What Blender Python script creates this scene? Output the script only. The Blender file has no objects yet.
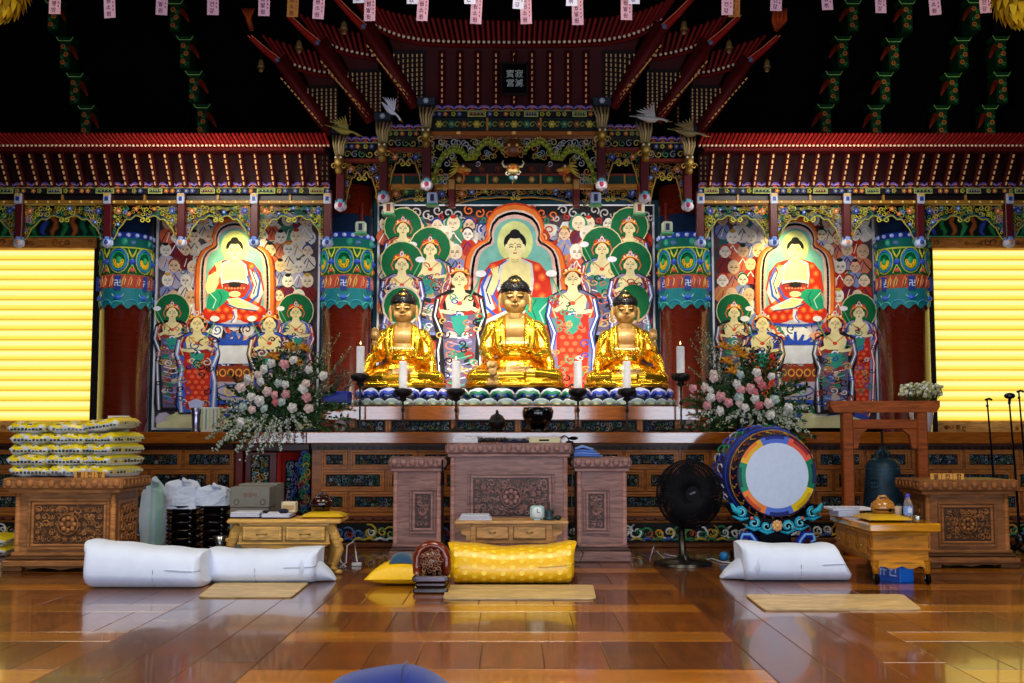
import bpy, bmesh, math, random
from mathutils import Vector, Matrix, Euler
from math import sin, cos, pi, atan2, hypot, radians as R
sc = bpy.context.scene
COL = sc.collection

# ---------------------------------------------------------------- camera
FPX, PITCH, CAMH = 1147.0, math.atan(94 / 1147.0), 1.2
cam_d = bpy.data.cameras.new('camera'); cam = bpy.data.objects.new('camera', cam_d); COL.objects.link(cam)
cam_d.sensor_width = 36; cam_d.lens = FPX * 36 / 1024; cam_d.clip_end = 200
cam.location = (0, 0, CAMH); cam.rotation_euler = (pi / 2 + PITCH, 0, 0)
sc.camera = cam
# ---------------------------------------------------------------- world and exposure
w = bpy.data.worlds.new('world'); sc.world = w; w.use_nodes = True
w.node_tree.nodes['Background'].inputs[0].default_value = (0.5, 0.6, 1, 1)
w.node_tree.nodes['Background'].inputs[1].default_value = 0.004
sc.view_settings.view_transform = 'Standard'; sc.view_settings.look = 'None'
sc.view_settings.gamma = 1; sc.view_settings.exposure = 0; sc.view_settings.use_curve_mapping = False

def light(name, kind, loc, target, energy, color, **kw):
    d = bpy.data.lights.new(name, kind); d.energy = energy; d.color = color
    for k, v in kw.items(): setattr(d, k, v)
    o = bpy.data.objects.new(name, d); COL.objects.link(o); o.location = loc
    o.rotation_euler = (Vector(target) - Vector(loc)).to_track_quat('-Z', 'Y').to_euler()
    return o
# daylight through the three open doorways of the wall behind the viewer
DAY = (0.74, 0.84, 1.0)
for x0, x1, e in ((-1.45, 1.9, 260), (-6.6, -2.9, 260), (3.3, 6.9, 300)):
    light('doorway_daylight', 'AREA', ((x0 + x1) / 2, -3.0, 1.35), ((x0 + x1) / 2, 5, 1.35), e, DAY, shape='RECTANGLE', size=x1 - x0, size_y=2.5)
# warm spotlights tucked under the eaves, aimed at the side hangings
WARM = (1.0, 0.82, 0.5)
for x, z, e, tz in ((-3.42, 3.55, 140, 3.05), (3.42, 3.55, 140, 3.05)):
    light('hanging_spotlight', 'SPOT', (x, 13.78, 3.95), (x, 14.55, tz + 0.05), e, (1, 0.82, 0.3), spot_size=R(75), spot_blend=0.9, shadow_soft_size=0.06)
    light('hanging_fill', 'AREA', (x, 12.2, 4.25), (x, 14.5, 2.1), 38, (1, .93, .82), shape='RECTANGLE', size=1.6, size_y=0.15)  # added fill in front of the side eaves, no lamp body, lights the hanging
for x in (-1.15, 1.15):
    light('altar_fill', 'AREA', (x, 11.2, 4.5), (x * .75, 13.9, 1.95), 24, (1, 0.9, 0.72), shape='RECTANGLE', size=0.5, size_y=0.25, spread=R(46))  # unseen fill floating before the canopy, added to light the statues
for x in (-.95, .95): light('hanging_fill', 'AREA', (x, 13.28, 4.02), (x, 14.5, 2.7), 15, (1, .93, .8), shape='RECTANGLE', size=.9, size_y=.1)  # fill added behind the inner rail to brighten the middle hanging
light('altar_fill', 'AREA', (0, 11.2, 4.5), (0, 13.9, 2.1), 16, (1, 0.9, 0.72), shape='RECTANGLE', size=0.5, size_y=0.25, spread=R(46))  # middle one of the unseen statue fills

light('bracket_fill', 'SPOT', (4.6, 11.5, 4.9), (6.0, 14.4, 6.0), 60, (.8, 1, .7), spot_size=R(70), spot_blend=.8, shadow_soft_size=.1)  # added spot without a visible source, lifts the right roof brackets
# unseen overhead fill, added above the frame to brighten the floor
for x in (-4.2, 0, 4.2):
    light('floor_fill', 'AREA', (x, 6.5, 5.6), (x, 6.9, 0), 125, (1, .88, .68), shape='RECTANGLE', size=1.6, size_y=3.0, spread=R(120))

def W(px, py, Y):
    u = (px - 512) / FPX; v = (341.5 - py) / FPX
    dy = cos(PITCH) - v * sin(PITCH); dz = sin(PITCH) + v * cos(PITCH); t = Y / dy
    return Vector((u * t, Y, CAMH + dz * t))
def X(px, Y, py=400): return W(px, py, Y).x
def Z(py, Y): return W(512, py, Y).z
def FL(px, py):
    u = (px - 512) / FPX; v = (341.5 - py) / FPX
    dy = cos(PITCH) - v * sin(PITCH); dz = sin(PITCH) + v * cos(PITCH); t = -CAMH / dz
    return Vector((u * t, dy * t, 0))
def lin(c):
    if isinstance(c, str): c = tuple(int(c[i:i + 2], 16) for i in (0, 2, 4))
    r = []
    for v in c[:3]:
        v = v / 255.0; r.append(v / 12.92 if v <= 0.04045 else ((v + 0.055) / 1.055) ** 2.4)
    return (r[0], r[1], r[2], 1.0)

# ---------------------------------------------------------------- materials: all read the face colour, then add their own procedural grain
MATS = {}
def mat(key):
    if key in MATS: return MATS[key]
    spec = dict(paint=(.55, 0, 7, .18, 0), wood=(.5, 0, 0, .5, .06), gloss=(.13, 0, 4, .06, 0), lacquer=(.22, 0, 5, .3, .3),
                cloth=(.92, 0, 6, .05, 0), paper=(.8, 0, 20, .04, 0), gold=(.23, .96, 5, .06, 0), dullgold=(.48, .3, 9, .08, 0), metal=(.3, 1, 20, .15, 0),
                bronze=(.5, .35, 9, .5, 0), leaf=(.6, 0, 30, .4, 0), plastic=(.3, 0, 10, .04, 0), dark=(.8, 0, 3, .3, 0), satin=(.4, 0, 60, .1, 0),
                skin=(.5, 0, 20, .05, 0), varnish=(.07, 0, 0, .35, .5), paintgloss=(.38, 0, 7, .1, 0), matwood=(.5, 0, 0, .4, .1))[key]
    rough, metal, scale, amt, coat = spec
    m = bpy.data.materials.new(key + '_finish'); m.use_nodes = True; nt = m.node_tree; b = nt.nodes['Principled BSDF']
    b.inputs['Roughness'].default_value = rough; b.inputs['Metallic'].default_value = metal
    b.inputs['Specular IOR Level'].default_value = dict(paint=.12, dark=.05, cloth=.12, paper=.12, leaf=.12, wood=.22, paintgloss=.28, matwood=.25).get(key, .5)
    if coat: b.inputs['Coat Weight'].default_value = coat; b.inputs['Coat Roughness'].default_value = .08
    at = nt.nodes.new('ShaderNodeAttribute'); at.attribute_name = 'Col'
    tc = nt.nodes.new('ShaderNodeTexCoord')
    n = nt.nodes.new('ShaderNodeTexNoise')
    if key in ('wood', 'varnish', 'matwood', 'lacquer'):
        mp = nt.nodes.new('ShaderNodeMapping'); mp.inputs['Scale'].default_value = (2.5, 9, 22)
        nt.links.new(tc.outputs['Object'], mp.inputs[0]); nt.links.new(mp.outputs[0], n.inputs['Vector'])
        n.inputs['Scale'].default_value = 1.6; n.inputs['Detail'].default_value = 6; n.inputs['Distortion'].default_value = 1.2
    else:
        nt.links.new(tc.outputs['Object'], n.inputs['Vector']); n.inputs['Scale'].default_value = scale; n.inputs['Detail'].default_value = 3
    mr = nt.nodes.new('ShaderNodeMapRange'); mr.inputs['From Min'].default_value = .3; mr.inputs['From Max'].default_value = .7
    mr.inputs['To Min'].default_value = 1 - amt; mr.inputs['To Max'].default_value = 1 + amt * .6
    nt.links.new(n.outputs['Fac'], mr.inputs['Value'])
    mx = nt.nodes.new('ShaderNodeVectorMath'); mx.operation = 'MULTIPLY'
    cb = nt.nodes.new('ShaderNodeCombineXYZ')
    for i in range(3): nt.links.new(mr.outputs[0], cb.inputs[i])
    nt.links.new(at.outputs['Color'], mx.inputs[0]); nt.links.new(cb.outputs[0], mx.inputs[1]); nt.links.new(mx.outputs[0], b.inputs['Base Color'])
    if key == 'cloth':
        bp = nt.nodes.new('ShaderNodeBump'); bp.inputs['Strength'].default_value = .3; bp.inputs['Distance'].default_value = .003
        nt.links.new(n.outputs['Fac'], bp.inputs['Height']); nt.links.new(bp.outputs[0], b.inputs['Normal'])
        b.inputs['Sheen Weight'].default_value = .3
    if key == 'satin':
        b.inputs['Coat Weight'].default_value = .2
    MATS[key] = m; return m
def emat(key, col, s):
    if key in MATS: return MATS[key]
    m = bpy.data.materials.new(key); m.use_nodes = True; b = m.node_tree.nodes['Principled BSDF']
    b.inputs['Base Color'].default_value = lin(col); b.inputs['Emission Color'].default_value = lin(col); b.inputs['Emission Strength'].default_value = s
    MATS[key] = m; return m
def clear_mat():
    if 'clear' in MATS: return MATS['clear']
    m = bpy.data.materials.new('clear_plastic'); m.use_nodes = True; b = m.node_tree.nodes['Principled BSDF']
    b.inputs['Base Color'].default_value = (.85, .93, 1, 1); b.inputs['Transmission Weight'].default_value = .9; b.inputs['Roughness'].default_value = .06; b.inputs['IOR'].default_value = 1.3
    MATS['clear'] = m; return m

WO = {}
def props(o, label=None, cat=None, group=None, kind=None):
    if label: o['label'] = label
    if cat: o['category'] = cat
    if group: o['group'] = group
    if kind: o['kind'] = kind
    return o
def empty(name, loc, label, cat, group=None, rz=0):
    o = bpy.data.objects.new(name, None); COL.objects.link(o); o.location = loc; o.rotation_euler = (0, 0, rz); o.empty_display_size = .1
    WO[o.name] = Vector(loc); return props(o, label, cat, group)
class MB:
    def __init__(s, fin='paint'):
        s.v = []; s.f = []; s.c = []; s.m = []; s.sm = []; s.fins = []; s.fin = fin; s.M = None
    def add(s, vs, fs, col, smooth=False, fin=None):
        b = len(s.v)
        if s.M is not None: vs = [s.M @ Vector(v) for v in vs]
        s.v += [tuple(v) for v in vs]
        fk = fin or s.fin
        if fk not in s.fins: s.fins.append(fk)
        mi = s.fins.index(fk); lc = lin(col)
        for f in fs: s.f.append([i + b for i in f]); s.c.append(lc); s.m.append(mi); s.sm.append(smooth)
        return s
    def box(s, x0, x1, y0, y1, z0, z1, col, ch=0.0, fin=None):
        if x0 > x1: x0, x1 = x1, x0
        if y0 > y1: y0, y1 = y1, y0
        if z0 > z1: z0, z1 = z1, z0
        ch = min(ch, (x1 - x0) * .45, (y1 - y0) * .45, (z1 - z0) * .45)
        if ch <= 0:
            vs = [(x, y, z) for x in (x0, x1) for y in (y0, y1) for z in (z0, z1)]
            return s.add(vs, [(0, 1, 3, 2), (4, 6, 7, 5), (0, 4, 5, 1), (2, 3, 7, 6), (0, 2, 6, 4), (1, 5, 7, 3)], col, False, fin)
        P = []; idx = {}
        for a, (xx, dx) in enumerate(((x0, ch), (x1, -ch))):
            for b, (yy, dy) in enumerate(((y0, ch), (y1, -ch))):
                for c, (zz, dz) in enumerate(((z0, ch), (z1, -ch))):
                    idx[a, b, c] = len(P); P += [(xx, yy + dy, zz + dz), (xx + dx, yy, zz + dz), (xx + dx, yy + dy, zz)]
        F = []
        for a in (0, 1): F.append([idx[a, 0, 0], idx[a, 0, 1], idx[a, 1, 1], idx[a, 1, 0]])
        for b in (0, 1): F.append([idx[0, b, 0] + 1, idx[1, b, 0] + 1, idx[1, b, 1] + 1, idx[0, b, 1] + 1])
        for c in (0, 1): F.append([idx[0, 0, c] + 2, idx[0, 1, c] + 2, idx[1, 1, c] + 2, idx[1, 0, c] + 2])
        for a in (0, 1):
            for b in (0, 1):
                F.append([idx[a, b, 0], idx[a, b, 1], idx[a, b, 1] + 1, idx[a, b, 0] + 1])
                F.append([idx[a, 0, b], idx[a, 1, b], idx[a, 1, b] + 2, idx[a, 0, b] + 2])
                F.append([idx[0, a, b] + 1, idx[1, a, b] + 1, idx[1, a, b] + 2, idx[0, a, b] + 2])
                for c in (0, 1): F.append([idx[a, b, c], idx[a, b, c] + 1, idx[a, b, c] + 2])
        return s.add(P, F, col, False, fin)
    def tube(s, pts, r, col, n=6, fin=None, cap=True, flat=1.0, smooth=True):
        pts = [Vector(p) for p in pts]; k = len(pts)
        rs = list(r) if isinstance(r, (list, tuple)) else [r] * k
        vs = []; up = None
        for i, p in enumerate(pts):
            t = (pts[min(i + 1, k - 1)] - pts[max(i - 1, 0)])
            if t.length < 1e-9: t = Vector((0, 0, 1))
            t.normalize()
            if up is None:
                up = Vector((0, 1, 0)) if abs(t.y) < .9 else Vector((1, 0, 0))
            a = t.cross(up)
            if a.length < 1e-6: a = t.cross(Vector((1, 0, 0)))
            a.normalize(); b = t.cross(a)
            for j in range(n):
                an = 2 * pi * (j + .5) / n; vs.append(p + a * (cos(an) * rs[i]) + b * (sin(an) * rs[i] * flat))
        fs = [(i * n + j, i * n + (j + 1) % n, (i + 1) * n + (j + 1) % n, (i + 1) * n + j) for i in range(k - 1) for j in range(n)]
        if cap: fs += [tuple(range(n)), tuple(range((k - 1) * n, k * n))]
        return s.add(vs, fs, col, smooth, fin)
    def lathe(s, prof, c=(0, 0, 0), n=20, col='808080', axis='z', fin=None, smooth=True, cols=None, wob=None):
        vs = []
        for (r, h) in prof:
            for j in range(n):
                a = 2 * pi * j / n; rr = r * (wob(a, h) if wob else 1); x, y = cos(a) * rr, sin(a) * rr
                vs.append({'z': (c[0] + x, c[1] + y, c[2] + h), 'y': (c[0] + x, c[1] + h, c[2] + y), 'x': (c[0] + h, c[1] + x, c[2] + y)}[axis])
        base = len(s.v)
        for i in range(len(prof) - 1):
            pass
        if cols is None:
            fs = [(i * n + j, i * n + (j + 1) % n, (i + 1) * n + (j + 1) % n, (i + 1) * n + j) for i in range(len(prof) - 1) for j in range(n)]
            if prof[0][0] > 1e-5: fs.append(tuple(range(n)))
            if prof[-1][0] > 1e-5: fs.append(tuple(range((len(prof) - 1) * n, len(prof) * n)))
            return s.add(vs, fs, col, smooth, fin)
        for i in range(len(prof) - 1):
            sub = vs[i * n:(i + 2) * n]
            s.add(sub, [(j, (j + 1) % n, n + (j + 1) % n, n + j) for j in range(n)], cols[i], smooth, fin)
        return s
    def ell(s, c, r, col, nu=12, nv=8, rot=None, fin=None):
        c = Vector(c); r = (r, r, r) if not isinstance(r, (tuple, list)) else r; M = Euler(rot).to_matrix() if rot else None
        vs = []
        for i in range(nv + 1):
            ph = pi * i / nv
            for j in range(nu):
                th = 2 * pi * j / nu; p = Vector((r[0] * sin(ph) * cos(th), r[1] * sin(ph) * sin(th), r[2] * cos(ph)))
                vs.append(c + (M @ p if M else p))
        fs = [(i * nu + j, i * nu + (j + 1) % nu, (i + 1) * nu + (j + 1) % nu, (i + 1) * nu + j) for i in range(nv) for j in range(nu)]
        return s.add(vs, fs, col, True, fin)
    def prism(s, poly, org, u, v, d, col, fin=None, sidecol=None):
        """polygon poly [(a,b)] on plane org+u*a+v*b, extruded by vector d"""
        org, u, v, d = Vector(org), Vector(u), Vector(v), Vector(d); k = len(poly)
        a = [org + u * p[0] + v * p[1] for p in poly]; b = [p + d for p in a]
        s.add(a + b, [tuple(range(k)), tuple(range(k, 2 * k))], col, False, fin)
        return s.add(a + b, [(i, (i + 1) % k, k + (i + 1) % k, k + i) for i in range(k)], sidecol or col, False, fin)
    def quad(s, a, b, c, d, col, fin=None): return s.add([a, b, c, d], [(0, 1, 2, 3)], col, False, fin)
    def text(s, t, size, org, u, v, col, fin=None, depth=0.0, center=True):
        vs, fs, wd, ht = glyphs(t)
        org, u, v = Vector(org), Vector(u).normalized(), Vector(v).normalized(); w_ = u.cross(v)
        ox, oy = (wd / 2, .36) if center else (0, 0)
        return s.add([org + u * ((p[0] - ox) * size) + v * ((p[1] - oy) * size) + w_ * .0006 for p in vs], fs, col, False, fin)
    def build(s, name, parent=None, label=None, cat=None, group=None, kind=None, bottom=None, origin=None):
        me = bpy.data.meshes.new(name)
        if origin is None:
            if parent is not None and False: origin = Vector((0, 0, 0))
            lo = [min(v[i] for v in s.v) for i in range(3)]; hi = [max(v[i] for v in s.v) for i in range(3)]
            origin = Vector(((lo[0] + hi[0]) / 2, (lo[1] + hi[1]) / 2, lo[2] if parent is None else (lo[2] + hi[2]) / 2))
        origin = Vector(origin)
        me.from_pydata([(v[0] - origin.x, v[1] - origin.y, v[2] - origin.z) for v in s.v], [], s.f)
        at = me.color_attributes.new('Col', 'FLOAT_COLOR', 'CORNER')
        buf = []
        for f, c in zip(s.f, s.c): buf += list(c) * len(f)
        at.data.foreach_set('color', buf)
        for k in s.fins: me.materials.append(MATS[k] if k in MATS else mat(k))
        me.polygons.foreach_set('material_index', s.m); me.polygons.foreach_set('use_smooth', s.sm)
        me.update()
        o = bpy.data.objects.new(name, me); COL.objects.link(o)
        if parent is not None:
            o.parent = parent; o.location = origin - WO[parent.name]
        else: o.location = origin
        WO[o.name] = origin.copy()
        props(o, label, cat, group, kind)
        return o
_gl = {}
def glyphs(t):
    if t in _gl: return _gl[t]
    cu = bpy.data.curves.new('tmp', 'FONT'); cu.body = t; cu.size = 1; cu.resolution_u = 2; cu.offset = .012
    ob = bpy.data.objects.new('tmp', cu); COL.objects.link(ob)
    dg = bpy.context.evaluated_depsgraph_get(); me = ob.evaluated_get(dg).to_mesh()
    vs = [(v.co.x, v.co.y) for v in me.vertices]; fs = [tuple(p.vertices) for p in me.polygons]
    ob.evaluated_get(dg).to_mesh_clear(); bpy.data.objects.remove(ob); bpy.data.curves.remove(cu)
    wd = max([v[0] for v in vs] or [1]); _gl[t] = (vs, fs, wd, 1); return _gl[t]
def copy_tree(o, parent=None):
    c = o.copy(); COL.objects.link(c)
    if parent is not None: c.parent = parent
    for ch in list(o.children): copy_tree(ch, c)
    return c
def spiral(mb, c, r, col, u=(1, 0, 0), v=(0, 0, 1), turns=1.2, w=.2, a0=0, flip=1, n=4, seg=9, lift=0, fin=None):
    c, u, v = Vector(c), Vector(u), Vector(v); nrm = u.cross(v)
    pts = []; rs = []
    for i in range(seg + 1):
        t = i / seg; rr = r * (1 - .8 * t); a = a0 + flip * 2 * pi * turns * t
        pts.append(c + u * (cos(a) * rr) + v * (sin(a) * rr) + nrm * lift); rs.append(r * w * (.35 + .65 * sin(pi * min(1, t * .85 + .15))))
    mb.tube(pts, rs, col, n, fin)
def carving(mb, x0, x1, z0, z1, y, pal, size, rnd, fin='paint', dens=1.0, bg=None, flower=.25):
    """openwork relief of curling leaves, tendrils and petals on the plane facing -Y"""
    W_, H_ = x1 - x0, z1 - z0
    nx = max(1, int(W_ / size * dens)); nz = max(1, int(H_ / size * dens + .3))
    for i in range(nx):
        for j in range(nz):
            r = size * .5 * rnd.uniform(.8, 1.15); r = min(r, W_ * .48, H_ * .5)
            cx = x0 + (i + .5 + rnd.uniform(-.2, .2)) * W_ / nx; cz = z0 + (j + .5 + rnd.uniform(-.2, .2)) * H_ / nz
            cx = min(max(cx, x0 + r), x1 - r); cz = min(max(cz, z0 + r), z1 - r); col = rnd.choice(pal)
            k = rnd.random()
            if k < flower:
                for p in range(5):
                    a = 2 * pi * p / 5 + i; mb.ell((cx + cos(a) * r * .5, y - .004, cz + sin(a) * r * .5), (r * .36, r * .14, r * .36), col, 6, 4, fin=fin)
                mb.ell((cx, y - .01, cz), r * .25, rnd.choice(pal), 6, 4, fin=fin)
            elif k < flower + .55:
                spiral(mb, (cx, y, cz), r, col, turns=rnd.uniform(.8, 1.3), w=.24, a0=rnd.uniform(0, 6.3), flip=rnd.choice((1, -1)), fin=fin)
            else:
                a = rnd.uniform(0, pi)
                for q in (-.6, 0, .6):
                    b = a + q; p0 = Vector((cx - cos(a) * r * .7, y, cz - sin(a) * r * .7)); p1 = p0 + Vector((cos(b), 0, sin(b))) * r * 1.5
                    mb.tube([p0, (p0 + p1) / 2 + Vector((sin(b), 0, -cos(b))) * r * .2, p1], [r * .08, r * .2, r * .03], col, 4, fin)
# ================================================================ THE ROOM
def floor_mat(key, sc3):
    m = mat('varnish').copy(); m.name = key
    for n in m.node_tree.nodes:
        if n.type == 'MAPPING': n.inputs['Scale'].default_value = sc3
        if n.type == 'TEX_NOISE': n.inputs['Scale'].default_value = 1.0; n.inputs['Distortion'].default_value = .6
        if n.type == 'BSDF_PRINCIPLED': n.inputs['Roughness'].default_value = .22; n.inputs['Coat Weight'].default_value = .45; n.inputs['Coat Roughness'].default_value = .05
        if n.type == 'MAP_RANGE': n.inputs['To Min'].default_value = .62; n.inputs['To Max'].default_value = 1.3
    MATS[key] = m
floor_mat('plank_across', (1.2, 16, 3)); floor_mat('plank_along', (14, 1.3, 3))
rnd = random.Random(4)
fl = MB('plank_across')
fl.box(-9, 9, -3.2, 16, -.2, -.012, '1a0d04')
def plank(x0, x1, y0, y1, along, light):
    k = rnd.uniform(.8, 1.15); base = (156, 94, 16) if light else (108, 57, 9)
    c = tuple(min(255, v * k) for v in base)
    fl.box(x0 + .002, x1 - .002, y0 + .002, y1 - .002, -.012, 0, c, .002, 'plank_along' if along else 'plank_across')
XB = [-9, -2.35, -1.35, 1.3, 2.3, 9]
for i in range(5):
    x0, x1 = XB[i], XB[i + 1]
    if i in (1, 3):
        for k in range(3):
            a, b = x0 + (x1 - x0) * k / 3, x0 + (x1 - x0) * (k + 1) / 3; y = -3.2 + k * 1.1
            while y < 16: plank(a, b, max(-3.2, y), min(16, y + 3.6), True, False); y += 3.6
    else:
        y = 5.70 - 1.13 * 8
        while y < 16:
            x = x0
            while x < x1 - .01:
                L = min(rnd.uniform(2.2, 3.2), x1 - x)
                if x1 - x - L < .8: L = x1 - x
                plank(x, x + L, y, y + .32, False, True); x += L
            x = x0
            while x < x1 - .01:
                L = min(rnd.choice((.27, .3, .34)), x1 - x)
                if x1 - x - L < .15: L = x1 - x
                plank(x, x + L, y + .32, y + 1.13, True, False); x += L
            y += 1.13
fl.build('floor', kind='structure', origin=(0, 0, 0))
MB('dark').box(-9, 9, -3.2, 16, 7.4, 7.6, '040202').build('ceiling', kind='structure')
MB('dark').box(-9.2, -9, -3.2, 16, 0, 7.4, '160a05').build('wall_left', kind='structure')
MB('dark').box(9, 9.2, -3.2, 16, 0, 7.4, '160a05').build('wall_right', kind='structure')
YW = 14.9
wb = MB('dark'); zw0, zw1 = Z(421, YW), Z(250, YW); xa, xb = X(98, YW), X(929, YW)
wb.box(-9, 9, YW, YW + .2, zw1, 7.4, '030203'); wb.box(-9, 9, YW, YW + .2, 0, zw0, '2a1208'); wb.box(xa, xb, YW, YW + .2, zw0, zw1, '060404')
wb.build('wall_back', kind='structure')
wf = MB('wood')
wf.box(-9, 9, -3.4, -3.2, 2.65, 7.4, '3a1a0c')
for a, b in ((-9, -6.7), (-2.85, -1.5), (1.95, 3.25), (6.95, 9)): wf.box(a, b, -3.4, -3.2, 0, 2.65, '4a2210')
wf.build('wall_front', kind='structure')

# ---- back-lit blinds in the two side windows
emat('blind_slat', 'fff0a0', 1.0); 
def blind_mat():
    m = bpy.data.materials.new('lit_blind'); m.use_nodes = True; nt = m.node_tree; b = nt.nodes['Principled BSDF']
    tc = nt.nodes.new('ShaderNodeTexCoord'); sp = nt.nodes.new('ShaderNodeSeparateXYZ'); nt.links.new(tc.outputs['Object'], sp.inputs[0])
    mt = nt.nodes.new('ShaderNodeMath'); mt.operation = 'MODULO'; ad = nt.nodes.new('ShaderNodeMath'); ad.operation = 'ADD'; ad.inputs[1].default_value = 20 * SL
    nt.links.new(sp.outputs[2], ad.inputs[0]); nt.links.new(ad.outputs[0], mt.inputs[0]); mt.inputs[1].default_value = SL
    dv = nt.nodes.new('ShaderNodeMath'); dv.operation = 'DIVIDE'; dv.inputs[1].default_value = SL; nt.links.new(mt.outputs[0], dv.inputs[0])
    cr = nt.nodes.new('ShaderNodeValToRGB'); e = cr.color_ramp.elements
    e[0].position = 0; e[0].color = (.36, .15, .012, 1); e[1].position = .16; e[1].color = (1, .75, .07, 1)
    for p, c in ((.36, (1, .82, .11, 1)), (.55, (1.1, 1.0, .38, 1)), (.78, (1.1, 1.0, .42, 1)), (.9, (1, .8, .12, 1)), (1.0, (.85, .5, .04, 1))):
        q = e.new(p); q.color = c
    nt.links.new(dv.outputs[0], cr.inputs[0]); nt.links.new(cr.outputs[0], b.inputs['Emission Color']); b.inputs['Emission Strength'].default_value = .98
    b.inputs['Base Color'].default_value = lin('c8a860'); return m
YB = 14.8; SL = (Z(250, YB) - Z(421, YB)) / 17
MATS['lit_blind'] = blind_mat()
for sgn, nm in ((-1, 'window_1'), (1, 'window_2')):
    def mx(px, Y=YB, s=sgn): return X(px if s < 0 else 1027 - px, Y)
    zb0, zb1 = Z(421, YB), Z(250, YB)
    we = bpy.data.objects.new(nm, None); COL.objects.link(we); we.location = (mx(0), YB, zb0); WO[we.name] = Vector(we.location); props(we, kind='structure')
    b = MB('lit_blind'); xL, xR = sorted((mx(-60), mx(93)))
    n = 17
    for i in range(n):   # each fold bellies out towards the room
        za = zb0 + i * SL; pts = [(0, 0), (.02, .25), (.03, .5), (.02, .8), (0, 1)]
        for k in range(4):
            (d0, t0), (d1, t1) = pts[k], pts[k + 1]
            b.quad((xL, YB - d0, za + t0 * SL), (xR, YB - d0, za + t0 * SL), (xR, YB - d1, za + t1 * SL), (xL, YB - d1, za + t1 * SL), 'ffffff')
    b.build('blind', we, origin=(mx(0), YB, zb0))
    f = MB('wood')
    f.box(mx(93), mx(102), YB - .12, YB + .1, zb0 - .2, zb1 + .1, '1c0d06', .01)
    f.build('window_frame', we)
    f = MB('wood'); f.box(mx(-60), mx(96), YB - .16, YB + .08, zb1, Z(239, YB), 'c87c30', .015)
    zc0, zc1 = zb1 + .02, Z(241, YB)
    carving(f, min(mx(-58), mx(94)), max(mx(-58), mx(94)), zc0, zc1, YB - .165, ['a05c1c', 'd08a38', '8a4812'], .09, random.Random(3), 'wood')
    f.build('carved_lintel', we)
    f = MB('wood'); zs0, zs1 = Z(433, YB), zb0; f.box(mx(-60), mx(97), YB - .1, YB + .1, zs0 - .5, zs1, 'ffb45c', .01)
    r2 = random.Random(6)
    for pc in (76, 5):
        carving(f, mx(pc) - .16, mx(pc) + .16, Z(431, YB), Z(423.5, YB), YB - .105, ['b0601c', 'c06c20'], .07, r2, 'wood')
    f.build('window_sill', we)
    # painted board over the lintel
    f = MB('paint'); zp0, zp1 = Z(239, YB), Z(204, YB)
    f.box(mx(-60), mx(100), YB - .05, YB + .05, zp0, zp1 + .3, '0c2a1c')
    rr = random.Random(8 + sgn)
    for k in range(15):
        xx = mx(-50 + k * 10); cc = rr.choice(['2a8c4a', '1e7a58', '3a54b8', '40b060', 'c86a30', '2c6a9c', '1a5a34'])
        pts = [(xx + .03 * sin(q * 1.6 + k), YB - .055, zp0 + .03 + q * .06) for q in range(8)]
        f.tube(pts, [.02, .035, .045, .035, .045, .035, .03, .02], cc, 5, flat=.5)
    f.box(mx(-60), mx(100), YB - .06, YB - .05, zp0, zp0 + .03, '58c070')
    f.build('painted_board', we)

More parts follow.
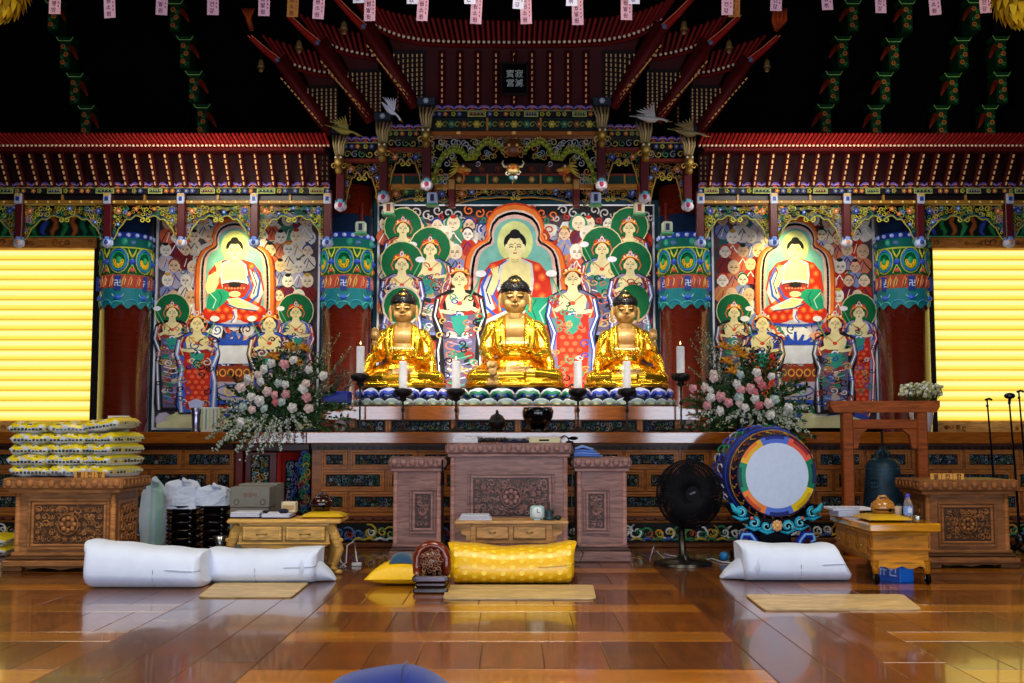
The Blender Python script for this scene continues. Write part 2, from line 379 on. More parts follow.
# ---------------------------------------------------------------- the four round columns
def column(px, py_top, lab):
    Yc, r = 14.25, .305; xc = X(px, Yc, 300)
    t = empty('temple_column', (xc, Yc, 0), lab, 'column', 'round columns behind the altar')
    b = MB('lacquer'); b.lathe([(r + .06, 0), (r + .06, .12), (r, .16), (r, 4.3)], (xc, Yc, 0), 40, '541608'); b.build('shaft', t)
    z1, z0 = Z(236, Yc), Z(309, Yc); H = z1 - z0
    b = MB('paintgloss'); e = .006; n = 48
    def band(a, c, col, dr=0): b.lathe([(r + e + dr, z0 + a * H), (r + e + dr, z0 + c * H)], (xc, Yc, 0), 40, col)
    zig = lambda a: .03 * sin(a * 12)
    # wavy bottom hem
    vs = []; fs = []
    for j in range(96):
        a = 2 * pi * j / 96
        vs += [(xc + cos(a) * (r + e), Yc + sin(a) * (r + e), z0 + H * (.03 * sin(a * 12))), (xc + cos(a) * (r + e), Yc + sin(a) * (r + e), z0 + H * .25)]
    for j in range(96): k = (j + 1) % 96; fs.append((2 * j, 2 * k, 2 * k + 1, 2 * j + 1))
    b.add(vs, fs, '1c7c86', True)
    band(.19, .24, '2890b0'); band(.24, .43, 'b4503c'); band(.43, .78, '0e5c3c'); band(.78, .80, 'b8c040'); band(.80, .92, '16645c'); band(.92, 1.0, '2440a8'); band(.425, .44, 'a8b848'); band(1.0, 1.25, '10203c')
    def on(a, h, dr=.012): return (xc + cos(a) * (r + dr), Yc + sin(a) * (r + dr), z0 + h * H)
    def ring(a0, h0, ra, rh, col, w=.008, arc=(0, 2 * pi), k=20):
        b.tube([on(a0 + ra * cos(arc[0] + (arc[1] - arc[0]) * i / k), h0 + rh * sin(arc[0] + (arc[1] - arc[0]) * i / k)) for i in range(k + 1)], w, col, 4)
    for q in range(18):
        a = pi + 2 * pi * (q + .5) / 18; b.ell(on(a, .96, .004), (.03, .03, .026), 'b8c8ff', 8, 5)
    for q in range(6):
        a = -pi / 2 + q * pi / 3
        ring(a, .62, .38, .17, 'a8b848', .009); ring(a, .62, .33, .14, '2870c0', .016); ring(a, .61, .27, .12, '0fa070', .012)
        for p in range(7):
            an = pi * (p / 6); ring(a + .15 * cos(an + pi), .60 - .06 * sin(an), .045, .028, 'f0c020', .009, k=8)
        b.ell(on(a, .62, .0), (.04, .02, .05), '20a060', 8, 6); b.ell(on(a, .55, .004), (.018, .018, .018), 'f0e040', 8, 6)
        aa = a + pi / 6; b.ell(on(aa, .60, 0), (.05, .05, .03), '3458d0', 8, 6); ring(aa, .60, .07, .04, '6890f0', .008, k=8)
        for s2 in (-1, 1): b.tube([on(aa, .66), on(aa + s2 * .10, .72), on(aa + s2 * .16, .78)], [.012, .014, .004], 'c8c848', 4)
        b.tube([on(aa - .16, .45), on(aa - .1, .5), on(aa, .56), on(aa + .1, .5), on(aa + .16, .45)], .008, 'c8c848', 4); b.ell(on(aa, .49, 0), (.04, .04, .03), 'd06048', 8, 5)
        b.ell(on(a + .2, .87, 0), (.05, .02, .05), '2a8f78', 6, 5); b.ell(on(aa, .86, 0), (.05, .02, .03), '4a6aa0', 6, 5)
        for p in range(4):
            a3 = a - .35 + p * .24; b.tube([on(a3, .26), on(a3 + .05, .34), on(a3 + .15, .42)], [.01, .014, .006], rnd.choice(['e07850', 'd86a5a', 'c8a050', '9a4a6a']), 4)
            b.tube([on(a3 + .1, .28), on(a3 + .16, .36), on(a3 + .1, .4)], [.006, .01, .006], 'e8b070', 4)
        b.box(on(a, 0)[0] - .04, on(a, 0)[0] + .04, on(a, 0)[1] - .012, on(a, 0)[1], z0 + .22 * H, z0 + .41 * H, '2a3f90')
        b.text('卍', .09, on(a, .31, .03), (-sin(a), cos(a), 0), (0, 0, 1), 'd8e4ff')
        b.ell(on(a, .12, -.002), (.05, .05, .035), '3a68e0', 8, 5); b.ell(on(a, .12, .015), (.02, .02, .015), 'a8d0ff', 6, 5)
        ring(a, .02, .25, .05, '58d0c0', .007, (0, pi)); ring(aa, .04, .25, .05, '48b0d8', .007, (0, pi))
        ring(a, .17, .22, .05, '9adcd0', .007, (pi, 2 * pi))
    b.build('painted_band', t)
column(126, 0, 'dark red round column beside the left window blind, painted band near the top')
column(347, 0, 'dark red round column between the left side painting and the large middle painting')
column(684, 0, 'dark red round column between the large middle painting and the right side painting')
column(903, 0, 'dark red round column beside the right window blind, behind the white flower pot')

# ---------------------------------------------------------------- painted hangings
class Paint:
    def __init__(s, Y): s.Y = Y; s.lev = 1; s.mb = MB('paint')
    xf = None
    def pt(s, p):
        if s.xf: p = (s.xf[0] + (p[0] - s.xf[0]) * s.xf[1], p[1])
        q = W(p[0], p[1], s.Y); return Vector((q.x, s.Y - .004 - s.lev * .00005, q.z))
    def poly(s, pts, col):
        s.lev += 1; s.mb.add([s.pt(p) for p in pts], [tuple(range(len(pts)))], col); return s
    def ell(s, cx, cy, rx, ry, col, rot=0, n=18, a0=0, a1=2 * pi):
        c, d = cos(rot), sin(rot); k = []
        for i in range(n + (0 if abs(a1 - a0 - 2 * pi) < 1e-3 else 1)):
            a = a0 + (a1 - a0) * i / n; x, y = rx * cos(a), ry * sin(a); k.append((cx + x * c - y * d, cy + x * d + y * c))
        return s.poly(k, col)
    def ring(s, cx, cy, rx, ry, w, col, n=20): return s.line([(cx + rx * cos(2 * pi * i / n), cy + ry * sin(2 * pi * i / n)) for i in range(n + 1)], w, col)
    def line(s, pts, w, col, taper=False):
        s.lev += 1; k = len(pts); L = []; Rr = []
        for i, p in enumerate(pts):
            a, b = pts[max(i - 1, 0)], pts[min(i + 1, k - 1)]; dx, dy = b[0] - a[0], b[1] - a[1]; d = hypot(dx, dy) or 1
            ww = w * .5 * ((.3 + .7 * sin(pi * (i + .5) / k)) if taper else 1)
            L.append((p[0] - dy / d * ww, p[1] + dx / d * ww)); Rr.append((p[0] + dy / d * ww, p[1] - dx / d * ww))
        vs = [s.pt(p) for p in L + Rr]; s.mb.add(vs, [(i, i + 1, k + i + 1, k + i) for i in range(k - 1)], col); return s
    def curl(s, cx, cy, r, w, col, a0=0, fl=1, turns=1.1):
        return s.line([(cx + cos(a0 + fl * 2 * pi * turns * t / 12) * r * (1 - .75 * t / 12), cy + sin(a0 + fl * 2 * pi * turns * t / 12) * r * (1 - .75 * t / 12)) for t in range(13)], w, col)
def blob(cx, cy, rx, ry, n, rnd, j=.25): return [(cx + rx * cos(2 * pi * i / n) * (1 + rnd.uniform(-j, j)), cy + ry * sin(2 * pi * i / n) * (1 + rnd.uniform(-j, j))) for i in range(n)]
SKIN, SKIN2, RED, GRN, TEAL, BLUE = 'e6d8a4', 'e2c49c', 'c8301c', '0a6238', '1f8a6c', '2848b0'
def p_face(P, cx, cy, s, skin=SKIN, look='calm', dx=0):
    """s = half height of the face"""
    for q in (-1, 1): P.ell(cx + q * s * .78, cy + s * .1, s * .16, s * .42, skin)
    P.ell(cx, cy, s * .78, s, skin, n=20)
    for q in (-1, 1):
        P.line([(cx + dx + q * s * .14, cy - s * .22), (cx + dx + q * s * .36, cy - s * .32), (cx + dx + q * s * .58, cy - s * .2)], s * .07, '4a2a1a')
        P.line([(cx + dx + q * s * .16, cy - s * .03), (cx + dx + q * s * .36, cy - s * .08), (cx + dx + q * s * .56, cy - s * .02)], s * (.09 if look == 'calm' else .16), '20130e')
    P.line([(cx + dx + s * .02, cy - s * .1), (cx + dx + s * .1, cy + s * .25), (cx + dx - s * .06, cy + s * .27)], s * .06, '8a5a3a')
    P.line([(cx + dx - s * .17, cy + s * .5), (cx + dx, cy + s * .53), (cx + dx + s * .17, cy + s * .5)], s * .12, 'b8402c')
def p_monk(P, cx, cy, s, rnd):
    robe = rnd.choice(['c23420', 'd8ccb8', 'b8b0c8', 'd86848', 'e0d8c8', '8890c0', '7a1c20', '4a8a6a', 'e4dcd4', 'cc7858'])
    P.poly(blob(cx, cy + s * 2.1, s * 1.45, s * 1.5, 10, rnd, .12), robe)
    P.line([(cx - s * 1.1, cy + s * 3), (cx - s * .3, cy + s * 1.6), (cx, cy + s * 1.2), (cx + s * .4, cy + s * 1.9), (cx + s * 1.2, cy + s * 2.8)], s * .18, rnd.choice(['30206a', '581818', '202020', 'ffffff', 'd8a030']))
    P.line([(cx + s * .2, cy + s * 1.5), (cx - s * .3, cy + s * 3.1)], s * .12, rnd.choice(['fff0e0', '882020', '2a3a80']))
    sk = rnd.choice(['ecd8b8', 'e6c4a0', 'ead0b0', 'dcb494', 'f0e8dc', 'ece0d0'])
    P.ell(cx, cy - s * .15, s * 1.0, s * 1.15, sk if rnd.random() < .6 else rnd.choice(['302030', '1c5c40', '203a90', 'c03020', 'e8e0d0', '904030']))
    p_face(P, cx, cy, s, sk, 'x' if rnd.random() < .5 else 'calm', rnd.uniform(-.12, .12) * s)
    if rnd.random() < .35: P.ell(cx, cy - s * 1.15, s * .5, s * .3, rnd.choice(['202020', 'd0a030', 'c03020']))
def p_crown(P, cx, cy, s, rnd):
    """flaming crown above a face with centre cx, cy"""
    P.ell(cx, cy - s * .95, s * 1.05, s * .6, '1a1620')
    P.poly([(cx - s * 1.25, cy - s * .55), (cx - s * 1.1, cy - s * 1.3), (cx - s * .6, cy - s * 1.6), (cx - s * .35, cy - s * 1.35), (cx, cy - s * 2.3), (cx + s * .35, cy - s * 1.35), (cx + s * .6, cy - s * 1.6), (cx + s * 1.1, cy - s * 1.3), (cx + s * 1.25, cy - s * .55), (cx, cy - s * 1.0)], 'b02c20')
    P.line([(cx - s * 1.15, cy - s * .7), (cx - s * .5, cy - s * 1.15), (cx, cy - s * 1.2), (cx + s * .5, cy - s * 1.15), (cx + s * 1.15, cy - s * .7)], s * .18, 'e8b848')
    for q in (-.8, -.4, 0, .4, .8): P.ell(cx + q * s, cy - s * (1.55 - abs(q) * .5), s * .16, s * .18, rnd.choice(['e8c048', 'f0e0c0', 'd05838', 'b8c0e8']))
    P.ell(cx, cy - s * 1.6, s * .28, s * .34, 'c8ccd8'); P.ell(cx, cy - s * 1.6, s * .14, s * .18, 'd02818')
    for q in (-1, 1): P.line([(cx + q * s * 1.2, cy - s * .6), (cx + q * s * 1.45, cy), (cx + q * s * 1.15, cy + s * .7)], s * .16, 'd86040')
def p_bodhi(P, cx, cy, s, rnd, halo=None, H=11, pal=('1a1a20', 'c83820', '3a58c0'), lower='red', arms=True):
    """standing crowned figure; face centre cx,cy; H body height in face units"""
    c1, c2, c3 = pal
    if halo: P.ell(cx, cy - s * .4, s * 3.0, s * 3.0, 'd8d098'); P.ell(cx, cy - s * .4, s * 2.85, s * 2.85, halo)
    y0 = cy + s * 1.2; B = cy + s * H; P.xf = (cx, 1.32)
    P.poly([(cx - s * 1.0, y0 - s * .1), (cx - s * 2.15, y0 + s * .7), (cx - s * 2.5, y0 + s * 3), (cx - s * 2.05, y0 + s * 5.5), (cx - s * 2.35, B - s), (cx - s * 2, B + s * .2), (cx + s * 2, B + s * .2), (cx + s * 2.35, B - s), (cx + s * 2.05, y0 + s * 5.5), (cx + s * 2.5, y0 + s * 3), (cx + s * 2.15, y0 + s * .7), (cx + s * 1.0, y0 - s * .1)], '1c1418')
    P.poly([(cx - s * .9, y0), (cx - s * 2.0, y0 + s * .8), (cx - s * 2.3, y0 + s * 3), (cx - s * 1.9, y0 + s * 5.5), (cx - s * 2.2, B - s), (cx - s * 1.9, B), (cx + s * 1.9, B), (cx + s * 2.2, B - s), (cx + s * 1.9, y0 + s * 5.5), (cx + s * 2.3, y0 + s * 3), (cx + s * 2.0, y0 + s * .8), (cx + s * .9, y0)], c1)
    P.poly([(cx - s * 1.35, y0 + s * 2.6), (cx + s * 1.35, y0 + s * 2.6), (cx + s * 1.5, y0 + s * 5), (cx + s * 1.2, B - s * .4), (cx - s * 1.2, B - s * .4), (cx - s * 1.5, y0 + s * 5)], '5c5874' if lower != 'red' else 'b8281a')
    if lower == 'red':
        P.ell(cx, (y0 + s * 3 + B) / 2 + s * .6, s * 1.35, (B - y0 - s * 3) * .42, 'c4301c')
        for i in range(int((B - y0 - s * 4) / (s * .75))):
            for q in (-.75, 0, .75): P.ell(cx + (q + (.35 if i % 2 else 0) - .15) * s, y0 + s * 4 + i * s * .75, s * .26, s * .26, 'e8623c', n=8)
    else:
        for i in range(int((B - y0 - s * 4) / (s * .8))):
            for _ in range(2): P.poly(blob(cx + rnd.uniform(-.9, .9) * s, y0 + s * (3.6 + i * .8), s * .5, s * .45, 7, rnd, .2), rnd.choice(['8c2a24', '3a508c', '2a6c58', 'a88a50', '7a6a9a', '20242c', 'b8a8a0', '4a6aa8']))
            P.line([(cx - s * 1.1, y0 + s * 3.6 + i * s * .8), (cx, y0 + s * 4.0 + i * s * .8), (cx + s * 1.1, y0 + s * 3.6 + i * s * .8)], s * .14, rnd.choice(['8a9ad0', 'c06858', 'e8e4f0', '586098', '48a088']))
    P.poly([(cx - s * .35, cy + s * .6), (cx + s * .35, cy + s * .6), (cx + s * .5, y0 + s * .2), (cx + s * 1.3, y0 + s * .7), (cx + s * 1.1, y0 + s * 2.4), (cx - s * 1.1, y0 + s * 2.4), (cx - s * 1.3, y0 + s * .7), (cx - s * .5, y0 + s * .2)], SKIN)
    P.line([(cx - s * .9, y0 + s * .5), (cx, y0 + s * 1.5), (cx + s * .9, y0 + s * .5)], s * .14, 'c07840'); P.ell(cx, y0 + s * 1.5, s * .25, s * .25, 'd04830')
    P.line([(cx - s * 1.2, y0 + s * 2.5), (cx, y0 + s * 2.9), (cx + s * 1.2, y0 + s * 2.5)], s * .5, c2)
    P.ell(cx, y0 + s * 2.9, s * .4, s * .4, 'e0e0e8'); P.ell(cx, y0 + s * 2.9, s * .2, s * .2, '3858b8')
    P.poly([(cx - s * .8, y0 + s * 2.9), (cx + s * .8, y0 + s * 2.9), (cx + s * .5, y0 + s * 4.6), (cx, y0 + s * 5.2), (cx - s * .5, y0 + s * 4.6)], '2f8f80'); 
    for q in (-1, 1):   # sleeves and long ribbons
        P.poly([(cx + q * s * 1.0, y0 + s * .4), (cx + q * s * 2.1, y0 + s * .9), (cx + q * s * 2.4, y0 + s * 3.1), (cx + q * s * 1.3, y0 + s * 3.3), (cx + q * s * 1.5, y0 + s * 1.6)], c2)
        P.line([(cx + q * s * 1.5, y0 + s * .6), (cx + q * s * 1.9, y0 + s * 1.8), (cx + q * s * 1.5, y0 + s * 3.2)], s * .16, 'e0a878')
        P.line([(cx + q * s * 1.9, y0 + s * 1), (cx + q * s * 2.2, y0 + s * 3), (cx + q * s * 1.6, y0 + s * 5), (cx + q * s * 1.9, y0 + s * 7), (cx + q * s * 1.7, B)], s * .42, c3)
        P.line([(cx + q * s * 1.9, y0 + s * 1), (cx + q * s * 2.2, y0 + s * 3), (cx + q * s * 1.6, y0 + s * 5), (cx + q * s * 1.9, y0 + s * 7), (cx + q * s * 1.7, B)], s * .14, 'e8e8f4')
    for k in range(34):
        yy = y0 + s * rnd.uniform(.8, H - 2); xx = cx + s * rnd.uniform(-1.9, 1.9)
        P.curl(xx, yy, s * rnd.uniform(.35, .6), s * .14, rnd.choice(['d8d0c8', '241828', '982c20', 'c8a050', '2848a8', '2f8f70', 'b87058', '18141c']), rnd.uniform(0, 6), rnd.choice((1, -1)))
    if arms:
        q = rnd.choice((-1, 1)); P.line([(cx + q * s * 1.6, y0 + s * 2.4), (cx + q * s * .9, y0 + s * 1.9), (cx + q * s * .5, y0 + s * 1.1)], s * .42, SKIN)
        P.line([(cx - q * s * 1.7, y0 + s * 2.4), (cx - q * s * .8, y0 + s * 2.6), (cx - q * s * .3, y0 + s * 2.5)], s * .4, SKIN)
        P.line([(cx + q * s * .9, y0 + s * .9), (cx + q * s * 1.9, cy - s * .4)], s * .14, '5aa070'); P.ell(cx + q * s * 1.9, cy - s * .8, s * .5, s * .4, 'e8e8f0')
    P.xf = None; p_crown(P, cx, cy, s, rnd); p_face(P, cx, cy, s); P.ell(cx, cy - s * .45, s * .1, s * .1, 'c02818', n=8)
def p_buddha(P, cx, cy, s, rnd, mir=1, bowl=True, ty=1.0):
    """seated figure in a lobed mandorla; face centre, s half face height (painting)"""
    def Q(l): return [(cx + mir * x * s, cy + y * s) for x, y in l]
    def mand(k, col):
        half = [(0, -3.95 * ty), (.8, -3.8 * ty), (1.6, -3.35 * ty), (2.1, -2.6 * ty), (2.3, -1.7 * ty), (2.2, -.8), (2.4, -.35), (2.9, -.15), (3.5, .3), (3.85, 1.0), (4.05, 2.2), (4.1, 4), (4.1, 6), (4.0, 8.6)]
        pts = half + [(-x, y) for x, y in reversed(half[1:])]
        P.poly([(cx + x * s * k, cy + 1.2 * s + (y - 1.2) * s * (k if y < 1.2 else 1)) for x, y in pts], col)
        return [(cx + x * s * k, cy + 1.2 * s + (y - 1.2) * s * (k if y < 1.2 else 1)) for x, y in [(-a, b) for a, b in reversed(half)] + half[1:]]
    mand(1.16, 'c83c18'); mand(1.12, 'e0762c'); mand(1.02, 'd8c8c0'); mand(.98, '44303a')
    pts = mand(.98, '44303a')
    for i in range(len(pts) - 1):
        for k in range(5):
            t = (k + .5) / 5; P_ = ((pts[i][0] * (1 - t) + pts[i + 1][0] * t - cx) * .955 + cx, (pts[i][1] * (1 - t) + pts[i + 1][1] * t - cy) * .955 + cy); P.lev -= 1; P.ell(P_[0], P_[1], s * .17, s * .17, 'e08850' if k % 2 else 'e8d0c0', n=6)
    P.lev += 2
    mand(.92, 'd8b0a8'); mand(.84, '74b4ac'); 
    P.ell(cx, cy - s * .5 * ty, s * 1.6, s * 2.3 * ty, 'd2da90', n=24)
    # shoulders, red robe
    P.poly(Q([(-.6, 1), (-2.2, 1.5), (-3.1, 2.6), (-3.4, 4.6), (-3.0, 6.6), (-1.5, 7.2), (1.5, 7.2), (3.0, 6.6), (3.5, 4.6), (3.1, 2.6), (2.2, 1.5), (.6, 1)]), 'c22e18')
    P.ell(cx, cy + 7.6 * s, 3.9 * s, 1.3 * s, 'b8b4c4'); P.line(Q([(-3, 8.6), (-1, 8.9), (1, 8.9), (3, 8.6)]), s * .3, '3050b8')
    for q in (-1, 1): P.ell(cx + q * 1.95 * s, cy + 7.45 * s, 1.85 * s, 1.2 * s, 'c42c16')
    for yy in range(8):
        for xx in range(-3, 4):
            px_, py_ = xx * .98 + (.49 if yy % 2 else 0), 1.9 + yy * .86
            if abs(px_) < (2.5 + yy * .12) and (abs(px_) > 1.7 or py_ > 6.6) and (py_ < 8.3): P.lev -= 1; P.ell(cx + mir * px_ * s, cy + py_ * s, s * .36, s * .36, 'e4582c', n=9); P.ell(cx + mir * px_ * s, cy + py_ * s, s * .17, s * .17, 'f08a3c', n=7)
    P.lev += 2
    P.poly(Q([(-.5, .7), (-.6, 1.2), (-1.45, 1.6), (-1.55, 3.0), (-1.3, 4.6), (1.1, 4.6), (1.4, 3.2), (1.15, 1.6), (.6, 1.2), (.5, .7)]), 'e8dc9c')
    P.line(Q([(-.6, 1.2), (-1.45, 1.6), (-1.6, 3.0), (-1.4, 4.4)]), s * .22, 'c8ccd8'); P.line(Q([(.6, 1.2), (1.25, 1.7), (1.5, 3.2), (1.2, 4.6)]), s * .26, 'c8ccd8'); P.line(Q([(.75, 1.25), (1.4, 1.7), (1.7, 3.2), (1.4, 4.6)]), s * .1, '203070')
    P.poly(Q([(-1.5, 4.0), (0, 3.7), (1.5, 4.0), (1.3, 4.9), (0, 5.4), (-1.3, 4.9)]), '96302a')
    P.line(Q([(-1.6, 3.9), (-.6, 3.7), (.6, 3.7), (1.6, 3.9)]), s * .4, 'e8e4dc'); P.line(Q([(-1.5, 4.05), (-.5, 3.85), (.5, 3.85), (1.5, 4.05)]), s * .14, '3a2838')
    for i in range(7): P.ell(cx + (i - 3) * s * .36, cy + s * 4.5, s * .13, s * .13, 'e88a60', n=7)
    # hanging sleeve in green, inner robe blue and white
    P.poly(Q([(-3.0, 4.6), (-1.4, 4.6), (-.3, 5.2), (-1.2, 6.2), (-2.4, 7.2), (-3.4, 6.9)]), '1f9474')
    P.line(Q([(-3.0, 5.0), (-2.2, 5.9), (-2.6, 6.9)]), s * .12, 'a8dcc8'); P.line(Q([(-1.9, 4.8), (-1.5, 5.6), (-1.9, 6.6)]), s * .1, '0e5c48')
    P.poly(Q([(1.7, 2.2), (3.0, 3.2), (3.4, 5.0), (2.8, 6.3), (1.8, 5.6), (2.3, 4.2)]), 'c8ccd8')
    P.line(Q([(2.3, 2.0), (3.0, 3.6), (2.7, 5.4), (1.6, 6.4)]), s * .26, '3058c0'); P.line(Q([(1.5, 3.0), (2.0, 4.4), (1.3, 5.6), (-.2, 6.2)]), s * .3, '3a60c8')
    P.line(Q([(2.0, 2.4), (2.6, 4), (2.2, 5.2)]), s * .12, '181830')
    # legs: bare foot over lap, cloth folds
    P.poly(Q([(-1.0, 5.8), (.4, 5.6), (2.2, 6.4), (3.0, 6.8), (2.6, 7.2), (.8, 7.0), (-.4, 6.6)]), 'cfd2d8')
    P.poly(Q([(-.9, 5.9), (.2, 5.7), (2.0, 6.6), (1.6, 6.95), (0, 6.7)]), 'e6dca0'); P.line(Q([(-1.2, 6.3), (.3, 6.9), (2.6, 7.2)]), s * .12, '283878')
    P.line(Q([(0, 7.0), (.1, 7.8), (-.2, 8.6)]), s * .5, 'd8d4e0'); P.line(Q([(-.2, 7.2), (0, 8), (-.5, 8.6)]), s * .14, '3858c0')
    # raised forearm and hands
    if mir > 0:
        P.poly(Q([(-3.1, 3.0), (-2.3, 2.6), (-1.9, 3.9), (-2.4, 4.9), (-3.2, 5.2), (-3.5, 4.4)]), 'e6dca0'); P.line(Q([(-2.6, 4.0), (-2.0, 2.9), (-1.7, 2.0)]), s * .65, 'e6dca0')
        for k in range(4): P.line(Q([(-1.7 - .12 * k, 2.2), (-1.65 - .22 * k, 1.3 + .1 * k)]), s * .16, 'e6dca0')
    else:
        P.line(Q([(2.3, 4.3), (1.8, 3.2), (1.7, 2.4)]), s * .6, 'e6dca0')
        for k in range(4): P.line(Q([(1.6 + .1 * k, 2.6), (1.55 + .2 * k, 1.8 + .08 * k)]), s * .15, 'e6dca0')
    P.ell(cx, cy + s * 5.2, s * .7, s * .35, 'e6dca0')
    if bowl: P.ell(cx, cy + s * 4.1, s * .75, s * .35, '241c20')
    # head
    P.ell(cx, cy - s * 1.1, s * .5, s * .45, '15151c'); P.ell(cx, cy - s * .35, s * 1.02, s * .95, '15151c'); P.ell(cx, cy - s * .95, s * .22, s * .12, 'f0c850')
    p_face(P, cx, cy + s * .1, s * .98, 'e9dfa6'); P.ell(cx, cy - s * .9, s * .55, s * .2, '15151c')
    for k in (0, 1): P.line(Q([(-.35, 1.15 + k * .18), (0, 1.25 + k * .18), (.35, 1.15 + k * .18)]), s * .05, 'b88850')
    P.ell(cx, cy - s * .28, s * .07, s * .07, 'c03020', n=8)
def p_frame(name, x0, x1, y0, y1, Y, lab, grp=None):
    """borders traced from the photograph: x0,x1 = outer white border, y0,y1 its top and bottom"""
    A, B = W(x0, (y0 + y1) / 2, Y), W(x1, (y0 + y1) / 2, Y); z1, z0 = Z(y0, Y), Z(y1, Y)
    t = empty('altar_painting', ((A.x + B.x) / 2, Y, z0), lab, 'painting', grp)
    f = MB('paint'); d = .055
    for a, b, c, e in ((A.x - d, A.x, z0 - d, z1 + d), (B.x, B.x + d, z0 - d, z1 + d), (A.x, B.x, z1, z1 + d), (A.x, B.x, z0 - d, z0)): f.box(a, b, Y - .045, Y + .02, c, e, '0e3440', .006)
    f.build('frame', t)
    f = MB('paint'); d = .028
    for a, b, c, e in ((A.x, A.x + d, z0, z1), (B.x - d, B.x, z0, z1), (A.x + d, B.x - d, z1 - d, z1), (A.x + d, B.x - d, z0, z0 + d)): f.box(a, b, Y - .04, Y + .02, c, e, 'ececf8', .003)
    f.build('border', t)
    P = Paint(Y); P.mb.box(A.x, B.x, Y, Y + .02, z0, z1, '57464c'); return t, P
def fill_cloth(P, x0, x1, y0, y1, n, rnd, pal, s=7):
    for i in range(n):
        cx, cy = rnd.uniform(x0 + s, x1 - s), rnd.uniform(y0 + s, y1 - s); c = rnd.choice(pal)
        P.poly(blob(cx, cy, rnd.uniform(.6, 1.1) * s, rnd.uniform(.6, 1.3) * s, 8, rnd, .2), c)
        P.curl(cx, cy, s * .6, s * .16, rnd.choice(['f4f0f0', '20182a', 'b83020', 'f0d890', '2848a8']), rnd.uniform(0, 6), rnd.choice((1, -1)))
CLO = ['c43a22', 'd8d0d4', '7a90c4', '3a8f74', 'e4dccc', '8c2024', 'b4a8c0', '2a6c50', 'e0a888', '3a50a0', 'ececf0', 'd05a3a']
def crowd(P, pts, s, rnd):
    for (x, y) in sorted(pts, key=lambda p: p[1]): p_monk(P, x, y, s * rnd.uniform(.9, 1.08), rnd)
def rows(x0, x1, y0, y1, dx, dy, rnd, skip):
    o = []; y = y0; k = 0
    while y < y1:
        x = x0 + (dx / 2 if k % 2 else 0)
        while x < x1:
            if not skip(x, y): o.append((x + rnd.uniform(-2, 2), y + rnd.uniform(-2, 2)))
            x += dx
        y += dy; k += 1
    return o

YP = 14.55
# -- side hangings
for side in (-1, 1):
    rnd = random.Random(20 + side)
    if side < 0: t, P = p_frame('l', 155, 320, 208, 430, YP, 'tall painted hanging left of the altar, seated figure raising his right hand among monks')
    else: t, P = p_frame('r', 712, 876, 208, 424, YP, 'tall painted hanging right of the altar, seated figure holding a bowl among guardians')
    x0, x1 = (158, 318) if side < 0 else (715, 873); cx = 236 if side < 0 else 794
    fill_cloth(P, x0, x1, 210, 300, 110, rnd, CLO, 6)
    crowd(P, rows(x0 + 9, x1 - 8, 222, 312, 17.5, 15, rnd, lambda x, y: abs(x - cx) < 24 and y > 222), 5.9, rnd)
    fill_cloth(P, x0, x1, 312, 424, 230, rnd, CLO, 8)
    p_buddha(P, cx, 251, 8.4, rnd, 1 if side < 0 else -1, True, .84)
    # lotus throne and altar table below
    for k in range(-3, 4): P.line([(cx + 1, 344), (cx + k * 6, 338 + abs(k) * 2), (cx + k * 8, 332 + abs(k) * 3)], 3.6, '2c50c8', True)
    P.poly([(cx - 22, 346), (cx + 22, 346), (cx + 17, 364), (cx - 17, 364)], 'd8dcec')
    P.poly([(cx - 34, 366), (cx + 34, 366), (cx + 30, 382), (cx + 34, 402), (cx - 34, 402), (cx - 30, 382)], '8a3a24')
    for k in range(8): P.ring(cx - 28 + k * 8, 373, 3, 3.4, 1.2, 'e0a048'); P.ell(cx - 28 + k * 8, 373, 1.5, 1.6, '60382c', n=8)
    P.poly([(cx - 26, 382), (cx + 26, 382), (cx + 24, 400), (cx - 24, 400)], 'b0a4b8'); P.ring(cx, 391, 18, 6, 1.6, '3858b0'); P.curl(cx - 6, 391, 6, 1.6, 'e0c060'); P.curl(cx + 8, 391, 5, 1.6, '38a078', 2)
    P.line([(cx - 36, 404), (cx - 10, 402), (cx + 10, 402), (cx + 36, 404)], 4, '2c50c8')
    for q in (-1, 1):
        for k in range(3): P.line([(cx + q * (24 + k * 3), 340), (cx + q * (28 + k * 3), 356), (cx + q * (25 + k * 3), 372)], 1.8, 'e8a0a8' if k % 2 else 'c83040', True)
    # rocks and cloth at the feet
    for k in range(12):
        bx = x0 + 8 + k * (x1 - x0 - 12) / 12; P.poly(blob(bx, 420, 11, 7, 9, rnd, .2), rnd.choice(['c8cc98', '2a7c5c', 'b8b0c4', '3848a0', 'd8d8c8']))
    P.poly([(x0, 424), (x0 + 30, 414), (cx, 420), (x1 - 30, 414), (x1, 424), (x1, 428), (x0, 428)], 'd0cca0')
    pals = [('1a1a20', '983024', '6a7088'), ('3a60c8', '8a2420', '8a9ad0'), ('3450b8', '502858', 'a88450'), ('8088b0', '3858b8', 'b03828')]
    fx = [174, 199, 271, 297] if side < 0 else [733, 761, 833, 857]
    for i, (x, y, lo) in enumerate(((fx[0], 314, 'w'), (fx[1], 325, 'red'), (fx[2], 325, 'w' if side > 0 else 'red'), (fx[3], 314, 'w' if side < 0 else 'red'))):
        if i in (0, 3): p_bodhi(P, x, y, 6.0, rnd, '0a6238', 16 if i == 0 or side > 0 else 12, pals[i], lo)
    for i, (x, y, lo) in enumerate(((fx[1], 325, 'red'), (fx[2], 325, 'w'))): p_bodhi(P, x, y, 7.0, rnd, None, 12.5, pals[1 + i] if side < 0 else pals[2 - 2 * i], lo)
    P.mb.build('canvas', t)
